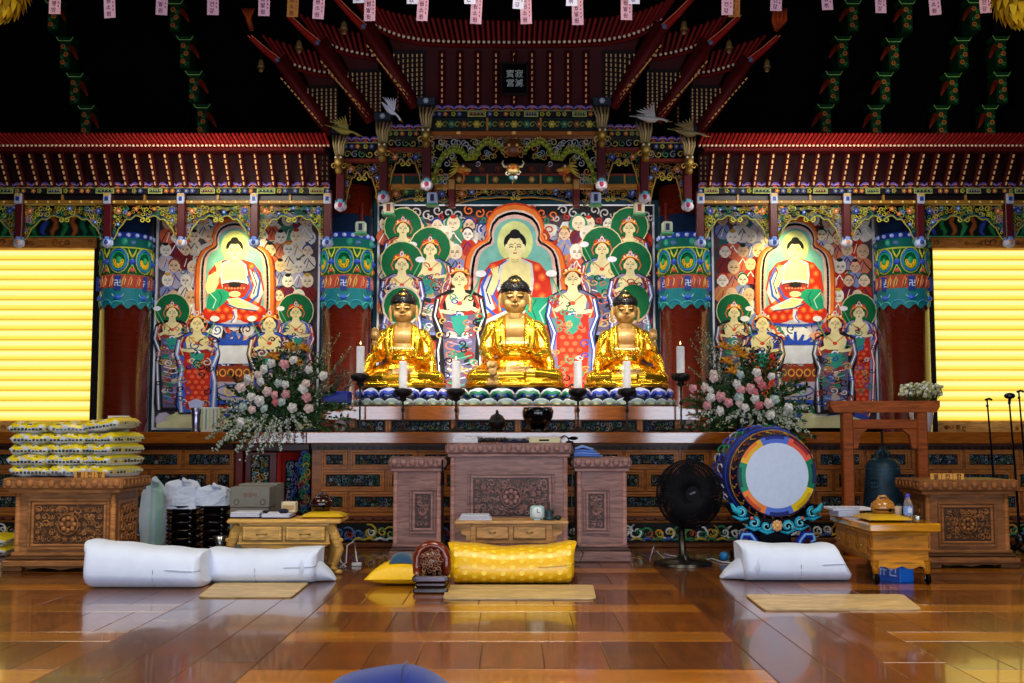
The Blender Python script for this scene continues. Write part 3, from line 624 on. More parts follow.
# -- the middle hanging
rnd = random.Random(77)
t, P = p_frame('m', 377, 655, 205, 420, YP, 'wide painted hanging behind the three gold statues')
fill_cloth(P, 380, 652, 218, 414, 700, rnd, CLO, 9)
P.poly([(380, 207), (652, 207), (652, 222), (560, 216), (512, 212), (470, 216), (380, 222)], '14141a')
for k in range(26):
    x = 386 + k * 10.4; P.curl(x, 214 + 3 * sin(k * 2.1), 5, 1.5, 'b8b4b8' if abs(x - 512) > 50 else 'd86a30', k * 1.3, 1 if k % 2 else -1); P.curl(x + 4, 220 + 2 * sin(k), 3.5, 1.2, ['2f8f70', 'c8c0c8', 'c83a28'][k % 3], k, -1)
crowd(P, rows(386, 648, 226, 312, 17, 17, rnd, lambda x, y: abs(x - 516) < 42), 6.2, rnd)
for q in (-1, 1):
    cxx = 516
    for (dx, y, s) in ((56, 240, 7), (48, 236, 6), (62, 226, 6.5), (70, 236, 6.8), (60, 254, 6.8)):
        if dx == 62: P.ell(cxx + q * dx, y, 9, 9, '1f8a6c')
        p_monk(P, cxx + q * dx, y, s, rnd)
p_buddha(P, 515, 248, 11.0, rnd, -1, False, .82)
for q in (-1, 1):
    c = 516
    p_bodhi(P, c + q * 112, 231, 6.4, rnd, '0a6238', 14, ('a8604c', 'b4281c', '3a58b8'), 'w', False)
    p_bodhi(P, c + q * 85, 252, 7.0, rnd, '0a6238', 12, ('6a78b8', '2f7f68', 'b04030'), 'w')
    p_bodhi(P, c + q * 113, 267, 7.2, rnd, '0a6238', 12, ('8a7aa0', '6a2030', '5a6ab8'), 'w')
    if q < 0:
        P.ell(403, 307, 20, 20, 'c0b8b0'); P.ell(403, 307, 18, 18, '0a6238')
    else:
        P.ell(630, 307, 18, 18, 'c8a888'); P.ell(632, 304, 16, 18, '0a6238')
    P.ring(c + q * 63, 292, 10, 12, 1, 'd8d0a0')
    p_bodhi(P, c + q * 56, 282, 8.4, rnd, None, 13.5, ('16161c', 'a02c22', '24242e') if q < 0 else ('6a6c90', 'a03028', '2c4ca0'), 'w' if q < 0 else 'red')
P.mb.build('canvas', t)
# ================================================================ THE CARVED CANOPIES
OL, GD = 'a8a038', 'c89a3c'
def dashes(mb, p0, p1, n, r, col, duty=.55, fin=None):
    p0, p1 = Vector(p0), Vector(p1); d = (p1 - p0) / n
    for i in range(n): a = p0 + d * (i + .2); mb.tube([a, a + d * duty], r, col, 4, fin, smooth=False)
def flower(mb, c, r, cols, n=6):
    for p in range(n):
        a = 2 * pi * p / n; mb.ell((c[0] + cos(a) * r * .6, c[1], c[2] + sin(a) * r * .6), (r * .42, r * .25, r * .42), cols[0], 6, 4)
    mb.ell((c[0], c[1] - r * .15, c[2]), (r * .4, r * .3, r * .4), cols[1], 6, 4)
def lotus_end(c, r, parent, cols=('d8d0e0', '5aa0b8', 'b03050')):
    f = MB('paintgloss'); x, y, z = c
    for p in range(9):
        a = 2 * pi * p / 9; f.ell((x + cos(a) * r * .55, y + sin(a) * r * .55, z - r * .1), (r * .42, r * .42, r * .62), cols[0], 7, 5)
        f.ell((x + cos(a + .3) * r * .45, y + sin(a + .3) * r * .45, z + r * .55), (r * .4, r * .4, r * .5), cols[1], 7, 5)
    f.ell((x, y, z - r * .55), (r * .55, r * .55, r * .4), cols[0], 8, 5); f.ell((x, y - r * .8, z - r * .05), (r * .38, r * .25, r * .42), cols[2], 8, 5)
    return f.build('lotus_finial', parent)
def post(parent, px, y0, y1, Y, wpx=8, endcol=('d8d0e0', '5aa0b8', 'b03050'), col='4c0a12', box=True):
    c = W(px, (y0 + y1) / 2, Y); hw = wpx / 2 * Y / FPX; z1, z0 = Z(y0, Y), Z(y1, Y)
    p = MB('paintgloss'); p.box(c.x - hw, c.x + hw, Y - hw, Y + hw, z0, z1, col, .01); o = p.build('hanging_post', parent)
    lotus_end((c.x, Y, z0 - .03), hw * 1.55, o, endcol); return o
def frieze(parent, xa, xb, yt, yb, Y, seed, m=lambda v: v, rise=.75, warm=False):
    """carved arch of scrolls between two posts, pixels on the left side mirrored by m"""
    r = random.Random(seed); mb = MB('paint'); s = Y / FPX; ym = yb - (yb - yt) * rise
    def q(x, y): c = W(m(x), y, Y); return Vector((c.x, Y, c.z))
    w_ = xb - xa; cx = (xa + xb) / 2
    def edge(t):      # lower outline of the arch, t 0..1 from the post to the middle
        prof = [(0, 0), (.1, .12), (.16, .42), (.3, .62), (.42, .86), (.55, .82), (.7, 1.0), (.85, .95), (1, .78)]
        for (a, b), (c, d) in zip(prof, prof[1:]):
            if t <= c: k = (t - a) / (c - a); return yb - (yb - ym) * (b + (d - b) * k)
        return ym
    for q_ in (-1, 1):
        pts = [q(cx + q_ * (w_ / 2) * (1 - t / 16), edge(t / 16)) for t in range(17)]; mb.tube(pts, .7 * s, 'c8943c' if warm else 'a8a038', 5); mb.tube([p + Vector((0, .01, 1.6 * s)) for p in pts], .7 * s, '2a5a70', 4)
        k = max(4, int(w_ / 2 / 3.4))
        for i in range(k):
            t = (i + .5) / k; x = cx + q_ * (w_ / 2) * (1 - t); yy = edge(t) - 2.5
            n = max(1, int((yy - yt) / 3.8))
            for j in range(n):
                y = yy - (j + .5) * (yy - yt) / n + r.uniform(-1, 1); rad = r.uniform(2.0, 3.2) * s
                kk = r.random()
                if kk < (.93 if warm else .85): spiral(mb, q(x + r.uniform(-1, 1), y), rad, r.choice(['c89a3c', 'b8862c', 'a87c30', '8a6a2c', 'b8903c', '6a5a50', '3c6a50'] if warm else [OL, 'c0b840', '8a8a2c', '2f7a5c', 'a87c30', '8a8ea0', 'b0a844']), w=.22, a0=r.uniform(0, 6), flip=r.choice((1, -1)), seg=8)
                else: flower(mb, q(x, y), rad * .9, r.choice([('7a86b0', '3048a0'), ('c86a3c', 'e8c060'), ('988890', '903048'), ('4a70b8', 'd8d8f0'), ('6a9a58', 'c8c060')]), 5)
        flower(mb, q(cx + q_ * (w_ / 2 - 6), yt + 5), 3.6 * s, ('34489a', '98a0c0') if q_ > 0 else ('c06838', 'e8c8a0'), 6)
    for k in (-1, 1): spiral(mb, q(cx + k * 3.2, edge(1) - 1), 3 * s, 'd0c850', w=.25, a0=pi / 2, flip=k)
    return mb.build('carved_frieze', parent)
def zigzag(mb, xa, xb, yt, yb, Y, m, step=9, seed=0):
    """painted beam: purple and red scallops above a row of flowers, bars and lattice"""
    r = random.Random(seed); s = Y / FPX
    def q(x, y, d=0): c = W(m(x), y, Y); return Vector((c.x, Y - .1 - d, c.z))
    a, b = q(xa, 0), q(xb, 0); mb.box(a.x, b.x, Y - .1, Y + .1, Z(yb, Y), Z(yt, Y), '16141c')
    n = max(1, int(round((xb - xa) / step))); ymid = yt + (yb - yt) * .42
    for i in range(n):
        x = xa + (i + .5) * (xb - xa) / n; h = (xb - xa) / n / 2
        pts = [q(x + h * math.cos(pi * (1 - k / 6)) * 1.0, ymid - (ymid - yt) * .92 * sin(pi * k / 6) ** .7, .012) for k in range(7)]
        mb.tube(pts, .65 * s, '7a5ab8', 4); mb.tube([p + Vector((0, .004, -1.2 * s)) for p in pts[1:-1]], .45 * s, 'c8a8c0', 4)
        mb.add([q(x - h * .6, ymid, .004), q(x + h * .6, ymid, .004), q(x, yt + 1.5, .004)], [(0, 1, 2)], 'a04034')
    c1, c2 = q(xa, ymid + .5), q(xb, ymid + .5); mb.box(c1.x, c2.x, Y - .115, Y - .1, Z(ymid + 1.1, Y), Z(ymid + .2, Y), '8a8a50')
    x = xa; k = 0
    while x < xb - 4:
        wd = min(r.choice((16, 20)), xb - x); yc = (ymid + 1 + yb) / 2
        if k % 3 == 2:
            for dy, cc in ((0, '98a0b0'), ): 
                e, f = q(x + 1, yc), q(x + wd - 1, yc); mb.box(e.x, f.x, Y - .112, Y - .1, e.z - (yb - ymid) * .42 * s, e.z + (yb - ymid) * .36 * s, 'a8b060'); mb.box(e.x + (.012 if f.x > e.x else -.012), f.x - (.012 if f.x > e.x else -.012), Y - .116, Y - .11, e.z - (yb - ymid) * .28 * s, e.z + (yb - ymid) * .22 * s, r.choice(['1c2450', '203c30', '50281c']))
                for t in range(5): mb.ell(q(x + 3 + t * (wd - 6) / 4, yc, .02), .8 * s, 'b8b080', 5, 3)
        else:
            for t in range(max(1, int(wd / 6))): flower(mb, q(x + 3 + t * 6, yc, .01), 2.6 * s, r.choice([('a8a03c', '2a5040'), ('b86a38', 'e0c060'), ('4a5a9a', 'c0b060'), ('8a9a4a', 'b04030')]), 5)
        x += wd; k += 1

def side_canopy(sg):
    m = (lambda v: v) if sg < 0 else (lambda v: 1028 - v)
    Y = 13.6; s = Y / FPX
    t = empty('side_canopy', (X(m(130), Y), Y, Z(235, Y)), 'long carved red canopy over the left side hanging and left window' if sg < 0 else 'long carved red canopy over the right side hanging and right window', 'canopy', 'side canopies of the altar wall')
    xl, xr = -90, 331
    def q(x, y, YY): c = W(m(x), y, YY); return Vector((c.x, YY, c.z))
    b = MB('paint')     # roof body
    a, c = q(xl, 150, Y), q(xr, 150, Y); b.box(a.x, c.x, 13.25, 14.0, Z(148, 13.25), Z(136, 13.3), '1c0406'); b.box(a.x, c.x, 13.5, 14.0, Z(187, 13.5), Z(150, 13.5), '280607')
    b.box(a.x, c.x, 13.12, 13.3, Z(151, 13.12), Z(147, 13.12), '4a0a0a', .01); b.box(a.x, c.x, 13.0, 13.2, Z(138, 13.0), Z(136.4, 13.0), '5a0c0c')
    b.build('eave_board', t)
    b = MB('paint'); n = 104
    for i in range(n):
        x = xl + (i + .5) * (xr - xl) / n; x0 = q(x, 145, 13.1).x
        b.tube([(x0, 13.12, Z(146, 13.1)), (x0, 12.75, Z(133.5, 12.75))], .017, '8e1812' if i % 2 else '78120f', 5)
        b.ell((x0, 13.05, Z(145.3, 13.05)), (.017, .02, .017), 'f0d8b0', 6, 4)
    b.build('rafter_tips', t)
    b = MB('paint')
    for i in range(28):
        x = 2 + i * 14.9 - 88
        if x > xr - 14: continue
        x0, x1 = q(x, 187, 13.45).x, q(x, 152, 13.2).x
        xx = q(x, 170, 13.3).x
        b.tube([(xx, 13.47, Z(186, 13.47)), (xx, 13.2, Z(153, 13.2))], .035, '3a0808', 6); dashes(b, (xx, 13.43, Z(186, 13.43)), (xx, 13.158, Z(153, 13.158)), 6, .011, 'e8b878')
    for k in range(3):
        for j in range(8): dashes(b, q(318 + k * 4.5, 186, 13.44), q(318 + k * 4.5, 155, 13.3), 6, .009, 'a07850', .5)
    b.build('soffit_rafters', t)
    b = MB('paint'); zigzag(b, xl, xr, 184.5, 195.5, Y, m, 9, 5); b.build('painted_beam', t)
    b = MB('paintgloss'); a, c = q(xl, 0, Y), q(xr, 0, Y)
    b.box(a.x, c.x, Y - .03, Y + .05, Z(200.5, Y), Z(195.5, Y), '120608'); b.box(a.x, c.x, Y - .07, Y + .05, Z(204.8, Y), Z(201.2, Y), '9a6c28', .008)
    for x in range(-60, 331, 11): b.ell(q(x, 203, Y) + Vector((0, -.07, 0)), (.016, .01, .016), 'e8d070', 6, 4)
    for x in (64, 146, 219, 291): e = q(x, 198, Y); b.box(e.x - .012, e.x + .012, Y - .06, Y, Z(202, Y), Z(195, Y), '9a6c28')
    b.build('gold_rail', t)
    px = (-68, 20, 108.5, 182, 255, 328)
    for i, p in enumerate(px):
        o = post(t, m(p), 190, 240, Y - .05, 8, ('c8c8d8', '7088c0', 'c08a60') if i in (1, 3) else ('b8c4e8', '5a80c8', '304890'))
        k = MB('paintgloss'); c = q(p, 199, Y - .05); k.box(c.x - .045, c.x + .045, Y - .12, Y - .08, c.z - .07, c.z + .06, 'a8b0c0', .01); k.box(c.x - .02, c.x + .02, Y - .128, Y - .115, c.z - .035, c.z + .015, '203080')
        k.box(c.x - .035, c.x + .035, Y - .128, Y - .115, c.z + .025, c.z + .05, 'c89838'); k.build('post_plaque', o)
    for i in range(5): frieze(t, px[i] + 4, px[i + 1] - 4, 206, 240, Y, 30 + i, m, .72)
side_canopy(-1); side_canopy(1)

# ---------------------------------------------------------------- the three-stepped middle canopy
CT = empty('altar_canopy', (0, 12.7, Z(235, 12.7)), 'tall dark red canopy with stepped upswept roofs over the three gold statues', 'canopy')
TIERS = [ # post px, post Y, eave dots, hip (foot -> knee -> horn tip), lattice (x0,x1,y0,y1,foot x)
    dict(p=427, Y=12.7, Ye=12.35, dots=[(368, 20), (376, 26), (388, 32), (402, 37), (425, 41), (455, 42.5), (514, 43)], foot=(415, 107), knee=(364, 28), tip=(335, -2), lat=(392, 426, 53, 104, 419), yb=106, bell=(344, 26)),
    dict(p=384, Y=13.0, Ye=12.7, dots=[(318, 40), (326, 44), (340, 49), (355, 53), (378, 57)], foot=(371, 121), knee=(318, 44), tip=(289, 17), lat=(346, 381, 72, 112, 371), yb=116, bell=(299, 45)),
    dict(p=340, Y=13.3, Ye=13.0, dots=[(281, 60), (290, 64), (303, 68), (318, 72), (335, 74)], foot=(330, 134), knee=(278, 61), tip=(250, 37), lat=(306, 338, 88, 126, 333), yb=130, bell=(261, 64))]
for ti, T in enumerate(TIERS):
    cen = ti == 0
    for sg in (-1, 1):
        roof = MB('paint'); lat = MB('paint'); tips = MB('paint')
        m = (lambda v: v) if sg < 0 else (lambda v: 1028 - v)
        def q(x, y, YY): c = W(m(x), y, YY); return Vector((c.x, YY, c.z))
        Yp, Ye = T['Y'], T['Ye']; inner = 514 if cen else T['dots'][-1][0] + 2
        d = T['dots']
        # soffit field behind everything
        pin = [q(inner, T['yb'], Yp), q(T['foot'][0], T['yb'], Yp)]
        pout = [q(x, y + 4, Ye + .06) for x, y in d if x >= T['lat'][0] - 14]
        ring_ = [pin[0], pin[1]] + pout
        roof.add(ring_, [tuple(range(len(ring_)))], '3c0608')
        # thick upper roof slab following the eave curve
        for (xa, ya), (xb, yb) in zip(d, d[1:]):
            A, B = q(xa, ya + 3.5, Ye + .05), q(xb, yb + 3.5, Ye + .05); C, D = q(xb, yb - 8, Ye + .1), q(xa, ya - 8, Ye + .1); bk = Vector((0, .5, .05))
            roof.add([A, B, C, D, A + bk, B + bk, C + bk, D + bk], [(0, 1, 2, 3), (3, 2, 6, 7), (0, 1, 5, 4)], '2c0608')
        # fascia band under the dots
        for (xa, ya), (xb, yb) in zip(d, d[1:]): roof.tube([q(xa, ya + 3, Ye), q(xb, yb + 3, Ye)], .022, '64100e', 5)
        # rafter tips
        L = sum(hypot(b[0] - a[0], b[1] - a[1]) for a, b in zip(d, d[1:])); n = int(L / 5.0)
        for i in range(n + 1):
            t_ = i / n * L; 
            for a, b in zip(d, d[1:]):
                l = hypot(b[0] - a[0], b[1] - a[1])
                if t_ <= l + 1e-6: f = t_ / l; x, y = a[0] + (b[0] - a[0]) * f, a[1] + (b[1] - a[1]) * f; break
                t_ -= l
            p0 = q(x, y, Ye); fan = (1 - i / n) ** 1.5
            p1 = p0 + Vector((sg * fan * .16, -.26, .155 + .05 * fan)); tips.tube([p0, p1], .02, '74120f' if i % 2 else '640e0d', 5)
            tips.ell(p0 + Vector((0, -.03, 0)), (.02, .02, .02), 'e8ccb0', 6, 4)
        # hip rafter with horn
        f0, k0, h0 = q(*T['foot'], Yp), q(*T['knee'], Ye - .12), q(*T['tip'], Ye - .4)
        roof.tube([f0, (f0 + k0) / 2, k0], [.07, .075, .055], '56100f', 6)
        roof.tube([f0 + Vector((-sg * .02, -.02, .02)), k0 + Vector((-sg * .06, 0, .06))], .05, '42090a', 6)
        dashes(roof, q(T['foot'][0] - 3, T['foot'][1] - 3, Yp - .07), q(T['knee'][0] + 2, T['knee'][1] + 16, Ye - .1), 14, .011, 'e0a860', .6)
        if ti < 2: dashes(roof, q(T['foot'][0] - 1, T['foot'][1] - 5, Yp - .07), q(T['knee'][0] + 12, T['knee'][1] + 30, Ye - .1), 9, .009, 'd89850', .6)
        hn = MB('paint'); mid = (k0 + h0) / 2 + Vector((0, 0, -.01)); hn.tube([k0 + (f0 - k0) * .25, k0, mid, h0], [.03, .05, .036, .028], '8a1a12', 6)
        for dx in (-1, 1): hn.tube([k0 + Vector((dx * .03, -.04, .02)), mid + Vector((dx * .026, -.035, .015)), h0 + Vector((dx * .02, -.03, .01))], .007, 'e07050', 4)
        hn.ell(k0 + Vector((0, -.05, 0)), (.03, .03, .03), '5a6a90', 8, 6)
        hn.build('hip_horn', CT)
        # lattice of small brackets in the corner
        x0, x1, y0, y1, xf = T['lat']; x = x0 + 2.0
        while x <= x1:
            fr = min(1, max(.15, (x - x0) / (xf - x0)))
            dashes(lat, q(x, y0 + (y1 - y0) * fr, Yp - .02 - .3 * (1 - fr)), q(x, y0, Ye + .04), max(2, int(11 * fr)), .0105, 'c8a070', .6); x += 4.6
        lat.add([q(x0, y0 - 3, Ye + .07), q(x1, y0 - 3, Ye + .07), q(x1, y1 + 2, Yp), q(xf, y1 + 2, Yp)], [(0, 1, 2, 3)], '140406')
        if cen:
            for k in range(5):
                x = 514 - k * 18
                if k == 0 and sg > 0: continue
                lat.tube([q(x, 105, Yp - .03), q(x, 51, Ye + .05)], .04, '4a0a0b', 6); 
                if k == 0: dashes(lat, q(x, 104, Yp - .075), q(x, 95, Ye + .24), 2, .012, 'e8b080'); dashes(lat, q(x, 62, Ye + .06), q(x, 52, Ye + .0), 2, .012, 'e8b080')
                else: dashes(lat, q(x, 104, Yp - .08), q(x, 52, Ye + .0), 9, .012, 'e8b080')
        else:
            x = T['p'] + (14 if ti == 1 else 10); lat.tube([q(x, T['yb'] - 4, Yp - .02), q(x, T['lat'][2], Yp - .15)], .03, '1c0506', 5)
            dashes(lat, q(x, T['yb'] - 4, Yp - .06), q(x, T['lat'][2] + 18, Yp - .2), 5, .009, '8a5a38')
        # flaming tip ornament
        if ti == 2:
            fo = MB('paint'); c = q(252, 22, Ye - .42)
            for k in range(7): a = -.5 + k * .17; fo.tube([c + Vector((0, 0, -.09)), c + Vector((-sg * -.04 * k * .3, 0, .0)) + Vector((sin(a) * .06, 0, .02)), c + Vector((sg * .05 + sin(a) * .15, 0, .16))], [.03, .03, .006], '9a3018' if k % 2 else 'b84a20', 5)
            fo.build('flame_finial', CT)
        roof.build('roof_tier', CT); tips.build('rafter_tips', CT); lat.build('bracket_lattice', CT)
# beams, rails and posts
def seg(name, sg, xa, xb, ya, yb, Y, seed):
    m = (lambda v: v) if sg < 0 else (lambda v: 1028 - v)
    b = MB('paint'); zigzag(b, xa, xb, ya, yb, Y, m, 9, seed); b.build(name, CT)
ident = lambda v: v
b = MB('paint'); zigzag(b, 431, 597, 108, 119.5, 12.7, ident, 12, 9); b.build('painted_beam', CT)
b = MB('paintgloss'); Y = 12.7
b.box(X(427, Y), X(601, Y), Y - .06, Y + .06, Z(132, Y), Z(119.5, Y), '0c1a14')
for k in range(13): flower(b, (X(438 + k * 12.7, Y), Y - .08, Z(126, Y)), .045, [('a89838', 'e0c060'), ('2a6a58', 'a8a040'), ('7a4a28', 'c8a050')][k % 3], 6); spiral(b, (X(444 + k * 12.7, Y), Y - .08, Z(126.5, Y)), .04, '8a8a3c', w=.2)
for x in (487, 541): b.box(X(x - 1, Y), X(x + 1, Y), Y - .1, Y, Z(133, Y), Z(120, Y), 'a86c2c')
b.box(X(427, Y), X(601, Y), Y - .12, Y + .05, Z(138, Y), Z(133.5, Y), '90501c', .01)
for x in (458, 514, 570): b.ell((X(x, Y), Y - .12, Z(135.5, Y)), (.03, .015, .02), 'f0c070', 8, 5)
b.build('gold_rail', CT)
b = MB('paintgloss'); Y = 13.05
b.box(X(386, Y), X(642, Y), Y - .05, Y + .05, Z(189, Y), Z(184.5, Y), 'b8782c', .01)
b.box(X(386, Y), X(642, Y), Y + .0, Y + .05, Z(184, Y), Z(174, Y), '0c3424'); b.box(X(386, Y), X(642, Y), Y - .02, Y + .04, Z(176, Y), Z(174, Y), '7a2c18')
for k in range(9): flower(b, (X(440 + k * 18.4, Y), Y - .03, Z(180, Y)), .04, [('2a8a5c', 'c8a040'), ('b8863c', 'e0d090')][k % 2], 6)
for x in (402, 487, 541, 626): b.box(X(x - .8, Y), X(x + .8, Y), Y - .05, Y, Z(186, Y), Z(175, Y), 'b8782c')
b.box(X(450, Y), X(578, Y), Y + .06, Y + .1, Z(174, Y), Z(162, Y), '2c0c0a')
for k in range(7): flower(b, (X(464 + k * 17, Y), Y + .05, Z(168, Y)), .05, ('54200f', '7a3a1c'), 8)
b.build('inner_rail', CT)
for x0, x1, sd in ((390, 448, 1), (456, 575, 2), (583, 638, 3)): frieze(CT, x0, x1, 189, 204 if sd == 2 else 206, 13.03, 60 + sd, ident, .45, True)
for sg in (-1, 1):
    m = (lambda v: v) if sg < 0 else (lambda v: 1028 - v)
    seg('painted_beam', sg, 388, 423, 127, 139, 12.95, 11); seg('painted_beam', sg, 344, 380, 139, 152, 13.25, 12)
    frieze(CT, 389, 422, 152, 186, 12.95, 70, m, .8, True); frieze(CT, 345, 379, 164, 205, 13.25, 71, m, .8, True)
    for (xa, xb, y, Y) in ((388, 424, 150, 12.9), (344, 381, 161, 13.2)):
        b = MB('paintgloss'); A, B = W(m(xa), y, Y), W(m(xb), y, Y); b.box(A.x, B.x, Y - .05, Y + .05, Z(y + 2, Y), Z(y - 2, Y), '6c2416', .01)
        for k in range(5): f_ = (k + .5) / 5; spiral(b, (A.x + (B.x - A.x) * f_, Y - .03, Z(y - 6, Y)), .045, ['a89848', '7a7a88', '4a7a58'][k % 3], w=.2, a0=k)
        b.build('cross_rail', CT)
    for px, y0, y1, Y in ((427, 105, 182, 12.62), (384, 120, 195, 12.9), (341, 133, 203, 13.2)):
        o = post(CT, m(px), y0, y1, Y, 8.6)
        c = W(m(px), y0 + 2, Y); k = MB('dullgold')   # carved guardian bracket at the head
        k.box(c.x - .1, c.x + .1, Y - .16, Y + .06, c.z - .02, c.z + .07, '2c3440', .01, 'paint'); flower(k, (c.x, Y - .17, c.z + .025), .035, ('a8b0c0', 'e0e0f0'), 6)
        for a in (-.75, -.4, 0, .4, .75): k.tube([(c.x + a * .05, Y - .08, c.z - .26), (c.x + a * .08, Y - .16, c.z - .15), (c.x + a * .12 - sg * .02, Y - .18, c.z - .05)], [.018, .016, .009], '8a7448' if a else 'a89060', 5)
        k.ell((c.x, Y - .12, c.z - .34), (.058, .08, .08), '8a6828', 10, 7); k.ell((c.x, Y - .19, c.z - .37), (.035, .03, .03), 'd8b860', 8, 5)
        for e in (-1, 1): k.ell((c.x + e * .03, Y - .19, c.z - .31), .014, 'f0f0e0', 6, 4, fin='paint'); spiral(k, (c.x + e * .06, Y - .12, c.z - .4), .04, 'c09a48', w=.25)
        k.ell((c.x, Y - .12, c.z - .45), (.045, .05, .05), '8a6a28', 8, 6)
        k.build('carved_bracket', o)
    for (px, py, Y, cc) in ((432.5, 199, 12.98, 'b8c8e8'), (389, 209, 13.0, 'f0ecc8'), (361, 228, 13.4, 'a8b8a0')):
        c = W(m(px), py, Y); k = MB('paintgloss'); k.box(c.x - .06, c.x + .06, Y - .06, Y + .06, c.z - .06, c.z + .07, cc, .015); k.box(c.x - .022, c.x + .022, Y - .066, Y - .05, c.z - .035, c.z + .045, 'a02c20' if px == 389 else '302850')
        k.box(c.x - .075, c.x + .075, Y - .07, Y + .07, c.z - .085, c.z - .06, '50a878', .01); k.tube([(c.x, Y, c.z + .07), (c.x, Y, c.z + .3)], .025, 'c85a20' if px == 389 else '5a1818', 6)
        k.build('pendant_block', CT)
    for px in (452,):
        c = W(m(px), 188, 13.0); k = MB('paintgloss'); k.box(c.x - .04, c.x + .04, 12.96, 13.04, Z(208, 13.0), Z(172, 13.0), '641410', .01); k.box(c.x - .035, c.x + .035, 12.94, 12.97, Z(190, 13), Z(180, 13), 'b88a48', .01); k.build('short_post', CT)
# the dragon panel
for sg in (-1, 1):
    m = (lambda v: v) if sg < 0 else (lambda v: 1028 - v); Y = 12.72; s = Y / FPX; r = random.Random(5)
    def q(x, y, d=0): c = W(m(x), y, Y); return Vector((c.x, Y - d, c.z))
    g = MB('paintgloss')
    pts = [(433, 184), (437, 170), (443, 157), (452, 150), (462, 153), (467, 160), (475, 158), (479, 148), (488, 143), (498, 147), (504, 153)]
    P3 = [q(x, y, .05 + .04 * sin(i * 1.7)) for i, (x, y) in enumerate(pts)]; g.tube(P3, [1.0 * s, 2 * s, 2.8 * s, 3.3 * s, 3.5 * s, 3.3 * s, 3.2 * s, 3 * s, 2.8 * s, 2.2 * s, 1.3 * s], '7c8a24', 8)
    for i in range(len(pts) - 1):
        for k in range(4):
            f = k / 4; p = P3[i].lerp(P3[i + 1], f); g.ell(p + Vector((0, -3.2 * s, 0)), (1.7 * s, 1 * s, 1.2 * s), 'a8b040' if k % 2 else '5c7020', 5, 4); g.ell(p + Vector((0, -.5 * s, 3.4 * s)), (.7 * s, .6 * s, 1.8 * s), 'd0c860', 5, 4)
    for (x, y) in [(433 + i * 5.2, 143 + (i % 2) * 4) for i in range(15)] + [(431, 155), (430, 165), (431, 176), (436, 182), (441, 172), (447, 164), (455, 162), (470, 150), (486, 153), (494, 156), (478, 164), (441, 148), (446, 176)] + [(r.uniform(430, 508), r.uniform(141, 158)) for _ in range(34)] + [(r.uniform(429, 447), r.uniform(156, 184)) for _ in range(14)]:
        spiral(g, q(x, y, .02), r.uniform(3, 4.4) * s, r.choice(['9a98a4', '9aa048', 'a8a8b0', '8a8a40', '70889a', 'b09a48', '7c8a34', 'a87838']), w=.2, a0=r.uniform(0, 6), flip=r.choice((1, -1)))
    # head in orange-gold
    h = q(463, 173, .16); g.ell(h, (6 * s, 5 * s, 4 * s), 'c87820', 10, 7); g.ell(h + Vector((-sg * 5 * s, -.02, -1 * s)), (4.5 * s, 3.5 * s, 2.2 * s), 'd8a048', 8, 6); g.ell(h + Vector((-sg * 4 * s, -.02, -4 * s)), (3.5 * s, 3 * s, 1.3 * s), 'b03818', 8, 5)
    g.ell(h + Vector((-sg * 1 * s, -.06, 2.5 * s)), 1.2 * s, 'f0f0e0', 6, 5)
    for k in range(5): g.tube([h + Vector((sg * 2 * s, 0, 2 * s)), h + Vector((sg * (6 + k) * s, 0, (7 - 3 * k) * s)), h + Vector((sg * (11 + k) * s, 0, (7 - 4 * k) * s))], [1.2 * s, 1 * s, .3 * s], 'c8b040' if k % 2 else 'a89830', 5)
    g.tube([h + Vector((-sg * 1 * s, -.04, -4 * s)), h + Vector((-sg * 2 * s, -.02, -9 * s)), h + Vector((0, 0, -14 * s))], [1.6 * s, 1.2 * s, .6 * s], 'c06030', 5)
    g.build('carved_dragon', CT)
g = MB('paintgloss'); Y = 12.72; s = Y / FPX; c = W(513, 150, Y)
g.ell((c.x, Y - .08, c.z), (10 * s, 5 * s, 9 * s), '6a3418', 12, 8)
for e in (-1, 1): g.ell((c.x + e * 4 * s, Y - .14, c.z + 2 * s), 1.6 * s, 'e0c070', 6, 5); spiral(g, (c.x + e * 7 * s, Y - .12, c.z - 3 * s), 4 * s, 'b08040', w=.25)
for k in range(9): g.tube([(c.x + (k - 4) * 2.2 * s, Y - .1, c.z + 5 * s), (c.x + (k - 4) * 3 * s, Y - .08, c.z + 11 * s)], [1.1 * s, .3 * s], 'a07c38', 4)
g.build('carved_mask', CT)
g = MB('paintgloss'); c = W(513, 169, 12.45); s = 12.45 / FPX; Y = 12.45
g.ell((c.x, Y, c.z), (7 * s, 7 * s, 5.6 * s), 'd07a20', 12, 8); g.ell((c.x, Y - 4 * s, c.z - 3 * s), (6 * s, 4 * s, 2.6 * s), 'ecd890', 10, 7); g.ell((c.x, Y - 7 * s, c.z - 1.2 * s), (1.8 * s, 1.5 * s, 1.4 * s), 'c04820', 8, 5)
for e in (-1, 1):
    g.tube([(c.x + e * 5 * s, Y, c.z + 2 * s), (c.x + e * 9 * s, Y, c.z + 2.5 * s), (c.x + e * 11 * s, Y, c.z + 6 * s), (c.x + e * 9.5 * s, Y, c.z + 9 * s)], [1.3 * s, 1.2 * s, .9 * s, .3 * s], 'e8dca8', 6)
    g.ell((c.x + e * 2.8 * s, Y - 5.5 * s, c.z + 1.5 * s), 1.1 * s, 'f8f4e0', 6, 5); g.ell((c.x + e * 2.8 * s, Y - 6.4 * s, c.z + 1.5 * s), .55 * s, '101010', 6, 4); spiral(g, (c.x + e * 5.5 * s, Y - 3 * s, c.z - 5 * s), 2.6 * s, 'ece4c0', w=.3, flip=e)
g.tube([(c.x, 12.72, c.z - 1 * s), (c.x, Y + 2 * s, c.z)], [3 * s, 5 * s], 'a08028', 8)
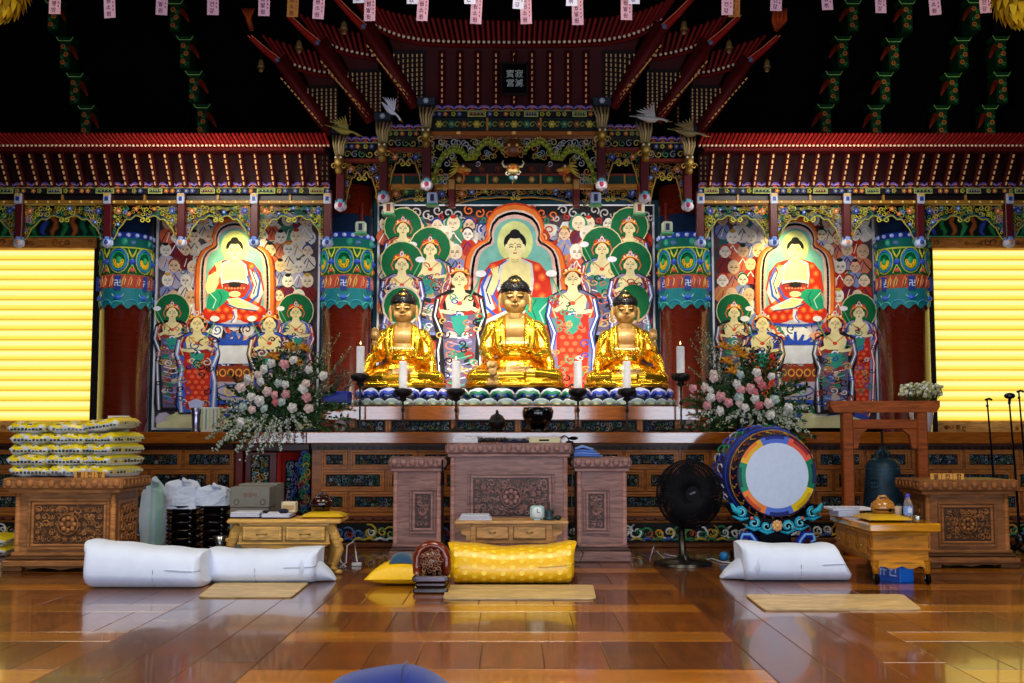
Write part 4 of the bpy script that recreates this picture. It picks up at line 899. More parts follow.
g.ell((c.x - s, Y, c.z - 9 * s), (3.4 * s, 2 * s, 2.4 * s), '5a8898', 8, 5); g.ell((c.x + 3 * s, Y - .02, c.z - 9 * s), (2 * s, 1.5 * s, 2 * s), 'd8d8e0', 6, 5); g.tube([(c.x, Y, c.z - 9 * s), (c.x - .5 * s, Y, c.z - 16 * s)], [1 * s, .5 * s], 'b07838', 5)
g.build('carved_lion_head', CT)
# sign board hanging in front of the eave
Y = 12.2; c = W(514.5, 79, Y); s = Y / FPX; g = MB('gloss')
SG = empty('signboard', (c.x, Y, c.z - 16 * s), 'small black signboard with four pale characters hanging under the top eave', 'signboard')
g.box(c.x - 12 * s, c.x + 12 * s, Y - .02, Y + .02, c.z - 15 * s, c.z + 15 * s, '060606', .004); bd = g.build('board', SG)
g = MB('paint')
for a in (-1, 1): g.box(c.x + a * 13 * s - .012, c.x + a * 13 * s + .012, Y - .03, Y + .03, c.z - 17 * s, c.z + 17 * s, '1c0c10', .004); g.box(c.x - 14 * s, c.x + 14 * s, Y - .03, Y + .03, c.z + a * 16 * s - .012, c.z + a * 16 * s + .012, '1c0c10', .004)
g.tube([(c.x, Y, c.z + 16 * s), (c.x, Y + .1, c.z + 28 * s)], .01, '2a1a10', 5); g.build('frame', SG)
g = MB('paint')
for ch, dx, dz in (('寶', -4.6, 4.8), ('宮', -4.6, -4.8), ('寂', 4.6, 4.8), ('滅', 4.6, -4.8)): g.text(ch, 8.6 * s, (c.x + dx * s, Y - .022, c.z + dz * s), (1, 0, 0), (0, 0, 1), 'a8b4b0')
g.build('characters', SG)
# wind bells at the roof corners
for ti, (T, w1) in enumerate(zip(TIERS, ('top', 'middle', 'lowest'))):
    for sg, w2 in ((-1, 'left'), (1, 'right')):
        px = T['bell'][0] if sg < 0 else 1028 - T['bell'][0]; Y = T['Ye'] - .15; c = W(px, T['bell'][1], Y)
        b = MB('dullgold'); b.lathe([(.002, .055), (.02, .05), (.032, .02), (.036, -.02), (.045, -.045), (.038, -.045), (.0, -.03)], c, 14, '8a6a3c'); b.tube([c + Vector((0, 0, .05)), c + Vector((0, 0, .13))], .004, '604828', 5)
        b.ell(c + Vector((0, 0, -.07)), (.03, .006, .03), '7a5c30', 8, 4)
        b.build('wind_bell', label='brass wind bell at the %s corner of the canopy\'s %s roof' % (w2, w1), cat='bell', group='wind bells of the canopy')
# hanging birds
def bird(px, py, Y, L, ang, col, lab, sg=1, wingc=None):
    c = W(px, py, Y); t = empty('flying_bird', c, lab, 'bird figure', 'wooden birds hung under the canopy'); wingc = wingc or col
    d = Vector((cos(ang) * sg, -.15, sin(ang))).normalized(); up = Vector((-sin(ang) * sg, 0, cos(ang)))
    b = MB('paintgloss'); pts = [c + d * (L * k) + up * (L * h) for k, h in ((-.5, .02), (-.3, .0), (-.1, -.02), (.1, -.01), (.22, .03), (.36, .02), (.5, -.02))]
    b.tube(pts, [L * .012, L * .07, L * .11, L * .09, L * .04, L * .035, L * .045], col, 8); b.tube([pts[-1], pts[-1] + d * L * .16], [L * .02, L * .003], 'c89838', 5); b.build('body', t)
    for sd in (-1, 1):
        wn = MB('paintgloss'); side = Vector((0, sd, 0)); o = c + up * (L * .05)
        for k in range(6):
            tip = o - d * (L * (.05 + k * .1)) + side * (L * (.5 - k * .05)) + up * (L * (.34 - k * .05)); wn.tube([o + d * (L * (.08 - k * .05)), (o + tip) / 2 + up * L * .05, tip], [L * .035, L * .04, L * .008], wingc, 5, flat=.4)
        wn.build('wing', t)
    tl = MB('paintgloss')
    for k in (-1, 0, 1): tl.tube([pts[0], pts[0] - d * (L * .22) + Vector((0, k * L * .05, 0))], [L * .02, L * .008], '30282c' if col == 'd8d8e8' else wingc, 5)
    tl.build('tail', t)
bird(391, 111, 12.2, .30, -.75, 'd8d8e8', 'white crane figure diving under the left middle roof')
bird(345, 131, 12.6, .34, -.3, '9a8c3c', 'olive green bird figure hanging under the left lowest roof')
bird(652, 119, 12.2, .34, -.15, 'b8b4b0', 'grey white crane figure hanging under the right middle roof')
bird(690, 133, 12.6, .36, -.2, '8a7a50', 'brownish bird figure hanging under the right lowest roof')
# ================================================================ THE ALTAR
PAL = ['3e566a', '2c5448', '848a92', '34466a', '50583a', '5c342c', '747c84', '28483e', '6e6040', '5a6a74']
WD, WD2, WDK = '8e5420', 'aa662a', '3c1c0c'
def panel(parent, x0, x1, z0, z1, Y, rnd, pal=PAL, fr=.05, wcol=WD2, size=.052, field='0a0e12'):
    f = MB('wood'); g = .012
    for k, (a, d) in enumerate(((0, .018), (fr * .5, .01))):
        e = fr * .5
        f.box(x0 + a, x1 - a, Y - d, Y + .01, z1 - a - e, z1 - a, wcol, .004); f.box(x0 + a, x1 - a, Y - d, Y + .01, z0 + a, z0 + a + e, wcol, .004)
        f.box(x0 + a, x0 + a + e, Y - d, Y + .01, z0 + a + e, z1 - a - e, wcol, .004); f.box(x1 - a - e, x1 - a, Y - d, Y + .01, z0 + a + e, z1 - a - e, wcol, .004)
    o = f.build('panel_frame', parent)
    c = MB('paint'); c.box(x0 + fr, x1 - fr, Y - .004, Y + .01, z0 + fr, z1 - fr, field)
    carving(c, x0 + fr, x1 - fr, z0 + fr, z1 - fr, Y - .008, pal, size, rnd, 'paint', 1.25, flower=.12); c.build('painted_carving', o)
def scallops(mb, x0, x1, z, Y, w, h, col):
    n = max(2, int((x1 - x0) / w)); w = (x1 - x0) / n
    for i in range(n):
        cx = x0 + (i + .5) * w; mb.prism([(-w * .5, 0), (-w * .42, -h * .6), (-w * .2, -h), (w * .2, -h), (w * .42, -h * .6), (w * .5, 0)], (cx, Y, z), (1, 0, 0), (0, 0, 1), (0, .02, 0), col, 'wood')
def altar_block(name, lab, xa, xb, Yf, depth, rnd, layout, band=None, clear=None):
    """xa,xb in pixels at the front plane"""
    x0, x1 = X(xa, Yf), X(xb, Yf); zt, zb = Z(432, Yf - .15), Z(443.5, Yf - .15)
    t = empty(name, ((x0 + x1) / 2, Yf + depth / 2, 0), lab, 'altar')
    b = MB('wood'); b.box(x0, x1, Yf, Yf + depth, 0, zb, WDK); b.box(x0 - .02, x1 + .02, Yf - .05, Yf + depth, 0, .05, '6a3812', .01)
    b.build('body', t)
    b = MB('varnish'); b.box(x0 - .04, x1 + .04, Yf - .15, Yf + depth, zb, zt, '9a5418', .008); b.build('ledge', t)
    b = MB('wood'); b.box(x0, x1, Yf - .08, Yf, zb - .03, zb, '4a240e', .004); scallops(b, x0, x1, zb - .03, Yf - .07, .075, .035, '2c140a'); b.build('scalloped_trim', t)
    rows = [(449.5, 469.5), (469.5, 491.5), (491.5, 512)]
    zs = [(Z(b_, Yf), Z(a_, Yf)) for a_, b_ in rows]
    b = MB('wood'); b.box(x0, x1, Yf - .012, Yf, zs[2][0] - .05, zs[0][1] + .0, '8e5020', .002)
    z = zs[2][0]; b.box(x0, x1, Yf - .05, Yf, z - .045, z - .005, WD2, .01); scallops(b, x0, x1, z - .045, Yf - .045, .11, .04, '6a3412'); b.box(x0, x1, Yf - .03, Yf, z - .115, z - .09, WD, .008)
    b.build('mouldings', t)
    for r_, (za, zb_) in enumerate(zs):
        for (a, c) in layout[r_]: panel(t, X(a, Yf) + .006, X(c, Yf) - .006, za + .004, zb_ - .004, Yf - .012, rnd)
    # painted cloud band at the foot
    c = MB('paint'); zb0, zb1 = .055, zs[2][0] - .125; c.box(x0, x1, Yf - .015, Yf, zb0, zb1, '14181a')
    n = int((x1 - x0) / .115)
    for i in range(n):
        xx = x0 + (i + .5) * (x1 - x0) / n; r = (zb1 - zb0) * .46 * rnd.uniform(.8, 1); zc = (zb0 + zb1) / 2 + rnd.uniform(-.012, .012)
        cc = rnd.choice(['d8d8dc', '3a7a54', 'b8a038', '6a8a3c', '4a6aa0', 'c88a30', 'e0e0e0'])
        spiral(c, (xx, Yf - .02, zc), r, cc, w=.2, a0=rnd.uniform(0, 6), flip=rnd.choice((1, -1)), seg=12); spiral(c, (xx + r * .3, Yf - .028, zc), r * .55, rnd.choice(['a83828', 'c8b040', '2a5a98', '2f8a58', 'e8e8e8']), w=.25, a0=rnd.uniform(0, 6), seg=8)
        c.tube([(xx - r, Yf - .02, zb0 + .02), (xx, Yf - .025, zb0 + .045), (xx + r, Yf - .02, zb0 + .015)], [.01, .02, .008], rnd.choice(['3a7a54', 'b8a038', 'd0d0d8', '3a5aa0']), 4)
    c.build('painted_cloud_band', t)
    return t
rnd = random.Random(9)
def lay(xa, xb, first):
    L = []
    for r_ in range(3):
        x = xa; row = []; k = (first + r_) % 2
        while x < xb - 6:
            w_ = 28 if k % 2 == 0 else 62
            e = min(xb, x + w_)
            if xb - e < 18: e = xb
            row.append((x, e)); x = e; k += 1
        L.append(row)
    return L
L0 = lay(318, 754, 0)
L0[0] = [(322, 349), (351, 418), (420, 470), (472, 555), (557, 622), (624, 678), (680, 708), (710, 752)]
L0[1] = [(322, 386), (388, 440), (442, 500), (502, 560), (562, 612), (614, 643), (645, 706), (708, 752)]
L0[2] = [(322, 349), (351, 418), (420, 470), (472, 555), (557, 618), (620, 676), (678, 752)]
altar_block('main_altar', 'long varnished wooden altar with small coloured carved panels behind the three offering cabinets', 313, 757, 12.5, 1.38, rnd, L0)
LS = [[(-60, 40), (42, 134), (136, 184), (186, 236)], [(-60, 60), (62, 150), (153, 213), (215, 236)], [(-60, 40), (42, 134), (136, 184), (186, 236)]]
altar_block('side_altar', 'lower wooden side altar with carved panels under the left side hanging', -60, 236, 13.1, .8, rnd, LS)
LS = [[(768, 812), (814, 862), (864, 908), (909, 960), (962, 1016), (1018, 1084)], [(768, 830), (832, 856), (858, 920), (922, 946), (948, 1010), (1012, 1084)], [(768, 812), (814, 862), (864, 908), (909, 960), (962, 1016), (1018, 1084)]]
altar_block('side_altar', 'lower wooden side altar with carved panels under the right side hanging and right window', 767, 1084, 13.1, .8, rnd, LS)
# the red doorway between the left side altar and the main altar
Y = 13.05; t = empty('altar_door', (X(272, Y), Y, 0), 'red framed small altar doorway with painted leaf standing ajar left of the main altar', 'altar door')
b = MB('paintgloss'); zt = Z(450, Y)
b.box(X(237, Y), X(311, Y), Y + .5, Y + .55, 0, zt, '100606'); b.box(X(237, Y), X(311, Y), Y - .05, Y + .04, Z(451, Y), Z(443.5, Y), '3c120c', .008)
for a, c in ((237, 245), (305, 311)): b.box(X(a, Y), X(c, Y), Y - .04, Y + .06, 0, zt, '6a1410', .01)
b.build('door_frame', t)
b = MB('varnish'); b.box(X(238.5, Y), X(308.5, Y), Y - .1, Y + .8, Z(443.5, Y - .1), Z(432, Y - .1), '9a5418', .008); b.build('ledge', t)
b = MB('paintgloss'); b.box(X(246, Y), X(278, Y), Y, Y + .04, .05, zt - .02, '5a1410', .01); o = b.build('door_leaf', t)
c = MB('paint'); c.box(X(252, Y), X(271, Y), Y - .01, Y + .01, Z(485, Y), Z(455, Y), '0c1418'); carving(c, X(253, Y), X(270, Y), Z(484, Y), Z(456, Y), Y - .015, ['8a8a50', 'b8b0a0', '4a7a80', 'a87838', '3a6a50'], .06, rnd, dens=1.3); c.build('painted_carving', o)
b = MB('paintgloss'); M0 = Matrix.Translation((X(280, Y), Y, 0)) @ Matrix.Rotation(R(38), 4, 'Z'); b.M = M0
b.box(0, .34, 0, .04, .05, zt - .02, '8c1a12', .01); b.box(-.02, .03, -.02, .05, .05, zt - .02, '9a2216', .01); o = b.build('door_leaf', t)
c = MB('paint'); c.M = M0; c.box(.08, .29, -.01, .0, .35, zt - .12, '101428'); carving(c, .085, .285, .36, zt - .13, -.012, ['3a50b0', 'b8b8d0', '5a6ab8', '2f7a58', '8a8aa8'], .06, rnd, dens=1.3); c.build('painted_carving', o)
c = MB('metal'); c.M = M0; c.lathe([(.002, -.06), (.012, -.05), (.016, -.02), (.01, 0)], (.045, 0, .62), 10, 'c8b070', 'y'); c.box(.04, .05, -.03, -.015, .5, .62, 'c8b070'); c.build('door_handle', o)
Yq = 12.9; b = MB('paint'); b.box(X(301, Yq), X(311, Yq), Yq - .03, Yq + .03, 0, Z(450, Yq), '2a120c'); r8 = random.Random(2)
for k in range(26):
    zz = Z(512, Yq) + k * (Z(452, Yq) - Z(512, Yq)) / 26; spiral(b, (X(306, Yq) + r8.uniform(-.03, .03), Yq - .035, zz), .05, r8.choice(['4a9a48', '2f8a68', '8ab040', 'b04858', 'c8a038', '3a5ab0']), w=.24, a0=r8.uniform(0, 6), flip=r8.choice((1, -1)))
b.build('painted_jamb', t)
# raised step behind the ledge
Y = 12.85; t = empty('altar_step', (X(513, Y), 13.4, Z(431, Y)), 'raised varnished step with coloured panels carrying the three gold statues', 'altar step')
x0, x1 = X(322, Y), X(705, Y); zt, zb = Z(406, Y), Z(420, Y); zl = Z(432, 12.35)
b = MB('varnish'); b.box(x0, x1, Y, 13.89, zb, zt, 'a45a1a', .006); b.build('step_board', t)
b = MB('wood'); b.box(X(336, Y), X(692, Y), Y + .06, 13.88, zl, zb, WDK)
dv = [336, 350, 358, 386, 390, 452, 456, 516, 520, 575, 580, 636, 642, 690]
for xx in (352, 388, 454, 518, 578, 640, 678): b.box(X(xx, Y) - .03, X(xx, Y) + .03, Y + .03, Y + .07, zl, zb, WD2, .006); b.box(X(xx, Y) - .008, X(xx, Y) + .008, Y + .02, Y + .04, zl, zb, WD, .004)
b.build('step_body', t)
for a, c in ((356, 385), (391, 451), (457, 515), (521, 575), (581, 637), (643, 675)):
    g = MB('paint'); g.box(X(a, Y) + .01, X(c, Y) - .01, Y + .045, Y + .06, zl + .008, zb - .008, '0a0e12'); carving(g, X(a, Y) + .015, X(c, Y) - .015, zl + .012, zb - .012, Y + .04, PAL, .06, rnd, dens=1.3, flower=.1); g.build('painted_panel', t)
for px in (340, 690):
    g = MB('paint'); flower(g, (X(px, Y), Y + .03, (zl + zb) / 2), .075, ('c8a8a8', 'a83838'), 8); carving(g, X(px - 7, Y), X(px + 7, Y), zl + .01, zb - .01, Y + .05, ['c8c8c8', '4a8a58', 'a05858'], .06, rnd); g.build('carved_flower', t)
STEPZ = zt
# ---------------------------------------------------------------- lotus pedestals
def petals(mb, c, rx, ry, z0, z1, n, cols, up=True, bulge=.04):
    H = z1 - z0
    for i in range(n):
        a = 2 * pi * (i + .5) / n - pi / 2; ca, sa = cos(a), sin(a); P = Vector((c[0] + rx * ca, c[1] + ry * sa, 0)); nr = Vector((ca / rx, sa / ry, 0)).normalized(); tg = Vector((-nr.y, nr.x, 0))
        w_ = pi * (rx + ry) / n * .62
        for k, (f, cc) in enumerate(zip((1, .86, .6, .42, .2), cols)):
            pts = [(-w_ * f, 0), (-w_ * f, .35), (-w_ * f * .8, .7), (-w_ * f * .35, .92), (0, 1.0), (w_ * f * .35, .92), (w_ * f * .8, .7), (w_ * f, .35), (w_ * f, 0)]
            vs = []
            for (u, v) in pts:
                hh = (v * f) if up else (1 - v * f); vs.append(P + tg * u + nr * (bulge * sin(pi * v * .8) + .004 * k + .002) + Vector((0, 0, z0 + H * hh)))
            vs.append(P + nr * (bulge + .006 + .004 * k) + Vector((0, 0, z0 + H * ((.4 * f) if up else (1 - .4 * f)))))
            m_ = len(pts); mb.add(vs, [(j, j + 1, m_) for j in range(m_ - 1)] + [(m_ - 1, 0, m_)], cc, False)
def oval(mb, c, rx, ry, prof, col, n=40, fin=None):
    vs = []; k = len(prof)
    for (f, z) in prof:
        for j in range(n): a = 2 * pi * j / n; vs.append((c[0] + rx * f * cos(a), c[1] + ry * f * sin(a), z))
    mb.add(vs, [(i * n + j, i * n + (j + 1) % n, (i + 1) * n + (j + 1) % n, (i + 1) * n + j) for i in range(k - 1) for j in range(n)] + [tuple(range(n)), tuple(range((k - 1) * n, k * n))], col, True, fin)
YS = 13.45
def pedestal(px, hw, cols, lab):
    c = W(px, 395, YS); s = YS / FPX; z0 = STEPZ; z2 = z0 + .235; zm = z0 + .095
    t = empty('lotus_pedestal', (c.x, YS, z0), lab, 'pedestal', 'lotus pedestals under the gold statues')
    b = MB('paintgloss'); oval(b, (c.x, YS), hw * s, .42, [(1.1, z0), (1.12, z0 + .02), (1.0, zm), (.92, zm), (1.0, z2 - .02)], cols[2]); b.build('core', t)
    b = MB('paintgloss'); petals(b, (c.x, YS), hw * s * 1.0, .43, zm + .005, z2 - .02, 14, cols, True, .05); b.build('upper_petals', t)
    b = MB('paintgloss'); petals(b, (c.x, YS), hw * s * 1.1, .47, z0 + .01, zm, 22, ['a8b8c0', '7a9098', '8a9a58', 'a8b0a0', '5a7a68'], True, .03); b.build('lower_petals', t)
    b = MB('gold'); oval(b, (c.x, YS), hw * s, .44, [(.95, z2 - .02), (1.02, z2 - .015), (1.02, z2 - .003), (.9, z2)], 'c89a38'); b.build('seat_rim', t)
    return Vector((c.x, YS, z2))
B1 = ['c8c8e0', '3a50c8', '14143a', '5a8ad0', 'a06870']; B2 = ['c8c8d0', '1f7a58', '14244a', '3a70c8', 'c8c850']
seats = [pedestal(403, 42, B1, 'painted lotus pedestal with blue petals under the left gold statue'), pedestal(515, 54, B2, 'larger lotus pedestal with green and blue petals under the middle gold statue'), pedestal(626, 42, B1, 'painted lotus pedestal with blue petals under the right gold statue')]
# ---------------------------------------------------------------- seated gold statues
def statue(kind, loc, scale, lab):
    g = MB('gold'); E = g.ell; T = g.tube
    E((0, .06, .2), (.36, .27, .22), 'ffffff', 24, 14); E((0, .03, .48), (.25, .17, .3), 'ffffff', 24, 14); E((0, .0, .68), (.24, .155, .15), 'ffffff', 24, 14)
    E((0, -.05, .4), (.22, .17, .13), 'ffffff', 20, 12); E((0, -.08, .055), (.54, .36, .08), 'ffffff', 28, 10)
    for q in (-1, 1):
        E((q * .235, .02, .70), (.13, .125, .105), 'ffffff', 16, 10); T([(q * .14, .05, .17), (q * .32, -.04, .16), (q * .45, -.14, .13)], [.16, .15, .11], 'ffffff', 16); E((q * .45, -.14, .12), (.115, .13, .11), 'ffffff', 16, 10)
        E((q * .16, .02, .16), (.02, .02, .02), 'ffffff')
    T([(-.46, -.16, .11), (-.2, -.33, .11), (.12, -.4, .12)], [.10, .10, .08], 'ffffff', 14); T([(.46, -.16, .12), (.2, -.31, .14), (-.12, -.36, .16)], [.10, .10, .075], 'ffffff', 14)
    # foot resting on the shin
    T([(.2, -.36, .22), (.06, -.39, .22), (-.1, -.38, .19)], [.035, .045, .05], 'ffffff', 10, flat=.7)
    T([(0, .01, .8), (0, .0, .92)], [.1, .085], 'ffffff', 16)
    # head
    E((0, 0, 1.07), (.162, .165, .17), 'ffffff', 24, 16); E((0, -.02, .98), (.13, .13, .12), 'ffffff', 22, 14); E((0, -.06, .92), (.07, .07, .05), 'ffffff', 14, 10)
    for q in (-1, 1):
        T([(q * .165, .02, 1.12), (q * .182, .02, 1.04), (q * .178, .015, .95), (q * .168, .01, .90)], [.02, .028, .02, .024], 'ffffff', 8); E((q * .075, -.105, .985), (.055, .04, .06), 'ffffff', 12, 8)
        T([(q * .025, -.163, 1.105), (q * .07, -.163, 1.118), (q * .115, -.137, 1.095)], [.009, .012, .007], 'ffffff', 6); E((q * .065, -.147, 1.065), (.034, .02, .017), 'ffffff', 12, 8)
    T([(0, -.158, 1.1), (0, -.178, 1.05), (0, -.195, 1.015)], [.012, .014, .02], 'ffffff', 8); E((-.02, -.172, 1.012), .013, 'ffffff', 8, 6); E((.02, -.172, 1.012), .013, 'ffffff', 8, 6)
    T([(-.045, -.143, .973), (-.018, -.158, .978), (0, -.159, .974), (.018, -.158, .978), (.045, -.143, .973)], [.004, .011, .01, .011, .004], 'ffffff', 8); T([(-.032, -.142, .96), (0, -.155, .956), (.032, -.142, .96)], [.006, .013, .006], 'ffffff', 8)
    for z_ in (.865, .845, .825): T([(-.09, -.03, z_ + .012), (-.05, -.08, z_), (0, -.098, z_ - .003), (.05, -.08, z_), (.09, -.03, z_ + .012)], .007, 'ffffff', 6)
    # lapels, folds
    for q in (-1, 1):
        T([(q * .09, .06, .87), (q * .13, -.04, .83), (q * .145, -.14, .72), (q * .15, -.17, .6), (q * .13, -.2, .47)], [.03, .035, .035, .035, .03], 'ffffff', 8, flat=.7)
        T([(q * .13, .04, .86), (q * .19, -.08, .79), (q * .21, -.15, .66), (q * .2, -.18, .5), (q * .16, -.2, .4)], [.02, .035, .04, .038, .02], 'ffffff', 8, flat=.6)
        for k in range(4): T([(q * (.24 + .02 * k), -.03, .8 - .01 * k), (q * (.29 + .02 * k), -.10 + .01 * k, .68 - .05 * k), (q * (.36 + .01 * k), -.115, .56 - .06 * k), (q * (.40 - .005 * k), -.08, .46 - .06 * k)], [.008, .017, .018, .01], 'ffffff', 6)
        for k in range(5): T([(q * (.2 + .06 * k), -.22 + .02 * k, .24 - .02 * k), (q * (.3 + .05 * k), -.32 + .045 * k, .14), (q * (.24 + .055 * k), -.37 + .05 * k, .04)], [.012, .018, .012], 'ffffff', 6)
        T([(q * .56, -.1, .04), (q * .42, -.34, .035), (q * .15, -.46, .03), (0, -.47, .03)], [.03, .035, .03, .03], 'ffffff', 8); T([(q * .5, -.2, .09), (q * .3, -.38, .08), (0, -.45, .075)], .014, 'ffffff', 6)
    T([(-.21, -.13, .5), (-.12, -.2, .49), (0, -.22, .485), (.12, -.2, .49), (.21, -.13, .5)], .018, 'ffffff', 8); T([(-.2, -.15, .45), (0, -.235, .435), (.2, -.15, .45)], .012, 'ffffff', 6)
    for k in range(9): x_ = -.14 + .035 * k; E((x_, -.208 - .012 * cos(x_ * 8), .515), (.015, .015, .022), 'ffffff', 8, 6)
    # arms in wide sleeves
    def hand(w_, d, up, sz=1, curl=.3, thumb=1):
        w_ = Vector(w_); d = Vector(d).normalized(); up = Vector(up).normalized(); sd = d.cross(up).normalized()
        E(w_ + d * .045 * sz, (.04 * sz, .04 * sz, .04 * sz), 'ffffff', 10, 8)
        for k in range(4):
            b0 = w_ + sd * ((k - 1.5) * .026 * sz) + d * .06 * sz; L = (.085, .1, .095, .075)[k] * sz; m_ = b0 + d * L * .55 + up * L * curl * .2; e_ = b0 + d * L * (1 - curl * .3) + up * L * curl
            T([w_ + sd * ((k - 1.5) * .018 * sz), b0, m_, e_], [.02 * sz, .0155 * sz, .0135 * sz, .011 * sz], 'ffffff', 8)
        T([w_ + sd * thumb * .02 * sz, w_ + sd * thumb * .055 * sz + d * .035 * sz + up * .015, w_ + sd * thumb * .05 * sz + d * .085 * sz + up * .03], [.02 * sz, .016 * sz, .012 * sz], 'ffffff', 8)
    for q in (-1, 1): T([(q * .25, .02, .72), (q * .30, .0, .58), (q * .315, -.04, .43)], [.1, .11, .115], 'ffffff', 16)
    def drape(q, pts, r0, r1): T([(q * a, b, c) for a, b, c in pts], [r0 + (r1 - r0) * i / (len(pts) - 1) for i in range(len(pts))], 'ffffff', 12)
    def low(q):      # hand in the lap, palm up
        drape(q, [(.32, -.05, .42), (.31, -.18, .37), (.26, -.27, .36)], .1, .055); T([(q * .26, -.27, .37), (q * .2, -.33, .375)], [.045, .035], 'ffffff', 10); hand((q * .19, -.34, .375), (-q * .7, -.45, .15), (0, -.2, 1), 1, .35, -q)
        drape(q, [(.35, -.08, .4), (.4, -.16, .28), (.4, -.2, .2)], .085, .05)
    def raised(q):
        drape(q, [(.32, -.05, .43), (.35, -.14, .46), (.36, -.22, .52)], .1, .055); T([(q * .37, -.22, .5), (q * .355, -.25, .62)], [.045, .036], 'ffffff', 10); hand((q * .352, -.255, .64), (-q * .05, -.05, 1), (0, -1, .1), 1, .22, -q)
        drape(q, [(.38, -.16, .42), (.44, -.18, .3), (.47, -.18, .18)], .085, .05)
        for k in range(3): T([(q * (.36 + .03 * k), -.24, .46 - .02 * k), (q * (.42 + .02 * k), -.26, .34), (q * (.47 + .015 * k), -.26, .2)], [.01, .014, .01], 'ffffff', 6)
    def earth(q):
        drape(q, [(.32, -.05, .42), (.32, -.17, .38), (.3, -.27, .35)], .1, .055); T([(q * .3, -.28, .36), (q * .26, -.36, .31)], [.045, .036], 'ffffff', 10); hand((q * .255, -.385, .29), (q * .05, -.35, -1), (0, -1, .2), 1.05, -.05, -q)
    if kind == 'earth': earth(-1); low(1)
    elif kind == 'left': raised(-1); low(1)
    else: low(-1); raised(1)
    me = bpy.data.meshes.new('t'); me.from_pydata(g.v, [], g.f); ob = bpy.data.objects.new('t', me); COL.objects.link(ob)
    md = ob.modifiers.new('r', 'REMESH'); md.mode = 'VOXEL'; md.voxel_size = .0075; md.use_smooth_shade = True
    m2 = ob.modifiers.new('s', 'SMOOTH'); m2.factor = .5; m2.iterations = 2
    bm_ = bpy.data.meshes.new_from_object(ob.evaluated_get(bpy.context.evaluated_depsgraph_get())); bpy.data.objects.remove(ob)
    bm_.name = 'statue_body'; bm_.materials.clear(); bm_.materials.append(mat('gold')); bm_.materials.append(mat('dullgold'))
    at = bm_.color_attributes.new('Col', 'FLOAT_COLOR', 'CORNER'); cg, cd = lin('f6c234'), lin('94723e'); buf = []; mi = []
    for p in bm_.polygons:
        x, y, z = p.center; ax = abs(x)
        sk = z > .86 or (z > .505 and ax < .105 + (z - .5) * .02 and y < 0) or (.78 < z and ax < .1)
        if kind == 'earth' and x < -.19 and y < -.3 and z < .345 and x > -.33 and y < -.385: sk = True
        if kind == 'left' and x < -.26 and z > .56 and y < -.19: sk = True
        if kind == 'right' and x > .26 and z > .56 and y < -.19: sk = True
        if z > .17 and z < .24 and ax < .16 and y < -.36: sk = True
        mi.append(1 if sk else 0); buf += list(cd if sk else cg) * len(p.vertices)
    at.data.foreach_set('color', buf); bm_.polygons.foreach_set('material_index', mi); bm_.polygons.foreach_set('use_smooth', [True] * len(mi))
    t = empty('seated_statue', (0, 0, 0), lab, 'statue', 'gold statues on the altar')
    body = bpy.data.objects.new('body', bm_); COL.objects.link(body); body.parent = t; WO[body.name] = Vector((0, 0, 0))
    h = MB('paintgloss'); n = 34
    for i in range(7):     # snail-curl cap
        for j in range(n):
            a = 2 * pi * (j + .5 * (i % 2)) / n; ph = i / 7 * pi * .5; h.ell((.168 * cos(ph) * cos(a), .01 + .172 * cos(ph) * sin(a), 1.165 + .125 * sin(ph)), (.012, .012, .01), '08080c', 6, 4)
    h.ell((0, .012, 1.165), (.172, .176, .135), '08080c', 24, 14); h.ell((0, .035, 1.08), (.158, .14, .13), '08080c', 18, 10); h.ell((0, .03, 1.275), (.088, .088, .062), '08080c', 18, 10)
    h.build('hair', body)
    h = MB('gold'); h.ell((0, -.125, 1.25), (.06, .035, .028), 'e0b048', 12, 8); h.ell((0, .02, 1.335), (.035, .03, .014), 'e0b048', 10, 6); h.ell((0, -.166, 1.135), .009, 'f0e0c0', 8, 6); h.build('jewel', body)
    h = MB('paint')
    for q in (-1, 1):
        h.tube([(q * .032, -.169, 1.062), (q * .065, -.1675, 1.056), (q * .1, -.15, 1.062)], .005, '1c1008', 5); h.tube([(q * .03, -.172, 1.066), (q * .065, -.172, 1.06), (q * .1, -.152, 1.066)], .005, '2a1808', 5); h.tube([(q * .022, -.174, 1.112), (q * .07, -.174, 1.128), (q * .122, -.144, 1.1)], .004, '4a2c10', 5)
    h.tube([(-.04, -.153, .967), (0, -.168, .966), (.04, -.153, .967)], .003, '7a2c14', 5); h.build('painted_features', body)
    h = MB('satin')
    for k in range(13): x_ = -.15 + .025 * k; h.ell((x_, -.222 + .5 * x_ * x_, .517), (.014, .012, .018), 'f0e4b0', 6, 5)
    h.build('pleated_hem_highlight', body)  # pleats coloured pale to paint in their specular highlight
    t.location = loc; t.scale = (scale,) * 3; t.location.z -= .012; WO[t.name] = Vector(loc)
    return t
statue('left', seats[0], .875, 'left gold seated statue with its outer hand raised, in front of a green halo')
statue('earth', seats[1], 1.0, 'largest middle gold seated statue with one hand pointing down over its knee')
statue('right', seats[2], .86, 'right gold seated statue with its outer hand raised to the shoulder')
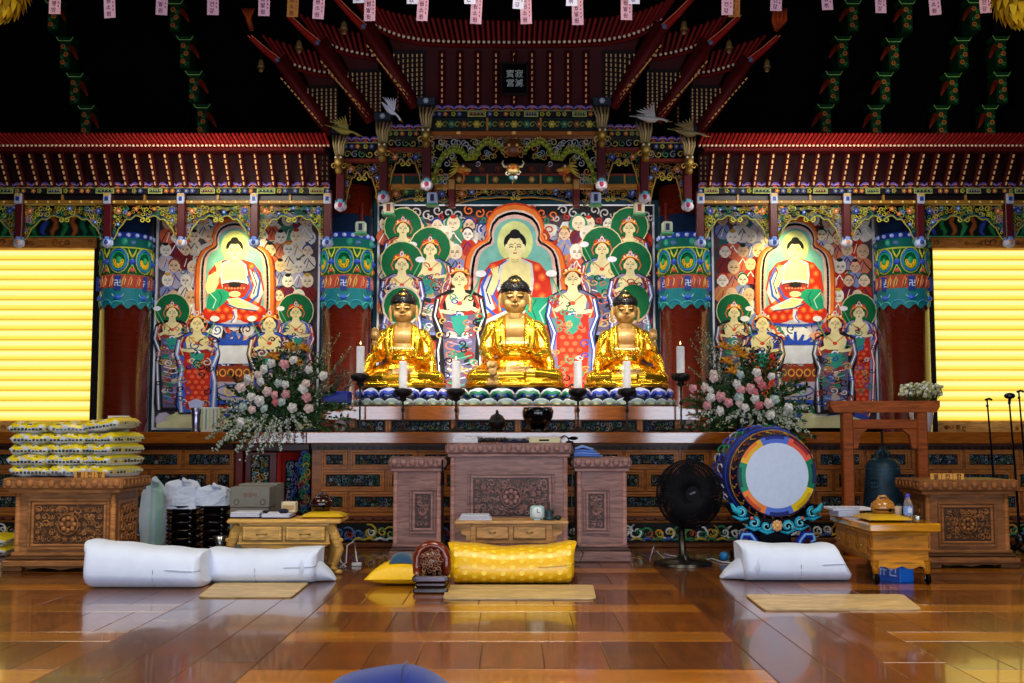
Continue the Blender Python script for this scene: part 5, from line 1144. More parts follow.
# ---------------------------------------------------------------- candlesticks and candles
LZ = Z(432, 12.35)
emat('flame', 'ffd890', 4.0)
for px, ct, cb, lab in ((360, 345, 373, 'at the left end, beside the blue planter'), (403, 360, 388, 'in front of the left gold statue'), (456, 360, 388, 'between the left and middle gold statues'),
                        (578, 360, 388, 'between the middle and right gold statues'), (627, 360, 388, 'in front of the right gold statue'), (681, 345, 373, 'at the right end, beside the right flower arrangement')):
    Y = 12.62; c = W(px, 400, Y); s = Y / FPX; zc = Z(cb, Y); x = c.x
    t = empty('candlestick', (x, Y, LZ), 'black iron candlestick ' + lab, 'candlestick', 'black candlesticks along the altar')
    b = MB('bronze'); b.lathe([(.14, 0), (.145, .015), (.07, .03), (.03, .05), (.012, .07)], (x, Y, LZ), 20, '0c0c0e'); b.build('base', t)
    b = MB('bronze'); b.tube([(x, Y, LZ + .06), (x, Y, zc - .08)], .011, '26262c', 8); b.ell((x, Y, (LZ + zc) / 2), (.02, .02, .03), '1a1a1e', 10, 6); b.build('stem', t)
    b = MB('bronze'); b.lathe([(.01, -.14), (.045, -.12), (.03, -.09), (.08, -.07), (.1, -.03), (.085, .0), (.05, .005), (.0, .005)], (x, Y, zc - .01), 20, '0a0a0e', wob=lambda a, h: 1 + .08 * cos(a * 8)); b.build('cup', t)
    t = empty('candle', (x, Y, zc), 'white candle ' + ('on the candlestick ' + lab), 'candle', 'white candles on the altar')
    b = MB('satin'); r = 4.1 * s; zt_ = Z(ct, Y); b.lathe([(r * 1.0, 0), (r, zt_ - zc - .03), (r * .9, zt_ - zc - .015), (r * .6, zt_ - zc - .02), (0, zt_ - zc - .025)], (x, Y, zc), 18, 'f0eef4'); b.build('wax', t)
    b = MB('dark'); b.tube([(x, Y, zt_ - .03), (x, Y, zt_ + .01)], .003, '201810', 5); b.build('wick', t)
    b = MB('flame'); b.lathe([(.0, 0), (.008, .012), (.006, .028), (.0, .045)], (x, Y, zt_), 8, 'ffffff'); b.build('flame', t)
# incense burners
Y = 12.55; s = Y / FPX; x = X(497, Y)
t = empty('incense_burner', (x, Y, LZ), 'small round black lidded incense burner on the ledge in front of the middle statue', 'incense burner')
b = MB('bronze'); b.lathe([(.0, .03), (.05, .03), (.085, .06), (.09, .1), (.095, .115)], (x, Y, LZ), 20, '08080c')
for k in range(3): a = -pi / 2 + k * 2.09; b.tube([(x + cos(a) * .05, Y + sin(a) * .05, LZ + .05), (x + cos(a) * .06, Y + sin(a) * .06, LZ)], [.014, .01], '08080c', 6)
b.build('bowl', t); b = MB('bronze'); b.lathe([(.095, .115), (.085, .14), (.06, .18), (.02, .2), (.012, .22), (.018, .232), (.0, .245)], (x, Y, LZ), 20, '08080c'); b.build('lid', t)
x = X(538, Y); t = empty('incense_pot', (x, Y, LZ), 'wide glossy black lotus shaped pot on the ledge right of the incense burner', 'incense pot')
b = MB('gloss'); b.lathe([(.0, .05), (.07, .055), (.12, .09), (.155, .16), (.165, .22), (.15, .27), (.13, .265), (.12, .2), (.0, .18)], (x, Y, LZ), 32, '07070c', wob=lambda a, h: 1 + (.045 * abs(sin(a * 6)) if h > .06 else 0)); b.build('bowl', t)
b = MB('gloss'); b.lathe([(.13, 0), (.14, .02), (.1, .045), (.07, .06)], (x, Y, LZ), 24, '07070c', wob=lambda a, h: 1 + .08 * cos(a * 8)); b.build('foot', t)
# ================================================================ THINGS IN FRONT OF THE ALTAR
CAB = '8e6a66'
def carved_relief(mb, x0, x1, z0, z1, Y, cols, rnd, size=.07, ctr=True):
    mb.box(x0, x1, Y, Y + .012, z0, z1, cols[0], .003)
    carving(mb, x0 + .01, x1 - .01, z0 + .01, z1 - .01, Y - .004, cols[1:], size, rnd, mb.fin, 1.25, flower=.15)
    carving(mb, x0 + .01, x1 - .01, z0 + .01, z1 - .01, Y - .012, cols[1:], size * .7, rnd, mb.fin, .9, flower=.3)
    if ctr:
        cx, cz, r = (x0 + x1) / 2, (z0 + z1) / 2, min(x1 - x0, z1 - z0) * .26
        mb.tube([(cx + cos(2 * pi * i / 20) * r, Y - .022, cz + sin(2 * pi * i / 20) * r) for i in range(21)], .009, cols[1], 5)
        for k in range(8): a = pi * k / 4; mb.ell((cx + cos(a) * r * .6, Y - .02, cz + sin(a) * r * .6), (r * .24, .012, r * .24), cols[2], 7, 5)
        mb.ell((cx, Y - .024, cz), (r * .28, .014, r * .28), cols[1], 8, 6)
def beads(mb, x0, x1, y0, y1, z, r, n, col, side=None):
    for i in range(n): mb.ell((x0 + (i + .5) * (x1 - x0) / n, y0, z), (r, r * .7, r * 1.1), col, 8, 6)
    m = max(2, int(abs(y1 - y0) / (abs(x1 - x0) / n)))
    for xx in (x0, x1):
        for i in range(m): mb.ell((xx, y0 + (i + .5) * (y1 - y0) / m, z), (r * .7, r, r * 1.1), col, 8, 6)
def cabinet(name, lab, cat, x0, x1, Y0, dep, H, col, rnd, over=.05, panel_rect=None, legs=True, rel=True, group=None, seed=0):
    """carved chest: plinth on bracket feet, framed carved front, beaded cornice"""
    t = empty(name, ((x0 + x1) / 2, Y0 + dep / 2, 0), lab, cat, group)
    c = lin(col); base = tuple(int(col[i:i + 2], 16) for i in (0, 2, 4)); dk = tuple(v * .62 for v in base); lt = tuple(min(255, v * 1.14) for v in base)
    xb0, xb1, yb0, yb1 = x0 + over, x1 - over, Y0 + over, Y0 + dep - over
    b = MB('wood'); b.box(xb0, xb1, yb0, yb1, .14, H - .12, base, .012)
    for xx in (xb0 + .02, xb1 - .02): b.tube([(xx, yb0 + .005, .16), (xx, yb0 + .005, H - .13)], .024, lt, 8)
    b.build('body', t)
    b = MB('wood')
    for k, (e, z0, z1) in enumerate(((over * .9, .045 if legs else .0, .10), (over * .6, .10, .13), (over * .3, .13, .165))): b.box(x0 + over - e, x1 - over + e, Y0 + over - e, Y0 + dep - over + e, z0, z1, base if k != 1 else dk, .012)
    b.build('plinth', t)
    if legs:
        for xx in (x0 + .1, x1 - .1):
            for yy in (Y0 + .06, Y0 + dep - .06):
                f = MB('wood'); f.box(xx - .09, xx + .09, yy - .05, yy + .05, 0, .046, dk, .012); f.build('foot', t)
        f = MB('wood'); f.prism([(-.3, 0), (-.22, -.02), (-.12, -.012), (0, -.03), (.12, -.012), (.22, -.02), (.3, 0)], ((x0 + x1) / 2, Y0 + .02, .05), ((x1 - x0) / .9, 0, 0), (0, 0, 1), (0, .02, 0), dk); f.build('apron', t)
    b = MB('wood'); b.box(x0 + over * .4, x1 - over * .4, Y0 + over * .4, Y0 + dep - over * .4, H - .135, H - .10, lt, .008); b.box(x0, x1, Y0, Y0 + dep, H - .10, H, base, .014)
    n = max(6, int((x1 - x0) / .09)); beads(b, x0 + .01, x1 - .01, Y0, Y0 + dep, H - .05, .033, n, lt); b.build('cornice', t)
    pw = (x1 - x0) * .14 + over; ph = (H - .3) * .1
    px0, px1, pz0, pz1 = panel_rect or (xb0 + pw * .6, xb1 - pw * .6, .165 + ph * 1.2, H - .12 - ph * 1.2)
    f = MB('wood')
    for k, (e, d) in enumerate(((0, .022), (.03, .014))):
        a, c_, z0, z1 = px0 - .05 + e, px1 + .05 - e, pz0 - .05 + e, pz1 + .05 - e; w_ = .022; y = yb0
        f.box(a, c_, y - d, y + .01, z1 - w_, z1, lt if k else base, .005); f.box(a, c_, y - d, y + .01, z0, z0 + w_, lt if k else base, .005); f.box(a, a + w_, y - d, y + .01, z0 + w_, z1 - w_, lt if k else base, .005); f.box(c_ - w_, c_, y - d, y + .01, z0 + w_, z1 - w_, lt if k else base, .005)
    o = f.build('panel_frame', t)
    g = MB('wood'); carved_relief(g, px0, px1, pz0, pz1, yb0 - .004, [tuple(v * .55 for v in base), tuple(v * .9 for v in base), lt, base], rnd, .075); g.build('carved_panel', o)
    # side panel
    for q, xs in ((-1, xb0), (1, xb1)):
        if abs((x0 + x1) / 2) > 2 and (q > 0) == ((x0 + x1) / 2 < 0):
            g = MB('wood'); y0, y1 = yb0 + .12, yb1 - .12
            g.box(xs - .012, xs + .012, y0 - .04, y1 + .04, pz0 - .04, pz1 + .04, base, .006); g.box(xs - .016, xs + .016, y0, y1, pz0, pz1, dk, .004)
            for i in range(5):
                for j in range(4): spiral(g, (xs + q * .018, y0 + (i + .5) * (y1 - y0) / 5, pz0 + (j + .5) * (pz1 - pz0) / 4), .05, lt, u=(0, q, 0), v=(0, 0, 1), a0=i + j, w=.22)
            g.build('side_panel', t)
    return t
rnd = random.Random(31)
YC = 11.0; Hc = Z(443, YC); Hs = Z(457.5, YC)
cabinet('offering_cabinet', 'tall middle wooden offering cabinet with a wide carved front panel', 'cabinet', X(446, YC), X(572, YC), YC, .7, Hc, CAB, rnd, .045, (X(473, YC), X(549, YC), Z(517, YC), Z(478, YC)), False, group='offering cabinets before the altar')
cabinet('offering_cabinet', 'lower narrow wooden offering cabinet left of the tall one, behind the wooden fish drum', 'cabinet', X(389, YC), X(445.5, YC), YC + .02, .6, Hs, CAB, rnd, .045, (X(415, YC), X(431, YC), Z(529, YC), Z(494, YC)), False, group='offering cabinets before the altar')
cabinet('offering_cabinet', 'lower narrow wooden offering cabinet right of the tall one, with a blue cloth on top', 'cabinet', X(572.5, YC), X(631, YC), YC + .02, .6, Hs, CAB, rnd, .045, (X(588, YC), X(604, YC), Z(529, YC), Z(494, YC)), False, group='offering cabinets before the altar')
YL_ = FL(60, 572.5).y; HL = Z(478, YL_)
DB = '9c683c'
cabinet('donation_box', 'carved brown donation chest at the left, piled with yellow and white rice bags', 'donation box', X(5, YL_), X(125, YL_), YL_, .82, HL, DB, rnd, .09, (X(34, YL_), X(104, YL_), Z(545, YL_), Z(505, YL_)), group='donation chests')
YR_ = FL(960, 569).y; HR = Z(480, YR_)
cabinet('donation_box', 'carved brown donation chest at the right beside the microphone stands', 'donation box', X(917, YR_), X(1017, YR_), YR_, .68, HR, '80502a', rnd, .08, (X(943, YR_), X(990, YR_), Z(542, YR_), Z(508, YR_)), group='donation chests')  # wood darker than the left chest: weaker light here is put into the colour
# name plates
for (px0, px1, Y, z, lab) in ((76, 107, YL_ + .04, HL, 'small orange name plate with three characters in front of the rice bags'), (928, 962, YR_ + .05, HR, 'small orange name plate with three characters on the right donation chest')):
    x0, x1 = X(px0, Y), X(px1, Y); h = 6.2 * Y / FPX; b = MB('paint')
    for k in range(3):
        a, c = x0 + (x1 - x0) * k / 3, x0 + (x1 - x0) * (k + 1) / 3; b.box(a + .002, c - .002, Y, Y + .02, z, z + h, 'd89a4c', .003); b.text('불전함'[k], h * .95, ((a + c) / 2, Y - .001, z + h * .5), (1, 0, 0), (0, 0, 1), '2a1408')
    b.build('name_plate', label=lab, cat='sign', group='donation chest name plates')
# rice bags
def bag_mesh(seed):
    r = random.Random(seed); b = MB('plastic'); nu, nv = 16, 22; Wd, Dp, Ht = .35, .52, .112
    yel, wht = 'e8d010', 'd0d8e4'
    vs = []
    for i in range(nu + 1):
        u = i / nu * 2 - 1; pin = (1 - abs(u) ** 6) ** .5 if abs(u) < 1 else 0
        for j in range(nv):
            a = 2 * pi * j / nv; ca, sa = cos(a), sin(a); y = Dp / 2 * (abs(ca) ** .5) * (1 if ca > 0 else -1) * (.93 + .07 * pin); z = Ht / 2 * (abs(sa) ** .8) * (1 if sa > 0 else -1) * max(.3, pin ** .6) * (1 + .12 * r.uniform(-1, 1))
            vs.append((u * Wd / 2 + r.uniform(-.004, .004), y + r.uniform(-.006, .006), Ht / 2 + z + .006 * sin(u * 5 + seed) + r.uniform(-.003, .003)))
    F = {}
    for i in range(nu):
        for j in range(nv):
            a = 2 * pi * (j + .5) / nv; c = yel if sin(a) > .3 or (sin(a) > -.1 and 2 <= i <= 13 and i not in (6, 7)) else wht
            if cos(a) < 0 and sin(a) > .25 and i in (4, 5, 9, 10): c = 'e8dcb8'
            if i in (0, nu - 1): c = yel if sin(a) > .2 else 'd8dccc'
            F.setdefault(c, []).append((i * nv + j, i * nv + (j + 1) % nv, (i + 1) * nv + (j + 1) % nv, (i + 1) * nv + j))
    for c, f in F.items(): b.add(vs, f, c, True)
    b.add(vs, [tuple(range(nv)), tuple(range(nu * nv, (nu + 1) * nv))], 'c8c8a0')
    for k in range(9):
        x = -Wd * .38 + k * Wd * .095; hh = r.uniform(.012, .024); b.box(x, x + Wd * .06, -Dp / 2 * 1.012, -Dp / 2 * .99, .03, .03 + hh, r.choice(['202a20', '1c3c24', '3a2818', '244030']))
    for k in range(10):
        y_ = -Dp * .4 + k * Dp * .085; b.box(Wd / 2 * .97, Wd / 2 * 1.012, y_, y_ + Dp * .05, .035, .035 + r.uniform(.012, .03), r.choice(['202a20', '1c3c24', '3a2818', 'd8b818']))
    b.text('쌀', .05, (-.02, -Dp * .36, Ht * 1.0), (1, 0, 0), (0, 1, .25), '283018')
    for k in range(4): b.box(-Wd * .3 + k * .06, -Wd * .3 + k * .06 + .035, -Dp * .47, -Dp * .45, Ht * .72, Ht * .8, '2a4a28')
    return b
bag0 = None
def put_bag(x, y, z, rz, lab, seed, group='rice bags piled on the donation chest'):
    global bag0
    if bag0 is None or True:
        b = bag_mesh(seed); o = b.build('rice_bag', label=lab, cat='rice bag', group=group, origin=(0, 0, 0))
    o.location = (x, y, z); o.rotation_euler = (0, 0, rz); return o
r9 = random.Random(12); cnames = ('left column', 'middle column', 'right column'); lev = ('lowest', 'second from the bottom', 'middle', 'second from the top', 'topmost')
for c, xc in enumerate((X(38, YL_ + .3), X(75, YL_ + .3), X(111, YL_ + .3))):
    for k in range(5 if c < 2 else 5):
        o = put_bag(xc + r9.uniform(-.012, .012), YL_ + .36 + r9.uniform(-.015, .015), HL + .002 + k * .097, r9.uniform(-.1, .1) + (.0 if c < 2 else -.28), 'yellow and white rice bag, %s in the %s of the pile' % (lev[k], cnames[c]), c * 10 + k)
        if k == 4 and c == 2: o.rotation_euler = (0, -.13, -.1); o.location.z += .025
for k in range(2):
    o = put_bag(X(2, 11.7), 11.7, .002 + k * .098, .05, 'yellow and white rice bag, %s of two on the floor behind the left donation chest' % ('lower', 'upper')[k], 50 + k, 'rice bags on the floor')
b = MB('paper'); x, Y = X(119, YL_ + .62), YL_ + .62; z = Z(437, Y); b.box(x - .1, x + .1, Y, Y + .006, z, z + .2, 'd8d4e0'); b.text('공양미', .045, (x, Y - .001, z + .15), (1, 0, 0), (0, 0, 1), '3a3a80'); b.text('올립니다', .034, (x, Y - .001, z + .09), (1, 0, 0), (0, 0, 1), '4a6ab0')
b.build('paper_card', label='white card with blue writing standing behind the rice bags', cat='card')
# ---------------------------------------------------------------- folded cushions (bolsters)
def bolster(px0, px1, pyt, pyb, lab, col, name='folded_mattress', fin='cloth', sag=.13, flap=0, seam=None, dots=False, group=None, dep=.5, uneven=0, slant=0):
    Y = FL(px0, pyb).y; x0, x1 = X(px0, Y), X(px1, Y); H = (pyb - pyt) * Y / FPX * .93; t = empty(name, ((x0 + x1) / 2, Y + dep / 2, 0), lab, 'cushion', group)
    nu, nv = 40, 32; r = random.Random(int(px0)); vs = []
    for i in range(nu + 1):
        u = i / nu; e = min(1, min(u, 1 - u) / .07); e_ = .72 + .28 * math.sqrt(1 - (1 - e) ** 2); h = H * (1 - sag * sin(pi * u) ** .9 + uneven * (u - .5)); 
        h *= (1 + .015 * sin(u * 17 + px0))
        for j in range(nv):
            a = 2 * pi * j / nv; ca, sa = cos(a), sin(a); y = dep / 2 * (abs(ca) ** .75) * (1 if ca > 0 else -1) * (1 - .06 * sin(3 * a)); z = h / 2 * (abs(sa) ** .7) * (1 if sa > 0 else -1)
            if sa > .5: e2 = 1 - (1 - e_) * .55
            else: e2 = e_
            xx = x0 + (x1 - x0) * u
            if u < .07 or u > .93: xx += (1 if u > .5 else -1) * .03 * (max(0, sa) ** 3 - .3) * (1 - e)
            xx -= slant * max(0, u - .6) / .4 * (.5 + .5 * sa)
            vs.append((xx, Y + dep / 2 + y * e2, h / 2 + z * (e2 if sa < 0 else (1 - (1 - e2) * .5)) * (1 if z < 0 else 1)))
    b = MB(fin); lo = min(v[2] for v in vs); vs = [(v[0], v[1], v[2] - lo) for v in vs]
    b.add(vs, [(i * nv + j, i * nv + (j + 1) % nv, (i + 1) * nv + (j + 1) % nv, (i + 1) * nv + j) for i in range(nu) for j in range(nv)], col, True)
    for i0 in (0, nu): b.add([vs[i0 * nv + j] for j in range(nv)], [tuple(range(nv))], col, False)
    if dots:      # woven medallions in the yellow silk
        for i in range(2, nu - 1, 3):
            for j in range(0, nv, 2):
                jj = (j + (i // 3 % 2)) % nv; p = Vector(vs[i * nv + jj]); tv = (Vector(vs[(i + 1) * nv + jj]) - Vector(vs[(i - 1) * nv + jj])).normalized(); bv = (Vector(vs[i * nv + (jj + 1) % nv]) - Vector(vs[i * nv + jj - 1])).normalized(); nn = tv.cross(bv).normalized(); nn = nn if nn.dot(p - Vector((p.x, Y + dep / 2, H / 2))) > 0 else -nn
                q = [p + nn * .002 + (tv * cos(k * pi / 6) + bv * sin(k * pi / 6)) * .021 for k in range(12)]; b.add(q, [tuple(range(12))], 'fcd840')
    o = b.build('cover', t)
    if seam is not None:
        sm = MB(fin)
        for (ua, za) in seam:
            for q in (0,):
                i = int(ua * nu); pts = [Vector(vs[i * nv + j]) for j in range(nv // 2, nv + 0)][::2]; sm.tube([p + Vector((0, -.002, 0)) for p in pts], .0035, tuple(v * .82 for v in (lambda h_: tuple(int(h_[k:k + 2], 16) for k in (0, 2, 4)))(col)), 4)
        sm.build('seam', t)
    f = MB(fin); dk = tuple(v * .86 for v in tuple(int(col[k:k + 2], 16) for k in (0, 2, 4)))
    f.tube([Vector(vs[i * nv + nv // 2 + (0 if i < nu else 0)]) + Vector((0, -.001, 0)) for i in range(int(nu * .72), nu + 1)], [.002] + [.006] * (nu - int(nu * .72)), dk, 6); f.build('fold', t)
    if flap:      # lower layer pointing out at one end
        g = MB(fin); s = 1 if flap > 0 else -1; xe = x1 if s > 0 else x0; L = abs(flap)
        vs = []; 
        for i in range(9):
            u = i / 8; wd = dep * .5 * (1 - .75 * u) ; h = .24 * (1 - u) ** .7 + .012
            for j in range(12): a = 2 * pi * j / 12; vs.append((xe - s * .12 + s * u * (L + .12), Y + dep * (.42 + .15 * u) + cos(a) * wd, h / 2 + sin(a) * h / 2 + .004))
        g.add(vs, [(i * 12 + j, i * 12 + (j + 1) % 12, (i + 1) * 12 + (j + 1) % 12, (i + 1) * 12 + j) for i in range(8) for j in range(12)] + [tuple(range(96, 108))], col, True); g.build('lower_layer', t)
    return t
WH = 'd8e4ff'
bolster(84, 205.5, 545, 590.5, 'white folded mattress at the far left beside the carved chest', WH, sag=.03, seam=[(.62, 0)], group='folded white mattresses', dep=.55, uneven=-.26, slant=.05)
bolster(208.5, 318, 547, 585, 'white folded mattress on a beige mat in front of the pale yellow desk', WH, sag=.1, flap=.12, seam=[(.45, 0)], group='folded white mattresses', dep=.5, uneven=.05)
bolster(741, 855, 542, 583, 'white folded mattress in front of the drum, right of the fan', WH, sag=.07, flap=-.14, seam=[(.5, 0)], group='folded white mattresses', dep=.5, uneven=-.06, slant=.17)
bolster(450, 575, 541, 586, 'bright yellow silk folded mattress with woven medallions in the middle', 'f0bc04', fin='satin', sag=.14, dots=True, dep=.5)
def mat_(pts, lab, col='c4a878'):
    P = [FL(*p) for p in pts]; c = sum(P, Vector()) / 4; b = MB('matwood'); ring = []
    for i in range(4):
        p, n, q = P[i], P[(i + 1) % 4], P[i - 1]; ring += [p + (q - p).normalized() * .05, p + ((q - p).normalized() + (n - p).normalized()) * .013, p + (n - p).normalized() * .05]
    vs = [(p.x, p.y, z) for z in (.003, .014) for p in ring]; b.add(vs, [tuple(range(12)), tuple(range(12, 24))] + [(i, (i + 1) % 12, 12 + (i + 1) % 12, 12 + i) for i in range(12)], col)
    b.build('floor_mat', label=lab, cat='mat', group='beige floor mats')
mat_([(198, 598), (292, 598), (309, 584), (216, 584)], 'beige mat half under the white mattress left of the middle')
mat_([(443, 600), (596, 600), (593, 586.5), (447, 586.5)], 'beige mat along the front of the yellow silk mattress')
mat_([(764, 611), (922, 611), (903, 596), (745, 596)], 'long beige mat lying clear of the right white mattress')
# ---------------------------------------------------------------- wooden fish (moktak)
def moktak(loc, r, col, lab, grp=None, open_=-1, name='wooden_fish'):
    t = empty(name, loc, lab, 'wooden fish', grp); x, y, z = loc
    b = MB('lacquer'); b.ell((x, y, z + r * .8), (r * 1.1, r, r * .8), col, 22, 14); b.build('body', t)
    b = MB('dark'); b.tube([(x - r * .9, y - r * .55, z + r * .62), (x - r * .4, y - r * .93, z + r * .6), (x, y - r * 1.0, z + r * .6), (x + r * .4, y - r * .93, z + r * .6), (x + r * .9, y - r * .55, z + r * .62)], r * .06, '0a0402', 6)
    b.ell((x + r * .35, y - r * .93, z + r * .58), (r * .17, r * .08, r * .17), '0a0402', 10, 6); b.build('slit', t)
    b = MB('lacquer'); b.tube([(x - r * .5, y, z + r * 1.45), (x - r * .3, y, z + r * 1.75), (x + r * .2, y, z + r * 1.8), (x + r * .6, y, z + r * 1.4)], r * .13, col, 8); b.build('handle', t)
    return t
Y = FL(430, 594).y; s = Y / FPX; x = X(431.5, Y)
t = empty('wooden_fish_drum', (x, Y + .16, 0), 'large red brown carved wooden fish drum on its dark stand beside the yellow mattress', 'wooden fish')
b = MB('lacquer'); b.box(x - .135, x + .135, Y, Y + .34, 0, .045, '1c0806', .012); b.box(x - .12, x + .12, Y + .01, Y + .32, .045, .09, '34100a', .015); b.box(x - .14, x + .14, Y - .005, Y + .33, .09, .135, '260b08', .012); b.build('stand', t)
b = MB('gloss'); b.box(x - .11, x + .11, Y - .012, Y - .003, .095, .13, '5a5068', .003); b.build('stand_plate', t)
b = MB('lacquer'); zc = .235; b.ell((x, Y + .18, zc), (.108, .12, .108), '4a1408', 24, 16)
for k in range(26): a = k * 2.4; rr = .018 * math.sqrt(k); spiral(b, (x + cos(a) * rr, Y + .052 + rr * rr * 3, zc + sin(a) * rr), .02, '78442c' if k % 2 else '9a6a50', w=.25, a0=k)
b.build('body', t)
b = MB('lacquer'); pts = [(x + sx * .122, Y + .15, zz) for sx, zz in ((-.9, .135), (-.95, .2), (-.92, .26), (-.74, .315), (-.42, .345), (0, .355), (.42, .345), (.74, .315), (.92, .26), (.95, .2), (.9, .135))]; b.tube(pts, .036, '6e2408', 10, flat=1.3); b.build('arched_handle', t)
# small yellow cushion with blue grey cloth
def pad(px0, px1, Y, dep, h, z, col, lab, fin='satin', cat='cushion', name='seat_cushion', grp=None, skew=0):
    x0, x1 = X(px0, Y), X(px1, Y); b = MB(fin); n = 18; vs = []
    for i in range(n + 1):
        for j in range(n + 1):
            u, v = i / n * 2 - 1, j / n * 2 - 1; e = ((1 - abs(u) ** 2.6) * (1 - abs(v) ** 2.6)) ** .5 if abs(u) < 1 and abs(v) < 1 else 0
            cu, cv = u * (1 - .07 * (1 - v * v)), v * (1 - .07 * (1 - u * u)); vs.append((cu, cv, e))
    xm, xs = (x0 + x1) / 2, (x1 - x0) / 2
    top = [(xm + a * xs + skew * c_, Y + dep / 2 + c_ * dep / 2, z + h * .28 + e * h * .72) for a, c_, e in vs]; bot = [(xm + a * xs + skew * c_, Y + dep / 2 + c_ * dep / 2, z + h * .28 - e * h * .28) for a, c_, e in vs]
    q = [(i * (n + 1) + j, i * (n + 1) + j + 1, (i + 1) * (n + 1) + j + 1, (i + 1) * (n + 1) + j) for i in range(n) for j in range(n)]
    b.add(top, q, col, True); b.add(bot, q, col, True); return b.build(name, label=lab, cat=cat, group=grp)
Yk = FL(400, 587).y; pad(373, 437, Yk, .5, .2, .0, 'e8b808', 'small flat yellow silk cushion on the floor left of the wooden fish drum', grp=None, skew=.06)
pad(390, 414, Yk + .08, .3, .1, .15, '2c4a6a', 'folded blue grey cloth lying on the small yellow cushion', 'cloth', 'cloth', 'folded_cloth')
# ---------------------------------------------------------------- low desks
def desk(name, lab, x0, x1, Y0, dep, H, col, scroll='out', group=None, drawers=2):
    t = empty(name, ((x0 + x1) / 2, Y0 + dep / 2, 0), lab, 'desk', group); base = tuple(int(col[i:i + 2], 16) for i in (0, 2, 4)); dk = tuple(v * .7 for v in base); lt = tuple(min(255, v * 1.1) for v in base)
    b = MB('wood'); b.box(x0 - .0, x1 + .0, Y0, Y0 + dep, H - .035, H, lt, .01); b.build('table_top', t)
    b = MB('wood'); i0, i1 = x0 + .1, x1 - .1; b.box(i0, i1, Y0 + .03, Y0 + dep - .03, H - .2, H - .035, base, .004); b.box(i0 - .01, i1 + .01, Y0 + .02, Y0 + .04, H - .215, H - .2, lt, .004)
    b.prism([(-.5, 0), (-.42, -.05), (-.3, -.03), (-.15, -.07), (0, -.05), (.15, -.07), (.3, -.03), (.42, -.05), (.5, 0)], ((i0 + i1) / 2, Y0 + .03, H - .21), (i1 - i0, 0, 0), (0, 0, 1), (0, .02, 0), base, 'wood'); b.build('case', t)
    for k in range(drawers):
        a, c = i0 + .03 + (i1 - i0 - .04) * k / drawers, i0 + .01 + (i1 - i0 - .04) * (k + 1) / drawers; d = MB('wood')
        d.box(a, c, Y0 + .016, Y0 + .03, H - .19, H - .055, dk, .003); d.box(a + .01, c - .01, Y0 + .008, Y0 + .03, H - .18, H - .065, lt, .006); d.box(a + .03, c - .03, Y0 + .004, Y0 + .02, H - .165, H - .08, base, .006); o = d.build('drawer', t)
        hd = MB('metal'); m_ = (a + c) / 2; hd.tube([(m_ - .045, Y0 + .006, H - .125), (m_ - .04, Y0 - .012, H - .13), (m_ + .04, Y0 - .012, H - .13), (m_ + .045, Y0 + .006, H - .125)], .006, '9a7a40', 6); hd.build('handle', o)
    for q in (-1, 1):
        for yy in (Y0 + .05, Y0 + dep - .05):
            l = MB('wood'); xe = (x0 if q < 0 else x1) - q * (0 if yy < Y0 + .1 else .1)
            if scroll == 'out':
                pts = [(xe - q * .1, yy, H - .05), (xe - q * .06, yy, H - .13), (xe - q * .015, yy, H * .45), (xe - q * .05, yy, H * .2), (xe - q * .07, yy, .06), (xe - q * .02, yy, .02)]; l.tube(pts, [.05, .045, .042, .032, .028, .02], base, 8)
            l.ell((xe - q * .02, yy, .022), (.035, .03, .022), base, 10, 6); l.ell((xe - q * .0, yy - .01, H * .62), (.02, .02, .02), base, 8, 6)
            l.build('leg', t)
    return t
Yd = FL(330, 575).y; xa, xb = X(229, Yd), X(342, Yd); HD = Z(519.5, Yd)
desk('low_desk', 'pale yellow wooden low desk with two drawers behind the left white mattress', xa, xb, Yd, .48, HD, 'c89a50')
Ym = 10.35; HM = Z(521, Ym)
t = empty('low_desk', (X(512, Ym), Ym + .2, 0), 'pale wooden low desk with winged ends between the yellow mattress and tall cabinet', 'desk')
b = MB('wood'); xa, xb = X(455, Ym), X(568, Ym); b.box(xa, xb, Ym, Ym + .42, HM - .03, HM, 'c49660', .008); b.build('table_top', t)
b = MB('wood'); a, c = X(471, Ym), X(552, Ym); b.box(a, c, Ym + .02, Ym + .4, HM - .2, HM - .03, 'b88850', .004); b.build('case', t)
for (p0, p1) in ((476, 509), (513, 546)):
    d = MB('wood'); d.box(X(p0, Ym), X(p1, Ym), Ym + .01, Ym + .03, HM - .165, HM - .05, '8a5c2c', .003); d.box(X(p0, Ym) + .008, X(p1, Ym) - .008, Ym + .004, Ym + .03, HM - .157, HM - .058, 'c4945c', .005); o = d.build('drawer', t)
    hd = MB('metal'); m_ = X((p0 + p1) / 2, Ym); hd.tube([(m_ - .03, Ym + .004, HM - .1), (m_, Ym - .012, HM - .108), (m_ + .03, Ym + .004, HM - .1)], .005, '8a6a3c', 6); hd.build('handle', o)
for q, xe, xi in ((-1, xa, a), (1, xb, c)):
    w_ = MB('wood'); L = abs(xi - xe); prof = [(0, 0), (.15, -.045), (.4, -.05), (.42, -.085), (.7, -.1), (.72, -.14), (.92, -.15), (1.0, -.2), (1, 0)]
    w_.prism([(q * (1 - u) * L, v) for u, v in prof], (xi, Ym + .04, HM - .03), (1, 0, 0), (0, 0, 1), (0, .34, 0), 'b88850'); w_.build('wing', t)
    for yy in (Ym + .04, Ym + .36): l = MB('wood'); l.box(xi - .03, xi + .03, yy - .03, yy + .03, 0, HM - .19, 'a87840', .01); l.build('leg', t)
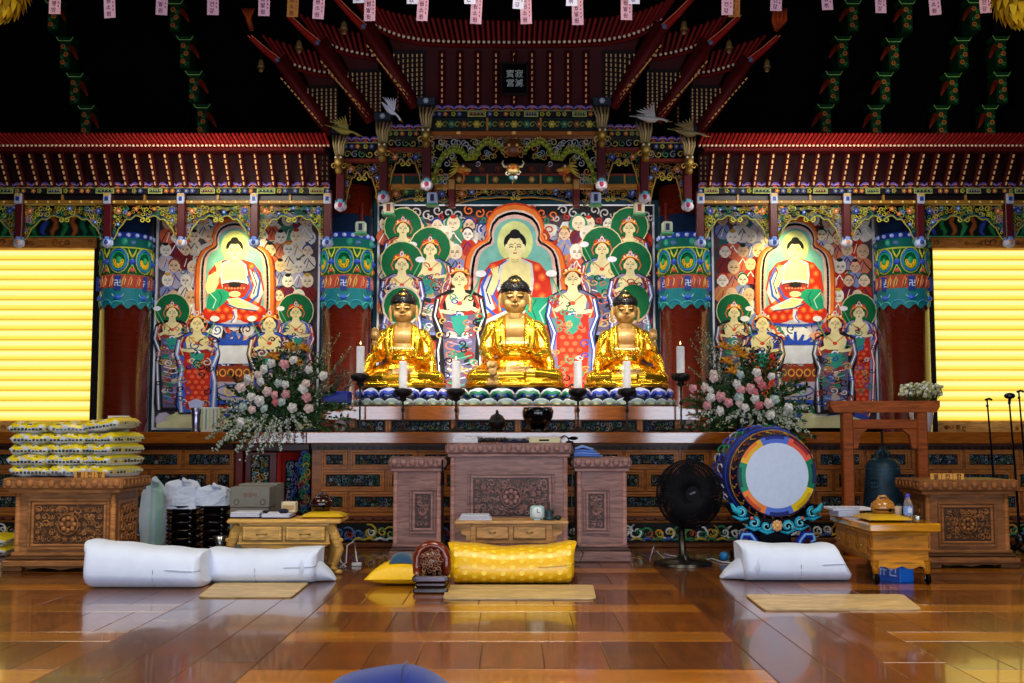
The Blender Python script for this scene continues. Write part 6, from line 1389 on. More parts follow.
# right desk, seen end-on, on castors
Yr = FL(900, 586).y; xa, xb = X(866, Yr), X(938, Yr); HR2 = Z(523.5, Yr); dep = 1.15; OC = 'c08018'
t = empty('low_desk', ((xa + xb) / 2, Yr + dep / 2, 0), 'golden brown low desk on castors seen end-on in front of the right chest', 'desk')
b = MB('varnish'); b.box(xa, xb, Yr, Yr + dep, HR2 - .07, HR2, OC, .012); b.build('table_top', t)
b = MB('wood'); xi0, xi1 = xa + .04, xb - .09; b.box(xi0, xi1, Yr + .05, Yr + dep - .05, HR2 - .31, HR2 - .07, 'b47410', .008); b.box(xi0 - .012, xi1 + .012, Yr + .03, Yr + dep - .03, HR2 - .1, HR2 - .07, OC, .01); b.box(xi0 - .012, xi1 + .012, Yr + .035, Yr + dep - .035, HR2 - .225, HR2 - .2, 'ac6c10', .008)
w_ = xi1 - xi0; b.prism([(-.5, 0)] + [(-.5 + k / 30, -.045 - .022 * abs(cos(3 * pi * k / 30)) ** 1.5) for k in range(31)] + [(.5, 0)], ((xi0 + xi1) / 2, Yr + .045, HR2 - .3), (w_, 0, 0), (0, 0, 1), (0, .02, 0), OC, 'wood'); b.build('case', t)
for k in range(3):
    d = MB('wood'); y0 = Yr + .12 + k * .32; d.box(xi0 - .012, xi0, y0, y0 + .28, HR2 - .29, HR2 - .11, '9a6010', .004); d.box(xi0 - .02, xi0 - .01, y0 + .04, y0 + .24, HR2 - .26, HR2 - .14, 'a86c14', .004); o = d.build('side_drawer', t)
    hd = MB('metal'); hd.ell((xi0 - .028, y0 + .14, HR2 - .2), .012, 'c8a860', 8, 6); hd.build('knob', o)
for xx in (xi0 + .02, xi1 - .02):
    for yy in (Yr + .07, Yr + dep - .07):
        l = MB('varnish'); l.tube([(xx, yy, HR2 - .3), (xx + .0, yy, .18), (xx + .01, yy, .09)], [.04, .034, .026], OC, 10); o = l.build('leg', t)
        k = MB('metal'); k.lathe([(.0, -.014), (.042, -.014), (.045, 0), (.042, .014), (.0, .014)], (xx + .01, yy, .045), 16, '141010', 'x'); k.tube([(xx - .01, yy, .05), (xx - .008, yy, .09)], .007, '8a8a90', 5); k.build('castor', o)
# things on the right desk
moktak((X(880, Yr + .35), Yr + .35, HR2 + .035), .092, 'a8702c', 'light brown round wooden fish on the golden desk at the right', 'small wooden fishes')
pad(866, 912, Yr + .12, .5, .06, HR2, 'c89c10', 'flat yellow cushion under the round wooden fish on the golden desk')
b = MB('paper'); 
for k in range(2):
    Yq = Yr + .75 + k * .02; b = MB('paper'); b.box(X(836, Yq) - .05 * k, X(857, Yq) + (.12 if k else 0), Yq, Yq + .3, HR2 + (.0 if k == 0 else .052), HR2 + (.05 if k == 0 else .075), ('b8c0d8', 'd0d4e4')[k], .004)
    for j in range(4): b.box(X(836, Yq) - .051 * k, X(857, Yq), Yq - .001, Yq + .01, HR2 + .008 + j * .011 + k * .04, HR2 + .011 + j * .011 + k * .04, '8890b0')
    b.build('paper_stack', label=('lower thick white paper stack at the back of the golden desk', 'thin white booklet lying across the paper stack on the golden desk')[k], cat='papers')
Yb_ = Yr + .2; x = X(905, Yb_); MATS['clear'] = None; del MATS['clear']; clear_mat()
t = empty('water_bottle', (x, Yb_, HR2), 'clear plastic water bottle with blue cap on the golden desk', 'bottle')
b = MB('clear'); b.lathe([(.0, .0), (.034, .0), (.037, .01), (.037, .05), (.034, .06), (.037, .07), (.037, .13), (.03, .165), (.015, .19), (.015, .205)], (x, Yb_, HR2), 20, 'ffffff'); b.build('bottle_body', t)
b = MB('paper'); b.lathe([(.0378, .06), (.0378, .125)], (x, Yb_, HR2), 20, '6a8ac8'); b.text('물', .045, (x, Yb_ - .039, HR2 + .095), (1, 0, 0), (0, 0, 1), 'f0f0ff'); b.build('bottle_label', t)
b = MB('plastic'); b.lathe([(.018, .195), (.019, .2), (.019, .225), (.0, .228)], (x, Yb_, HR2), 16, '3434b0'); b.build('cap', t)
x = X(895, Yb_ + .1); b = MB('paper'); b.lathe([(.0, .0), (.026, .0), (.034, .12), (.031, .12), (.024, .01), (0, .01)], (x, Yb_ + .1, HR2), 18, 'a89480'); b.build('paper_cup', label='beige paper cup standing left of the water bottle', cat='cup')
x = X(914, Yr + .08); b = MB('metal'); b.lathe([(.0, .0), (.03, .0), (.04, .03), (.035, .055), (.03, .055), (.033, .03), (0, .01)], (x, Yr + .08, HR2), 18, 'b0b0b0', wob=lambda a, h: 1 + .05 * cos(a * 7)); b.build('foil_bowl', label='tiny silver bowl on the front edge of the golden desk', cat='bowl')
Yt = FL(905, 582).y + .02; x0, x1 = X(893, Yt), X(909, Yt); h = .165
b = MB('plastic'); b.M = Matrix.Translation((x1 - .0, Yt, 0)) @ Matrix.Rotation(R(25), 4, 'Z'); b.box(-.15, 0, 0, .28, 0, h, '1878e8', .003)
b.M = None; c_, s_ = cos(R(25)), sin(R(25)); u = Vector((c_, s_, 0)); n_ = Vector((s_, -c_, 0)); v_ = Vector((-s_, c_, 0)); lc = Vector((x1, Yt, 0)) - u * .15
b.quad(lc + Vector((0, 0, .01)) - u * .002, lc + v_ * .27 + Vector((0, 0, .01)) - u * .002, lc + v_ * .27 + Vector((0, 0, h - .01)) - u * .002, lc + Vector((0, 0, h - .01)) - u * .002, '3a60c8')
b.text('유한', .13, lc + v_ * .14 - u * .004 + Vector((0, 0, .1)), -v_, (0, 0, 1), 'c8d8ff'); b.build('carton', label='bright blue carton with pale lettering on the floor beneath the golden desk', cat='box')
# things on the left desk
for (p0, p1, dy, z0, z1, lab, col) in ((232, 262, .1, 0, .055, 'wider stack of white papers at the left end of the pale yellow desk', 'c8cce0'), (263, 292, .08, 0, .045, 'stack of white books in the middle of the pale yellow desk', 'd0d4e8')):
    b = MB('paper'); Yq = Yd + dy
    for k in range(4): b.box(X(p0, Yq) + .004 * (k % 2), X(p1, Yq) - .006 * (k % 3), Yq + .004 * k, Yq + .3, HD + z0 + k * (z1 - z0) / 4, HD + z0 + (k + .88) * (z1 - z0) / 4, col if k else '1c1c30', .003)
    b.build('paper_stack', label=lab, cat='papers')
b = MB('paper'); Yq = Yd + .2; b.box(X(283, Yq), X(297, Yq), Yq, Yq + .12, HD + .047, HD + .14, 'd8c8a8', .006); b.box(X(284, Yq), X(296, Yq), Yq - .002, Yq, HD + .07, HD + .11, 'b89868'); b.build('tissue_box', label='small cream box on the papers of the pale yellow desk', cat='box')
b = MB('cloth'); b.box(X(280, Yd + .1), X(290, Yd + .1), Yd + .09, Yd + .15, HD + .047, HD + .085, '141838', .015); b.ell((X(267, Yd + .1), Yd + .12, HD + .06), (.03, .03, .014), '141420', 10, 6); b.build('pencil_case', label='dark navy pouch on the white books of the pale yellow desk', cat='pouch')
pad(301, 345, Yd + .08, .34, .06, HD, 'd8b010', 'flat yellow cushion under the dark wooden fish on the pale yellow desk')
moktak((X(323, Yd + .25), Yd + .25, HD + .045), .095, '2c0c0c', 'dark maroon wooden fish with carved handle on the pale yellow desk', 'small wooden fishes')
# things on the middle desk
b = MB('paper'); Yq = Ym + .08
for k in range(4): b.box(X(459, Yq) + .006 * k, X(492, Yq) - .01 * k, Yq + .005 * k, Yq + .28, HM + k * .012, HM + k * .012 + .009, ('d8d8e8', 'c8cce0')[k % 2], .002)
b.build('paper_stack', label='white open papers at the left end of the low middle desk', cat='papers')
x = X(537, Yq); t = empty('desk_clock', (x, Yq, HM), 'small round cornered silver desk clock on the low middle desk', 'clock')
b = MB('plastic'); b.box(x - .065, x + .065, Yq, Yq + .05, HM + .01, HM + .13, 'a8c8cc', .02); b.box(x - .03, x + .03, Yq, Yq + .05, HM, HM + .015, '9ab8c0', .004); b.build('case', t)
b = MB('plastic'); b.lathe([(.0, -.004), (.048, -.004), (.05, 0)], (x, Yq, HM + .07), 24, 'dce8ec', 'y'); b.build('dial', t)
b = MB('dark'); b.box(x - .003, x + .003, Yq - .008, Yq - .005, HM + .07, HM + .105, '181818'); b.box(x, x + .026, Yq - .008, Yq - .005, HM + .068, HM + .073, '181818'); b.build('hands', t)
x = X(549, Yq); b = MB('bronze'); b.lathe([(.0, 0), (.05, .0), (.055, .02), (.03, .035), (.045, .07), (.04, .09), (.0, .09)], (x, Yq + .03, HM), 18, '28424a'); b.tube([(x + .0, Yq + .03, HM + .09), (x, Yq + .03, HM + .16)], .008, '1c2c30', 6); b.ell((x + .08, Yq + .03, HM + .022), (.03, .03, .022), '1c2c30', 10, 6)
b.build('small_bell', label='small dark green handbell beside the desk clock', cat='bell')
# things on the offering cabinets
Yq = YC + .1; b = MB('paper'); b.box(X(453, Yq), X(478, Yq), Yq, Yq + .3, Hc, Hc + .045, 'd8d8e0', .004); b.box(X(455, Yq), X(477, Yq), Yq + .01, Yq + .3, Hc + .046, Hc + .06, 'e8e8ec', .003); b.build('paper_stack', label='white papers at the left end of the tall offering cabinet', cat='papers')
b = MB('gloss'); pts = [(X(480 + k * 1.9, Yq), Yq + .05 + .03 * sin(k * 1.1), Hc + .022 + .01 * (k % 2)) for k in range(15)]
for p in pts: b.ell(p, .02, '0a0808', 8, 6)
b.tube(pts, .006, '0a0808', 5); b.build('prayer_beads', label='string of black prayer beads on the tall offering cabinet', cat='beads')
b = MB('cloth'); vs = []
for i in range(15):
    for j in range(6): vs.append((X(503, Yq) + i * .019, Yq + .02 + j * .05, Hc + .03 + .014 * sin(i * 1.3 + j)))
b.add(vs, [(i * 6 + j, i * 6 + j + 1, (i + 1) * 6 + j + 1, (i + 1) * 6 + j) for i in range(14) for j in range(5)], '16183c', True); b.box(X(503, Yq), X(503, Yq) + .266, Yq + .02, Yq + .27, Hc, Hc + .02, '16183c', .008); b.build('navy_cloth', label='folded navy cloth between the black beads and the cream box', cat='cloth')
b = MB('paper'); b.box(X(529, Yq), X(560, Yq), Yq, Yq + .12, Hc, Hc + .052, 'd8d0a8', .004); b.box(X(539, Yq), X(549, Yq), Yq - .002, Yq, Hc + .018, Hc + .034, '181410'); b.build('cream_box', label='long cream box with a dark slot on the tall offering cabinet', cat='box')
x = X(569, YC + .05); t = empty('gooseneck_microphone', (x, YC + .06, Hc), 'small black gooseneck microphone at the right end of the tall offering cabinet', 'microphone')
b = MB('metal'); b.box(x - .03, x + .03, YC + .03, YC + .1, Hc, Hc + .02, '101012', .006); b.build('base', t)
b = MB('metal'); b.tube([(x, YC + .06, Hc + .02), (x - .01, YC + .05, Hc + .05), (x - .05, YC + .03, Hc + .07), (x - .08, YC + .02, Hc + .05)], .008, '0c0c0e', 6); b.ell((x + .04, YC + .02, Hc + .045), (.045, .018, .018), '0c0c0e', 10, 6); b.build('neck', t)
b = MB('plastic'); x = X(571.5, YC) ; b.tube([(x + .01, YC - .012, Hc + .02), (x + .012, YC - .05, Hc - .1), (x - .004, YC - .03, .6), (x + .004, YC - .02, .25), (x + .05, YC - .1, .16), (x + .1, YC - .12, .1), (x + .06, YC - .16, .02), (x - .05, YC - .14, .012)], .006, '08080a', 6); b.build('black_cable', label='black cable hanging down the right side of the tall offering cabinet', cat='cable')
Yq = YC + .1; b = MB('cloth')
for k in range(4):
    z0 = Hs + .002 + k * .022; pts = [(X(574, Yq) + .005 * k, Yq + .15, z0 + .01), (X(583, Yq), Yq + .15, z0 + .018 + .018 * (k == 3)), (X(592, Yq), Yq + .15, z0 + .01), (X(603 - k * 3, Yq), Yq + .15, z0 + .008)]
    b.tube([(p[0], p[1], p[2]) for p in pts], [.012, .014, .012, .009], ('5a84d8', '7aa0e8')[k % 2], 8, flat=9)
b.build('folded_cloth', label='folded light blue cloth on the right low offering cabinet', cat='cloth')
b = MB('dark'); x = X(443, YC); b.tube([(x, YC - .02, Hs - .02), (x, YC - .025, Hs - .14)], .008, '1a0c14', 5); b.tube([(x, YC - .025, Hs - .14), (x, YC - .03, Hs - .26)], [.012, .022], '22101c', 6); b.build('tassel', label='dark tassel hanging at the seam left of the tall offering cabinet', cat='tassel')
# ================================================================ DRUM, FAN, BELL, FLOWERS AND THE REST
# ---- drum on its cloud stand
Y = 11.0; s = Y / FPX; c0 = W(777, 475.5, Y)
t = empty('temple_drum', (c0.x - .1, Y + .35, 0), 'big barrel drum with white skin and rainbow rim on a painted cloud stand', 'drum')
ax = Vector((-.12, .98, .02)).normalized(); u = Vector((ax.y, -ax.x, 0)).normalized(); v = Vector((0, 0, 1)); Rr = 40.5 * s
def dp(r, a, h): return c0 + u * (r * cos(a)) + v * (r * sin(a)) + ax * h
b = MB('paintgloss'); prof = [(1.0, 0), (1.1, .12), (1.19, .25), (1.21, .38), (1.14, .52), (1.02, .66)]; n = 48
cols = ['1c1838', '24307c', '1c1c40', '2a2a6c', '181830']
for k in range(5):
    for j in range(n):
        a0, a1 = 2 * pi * j / n, 2 * pi * (j + 1) / n; (r0, h0), (r1, h1) = prof[k], prof[k + 1]
        b.add([dp(Rr * r0, a0, h0), dp(Rr * r0, a1, h0), dp(Rr * r1, a1, h1), dp(Rr * r1, a0, h1)], [(0, 1, 2, 3)], cols[k], True)
b.add([dp(Rr * 1.02, 2 * pi * j / n, .66) for j in range(n)], [tuple(range(n))], '1c1420'); b.build('barrel', t)
b = MB('paint'); r5 = random.Random(3)
for j in range(30):      # painted dragons' coils round the barrel
    a = 2 * pi * j / 30
    for k, cc in ((.06, 'b85828'), (.3, None), (.5, None)):
        if k == .06: b.tube([dp(Rr * 1.035, a, .02), dp(Rr * 1.065, a + .08, .06), dp(Rr * 1.09, a + .02, .1)], .009, cc if j % 2 else 'd0a040', 4)
        else:
            rr = Rr * (1.2 if k < .4 else 1.17) + .004; a_ = a + k; pts = [dp(rr, a_ + .09 * cos(q * .9), k + .07 * sin(q * .9)) for q in range(6)]; b.tube(pts, [.006, .012, .014, .012, .01, .004], r5.choice(['e0b020', '3858d0', 'b84828', '30a070', '6070e0', 'c8c8e0']), 4)
for h_, cc in ((.115, 'c89020'), (.19, '2850c8')): b.tube([dp(Rr * 1.1 + (.02 if h_ > .15 else 0), 2 * pi * j / 40, h_) for j in range(41)], .006, cc, 4)
b.build('painted_pattern', t)
b = MB('paintgloss'); seg_c = ['b4281c|e8583c', '1c3a9c|5a78e0', 'e8c020|f0d030', '1a7a5c|109070', 'e07828|f09040', '3a4ab0|7088e0', 'f0c010|c89820', '0f6a50|1a8a68']
# segments listed anticlockwise from the right: green, red, blue, yellow, green, orange, blue, yellow
order = [('117858', '1c3058'), ('e86048', 'a02830'), ('5070d8', '24308c'), ('f0b828', 'f08030'), ('18906c', '0c4a48'), ('f08838', 'c84820'), ('5878e0', '24307c'), ('e8c818', 'c8a010')]
for k in range(8):
    a0 = R(-20 + 45 * k); 
    for j in range(6):
        x0_, x1_ = a0 + R(45) * j / 6, a0 + R(45) * (j + 1) / 6
        for ra, rb, cc in ((.79, .9, order[k][0]), (.9, 1.0, order[k][1] if 1 <= j <= 4 else order[k][0])):
            b.add([dp(Rr * ra, x0_, -.004), dp(Rr * ra, x1_, -.004), dp(Rr * rb, x1_, -.003), dp(Rr * rb, x0_, -.003)], [(0, 1, 2, 3)], cc, False)
b.tube([dp(Rr * 1.0, 2 * pi * j / 48, 0) for j in range(49)], .008, '2a2040', 6); b.build('rainbow_rim', t)
b = MB('paper'); b.add([dp(0, 0, -.016)] + [dp(Rr * .45, 2 * pi * j / 40, -.015) for j in range(40)] + [dp(Rr * .8, 2 * pi * j / 40, -.006) for j in range(40)], [(0, 1 + j, 1 + (j + 1) % 40) for j in range(40)] + [(1 + j, 41 + j, 41 + (j + 1) % 40, 1 + (j + 1) % 40) for j in range(40)], 'ccdcfa', True); b.build('drum_skin', t)
b = MB('paint'); x = c0.x - .02; yb = Y - .02
b.box(x - .33, x + .33, Y + .02, Y + .6, 0, .06, '0a0a14', .01); b.box(x - .16, x + .16, Y + .05, Y + .55, .06, .33, '0a0c18', .02); b.prism([(-.42, .12), (-.3, -.05), (0, -.1), (.3, -.05), (.42, .12), (.25, .02), (0, -.02), (-.25, .02)], (x, Y - .03, .42), (1, 0, 0), (0, 0, 1), (0, .5, 0), '0a0c18')
b.build('stand', t)
for sg in (-1, 1):
    b = MB('paintgloss')
    for k in range(3):
        f = k / 2.5; cx_, cz_ = x + sg * (.1 + .12 * k), .345 + .035 * k * k * .9; spiral(b, (cx_, Y - .05, cz_), .06, '18a0c8', w=.3, a0=-.5 * sg + k, flip=sg, seg=12); spiral(b, (cx_, Y - .062, cz_), .045, '8ae0f0', w=.16, a0=-.5 * sg + k, flip=sg)
        b.tube([(cx_ - sg * .07, Y - .05, cz_ - .05), (cx_, Y - .055, cz_ - .065), (cx_ + sg * .08, Y - .05, cz_ - .03)], [.01, .018, .008], '18a0c8', 5)
    b.tube([(x + sg * .34, Y - .05, .47), (x + sg * .4, Y - .05, .5), (x + sg * .43, Y - .05, .56)], [.03, .03, .012], '28b0d0', 6); b.ell((x + sg * .24, Y - .06, .42), .018, 'd0605a', 8, 5)
    b.build('cloud_carving', t)
    b = MB('paintgloss'); pts = [(x + sg * .14, yb - .03, .08), (x + sg * .2, yb - .03, .14), (x + sg * .21, yb - .03, .2), (x + sg * .26, yb - .03, .26), (x + sg * .33, yb - .03, .26), (x + sg * .35, yb - .03, .21), (x + sg * .31, yb - .03, .185)]
    b.tube(pts, [.05, .045, .04, .04, .035, .028, .018], '1430b8', 8); b.tube([(p[0], p[1] - .03, p[2] + .012) for p in pts], [.014] * 7, '78b8f8', 5); b.build('scroll_foot', t)
b = MB('paintgloss'); flower(b, (x, Y - .06, .35), .055, ('e0a878', 'f0c860'), 8); 
for sg in (-1, 1): flower(b, (x + sg * .3, Y - .06, .11), .06, ('e0a0a8', 'e8c070'), 8)
b.build('lotus_flowers', t)
# ---- pedestal fan
Yf_ = FL(682, 566).y + .1; s = Yf_ / FPX; x = X(681, Yf_); hz = Z(494, Yf_); hx = X(688, Yf_)
t = empty('pedestal_fan', (x, Yf_, 0), 'black pedestal fan on a round base left of the drum', 'fan')
b = MB('plastic'); b.lathe([(.27, 0), (.275, .02), (.24, .04), (.06, .055), (.05, .09), (.0, .09)], (x, Yf_, 0), 36, '08080a'); b.build('base', t)
b = MB('plastic'); b.tube([(x, Yf_, .06), (x - .01, Yf_, .3), (x - .005, Yf_ + .03, hz - .28)], [.035, .032, .03], '0a0a0c', 12); b.tube([(x - .006, Yf_ + .02, hz - .3), (hx - .05, Yf_ + .12, hz - .05)], [.035, .05], '0a0a0c', 10); b.build('pole', t)
d = Vector((.16, -.96, .06)).normalized(); fu = Vector((-d.y, d.x, 0)).normalized() * -1; fv = fu.cross(d).normalized(); fc = Vector((hx, Yf_ - .02, hz)); RR = .318
def fp(r, a, h): return fc + fu * (r * cos(a)) + fv * (r * sin(a)) + d * h
b = MB('plastic'); b.tube([fc - d * .2, fc - d * .12, fc - d * .02], [.05, .085, .075], '060608', 16, 'paint'); b.build('motor_housing', t)
for nm, sg in (('front_grille', 1), ('rear_grille', -1)):
    b = MB('paint')
    for r_, h in ((1.0, 0), (.93, .045), (.75, .075), (.5, .09), (.25, .095)): b.tube([fp(RR * r_, 2 * pi * j / 40, sg * h) for j in range(41)], .008 if r_ == 1 else .0028, '0c0c12', 5)
    for j in range(100):
        a = 2 * pi * j / 100; b.tube([fp(RR * q, a + .25 * (1 - q), sg * h) for q, h in ((1, 0), (.93, .045), (.75, .075), (.5, .09), (.22, .095))], .0058, '0c0c12', 4)
    if sg > 0: b.add([fp(.07, 2 * pi * j / 24, .1) for j in range(24)], [tuple(range(24))], '0a0a0e'); b.quad(fp(.03, pi * .9, .102), fp(.03, -pi * .1, .102), fp(.034, .1, .102), fp(.034, pi * .7, .102), '5a5a70')
    b.build(nm, t)
for k in range(5):
    b = MB('matwood'); a = 2 * pi * k / 5 + .3; pts = []
    for (r_, da, h) in ((.1, -.3, .03), (.45, -.5, .04), (.85, -.42, .03), (.9, -.1, 0), (.85, .25, -.03), (.45, .3, -.04), (.1, .25, -.02)): pts.append(fp(RR * r_, a + da, h))
    b.add(pts + [p - d * .006 for p in pts], [tuple(range(7)), tuple(range(7, 14))] + [(i, (i + 1) % 7, 7 + (i + 1) % 7, 7 + i) for i in range(7)], '0c1220', True); b.build('blade', t)
# ---- bell frame and bell
Y = 11.9; s = Y / FPX; x0, x1 = X(846, Y), X(920, Y); OR = '9c4a14'
t = empty('bell_stand', ((x0 + x1) / 2, Y, 0), 'orange brown wooden post and beam frame around the dark bell', 'bell stand')
for xx in (x0, x1):
    b = MB('wood'); b.box(xx - .055, xx + .055, Y - .055, Y + .055, 0, Z(412, Y), OR, .012); b.build('post', t)
    b = MB('wood'); b.box(xx - .1, xx + .1, Y - .3, Y + .3, 0, .08, OR, .02); b.build('foot', t)
b = MB('wood'); za, zb = Z(412.5, Y), Z(401, Y); L = (x1 - x0) / 2 + .18; b.prism([(-L + .04, 0), (L - .04, 0), (L, .5 * (zb - za)), (L - .0, zb - za), (-L, zb - za), (-L, .5 * (zb - za))], ((x0 + x1) / 2, Y - .07, za), (1, 0, 0), (0, 0, 1), (0, .14, 0), 'a85218'); b.build('top_beam', t)
b = MB('wood'); b.box(x0, x1, Y - .04, Y + .04, Z(429, Y), Z(419.5, Y), OR, .01)
for q, xx in ((1, x0), (-1, x1)): b.prism([(0, 0), (q * .16, 0), (q * .08, -.06), (q * .055, -.2), (0, -.2)], (xx + q * .05, Y - .03, Z(429, Y)), (1, 0, 0), (0, 0, 1), (0, .06, 0), OR)
b.build('cross_beam', t)
xc = X(881, Y); H = Z(459, Y) - .26; t = empty('temple_bell', (xc, Y, .25), 'dark teal bronze bell hanging in the wooden frame at the right', 'bell')
b = MB('bronze'); B_ = .26; b.lathe([(.165, 0), (.2, .0), (.205, .04), (.2, .1), (.205, .14), (.2, .3), (.185, .42), (.17, H - .08), (.14, H - .01), (.05, H + .02), (.0, H + .02)], (xc, Y, B_), 36, '1a3a4e', wob=None)
for h_ in (.03, .12, .14, H - .14, H - .1): b.lathe([(.206, h_ - .008), (.212, h_), (.206, h_ + .008)] if h_ < .3 else [(.172, h_ - .008), (.18, h_), (.172, h_ + .008)], (xc, Y, B_), 30, '28485a')
for k in range(4):
    a = -pi / 2 + (k - .5) * pi / 2
    for i in range(3):
        for j in range(3): b.ell((xc + cos(a + (i - 1) * .16) * .185, Y + sin(a + (i - 1) * .16) * .185, B_ + H - .2 - j * .045), .014, '28485a', 6, 5)
for k in range(2): flower(b, (xc + (k * 2 - 1) * .09, Y - .2, B_ + .22), .035, ('28485a', '34586a'), 8)
b.build('bell_body', t)
b = MB('bronze'); b.tube([(xc - .05, Y, B_ + H), (xc - .06, Y, B_ + H + .06), (xc, Y, B_ + H + .11), (xc + .06, Y, B_ + H + .06), (xc + .05, Y, B_ + H)], .022, '142c3c', 8); b.tube([(xc, Y, B_ + H + .02), (xc, Y, B_ + H + .13)], .03, '142c3c', 8); b.tube([(xc, Y, B_ + H + .12), (xc, Y, Z(429, Y) + .01)], .012, '101014', 6); b.build('dragon_loop', t)
b = MB('bronze'); b.lathe([(.24, 0), (.25, .02), (.22, .05), (.0, .05)], (xc, Y, 0), 24, '14100c'); b.box(xc - .16, xc + .16, Y - .16, Y + .16, .05, .24, '14100c', .02); b.build('bell_plinth', label='low dark plinth on the floor under the hanging bell', cat='plinth')
# ---- microphone stands
for (px, yt, Y, lab, hd) in ((989, 400, 11.9, 'leftmost of three black microphone stands behind the right donation chest', 0), (1011, 398, 11.55, 'middle black microphone stand with a foam headed microphone at the right', 1), (1021, 392, 12.1, 'rightmost black microphone stand at the edge of the picture', 0)):
    x, zt = X(px, Y), Z(yt, Y); t = empty('microphone_stand', (x, Y, 0), lab, 'microphone stand', 'microphone stands at the right')
    b = MB('metal'); b.tube([(x + .04, Y, .1), (x + .02, Y, zt * .5), (x - .02, Y, zt)], [.014, .011, .008], '0c0c10', 8); b.build('pole', t)
    for k in range(3): a = pi / 2 + k * 2.094; b = MB('metal'); b.tube([(x + .04, Y, .16), (x + .04 + cos(a) * .12, Y + sin(a) * .12, .09), (x + .04 + cos(a) * .26, Y + sin(a) * .26, .012)], .013, '0c0c10', 6); b.build('leg', t)
    b = MB('plastic'); b.ell((x + .04, Y, .17), (.05, .05, .06), '08080c', 10, 8); b.build('clamp', t)
    b = MB('plastic'); 
    if hd: b.ell((x - .03, Y - .04, zt + .02), (.055, .05, .032), '101018', 12, 8); b.tube([(x - .02, Y, zt - .06), (x - .02, Y - .02, zt)], .014, '0c0c10', 6)
    else: b.tube([(x - .04, Y, zt), (x + .0, Y, zt + .015), (x + .03, Y, zt - .0)], .012, '101018', 6); b.ell((x - .02, Y, zt - .06), .016, '101018', 8, 6)
    b.build('microphone', t)
# ---- flowers
RM = {}
def rose_mesh(col, dk):
    b = MB('leaf'); r = .043; b.ell((0, 0, 0), (r * .7, r * .7, r * .7), dk, 10, 7)
    for ring_, (rad, n, sz, tilt) in enumerate(((.3, 3, .5, 0), (.55, 4, .58, .1), (.72, 5, .6, .25))):
        for k in range(n): a = 2 * pi * k / n + ring_; b.ell((cos(a) * rad * r, -r * (.55 - .22 * ring_), sin(a) * rad * r), (r * sz, r * .32, r * sz), col if (k + ring_) % 2 else tuple(min(255, int(col[q:q + 2], 16) * 1.05) for q in (0, 2, 4)), 8, 5)
    return b
def add_rose(parent, p, key, sc_, part):
    if key not in RM:
        col, dk = {'white': ('ece8e0', 'd8d4b8'), 'pink': ('e8a4a8', 'c87078'), 'pale': ('f0d4cc', 'e0b0a8'), 'silver': ('b8ccc4', '90a8a0'), 'deep': ('d8787c', 'b04858')}[key]
        o = rose_mesh(col, dk).build(part, parent, origin=(0, 0, 0)); RM[key] = o.data; o.location = p - WO[parent.name]
    else:
        o = bpy.data.objects.new(part, RM[key]); COL.objects.link(o); o.parent = parent; o.location = p - WO[parent.name]
    o.scale = (sc_,) * 3; o.rotation_euler = (rf.uniform(-.5, .3), 0, rf.uniform(-.6, .6))
rf = random.Random(40)
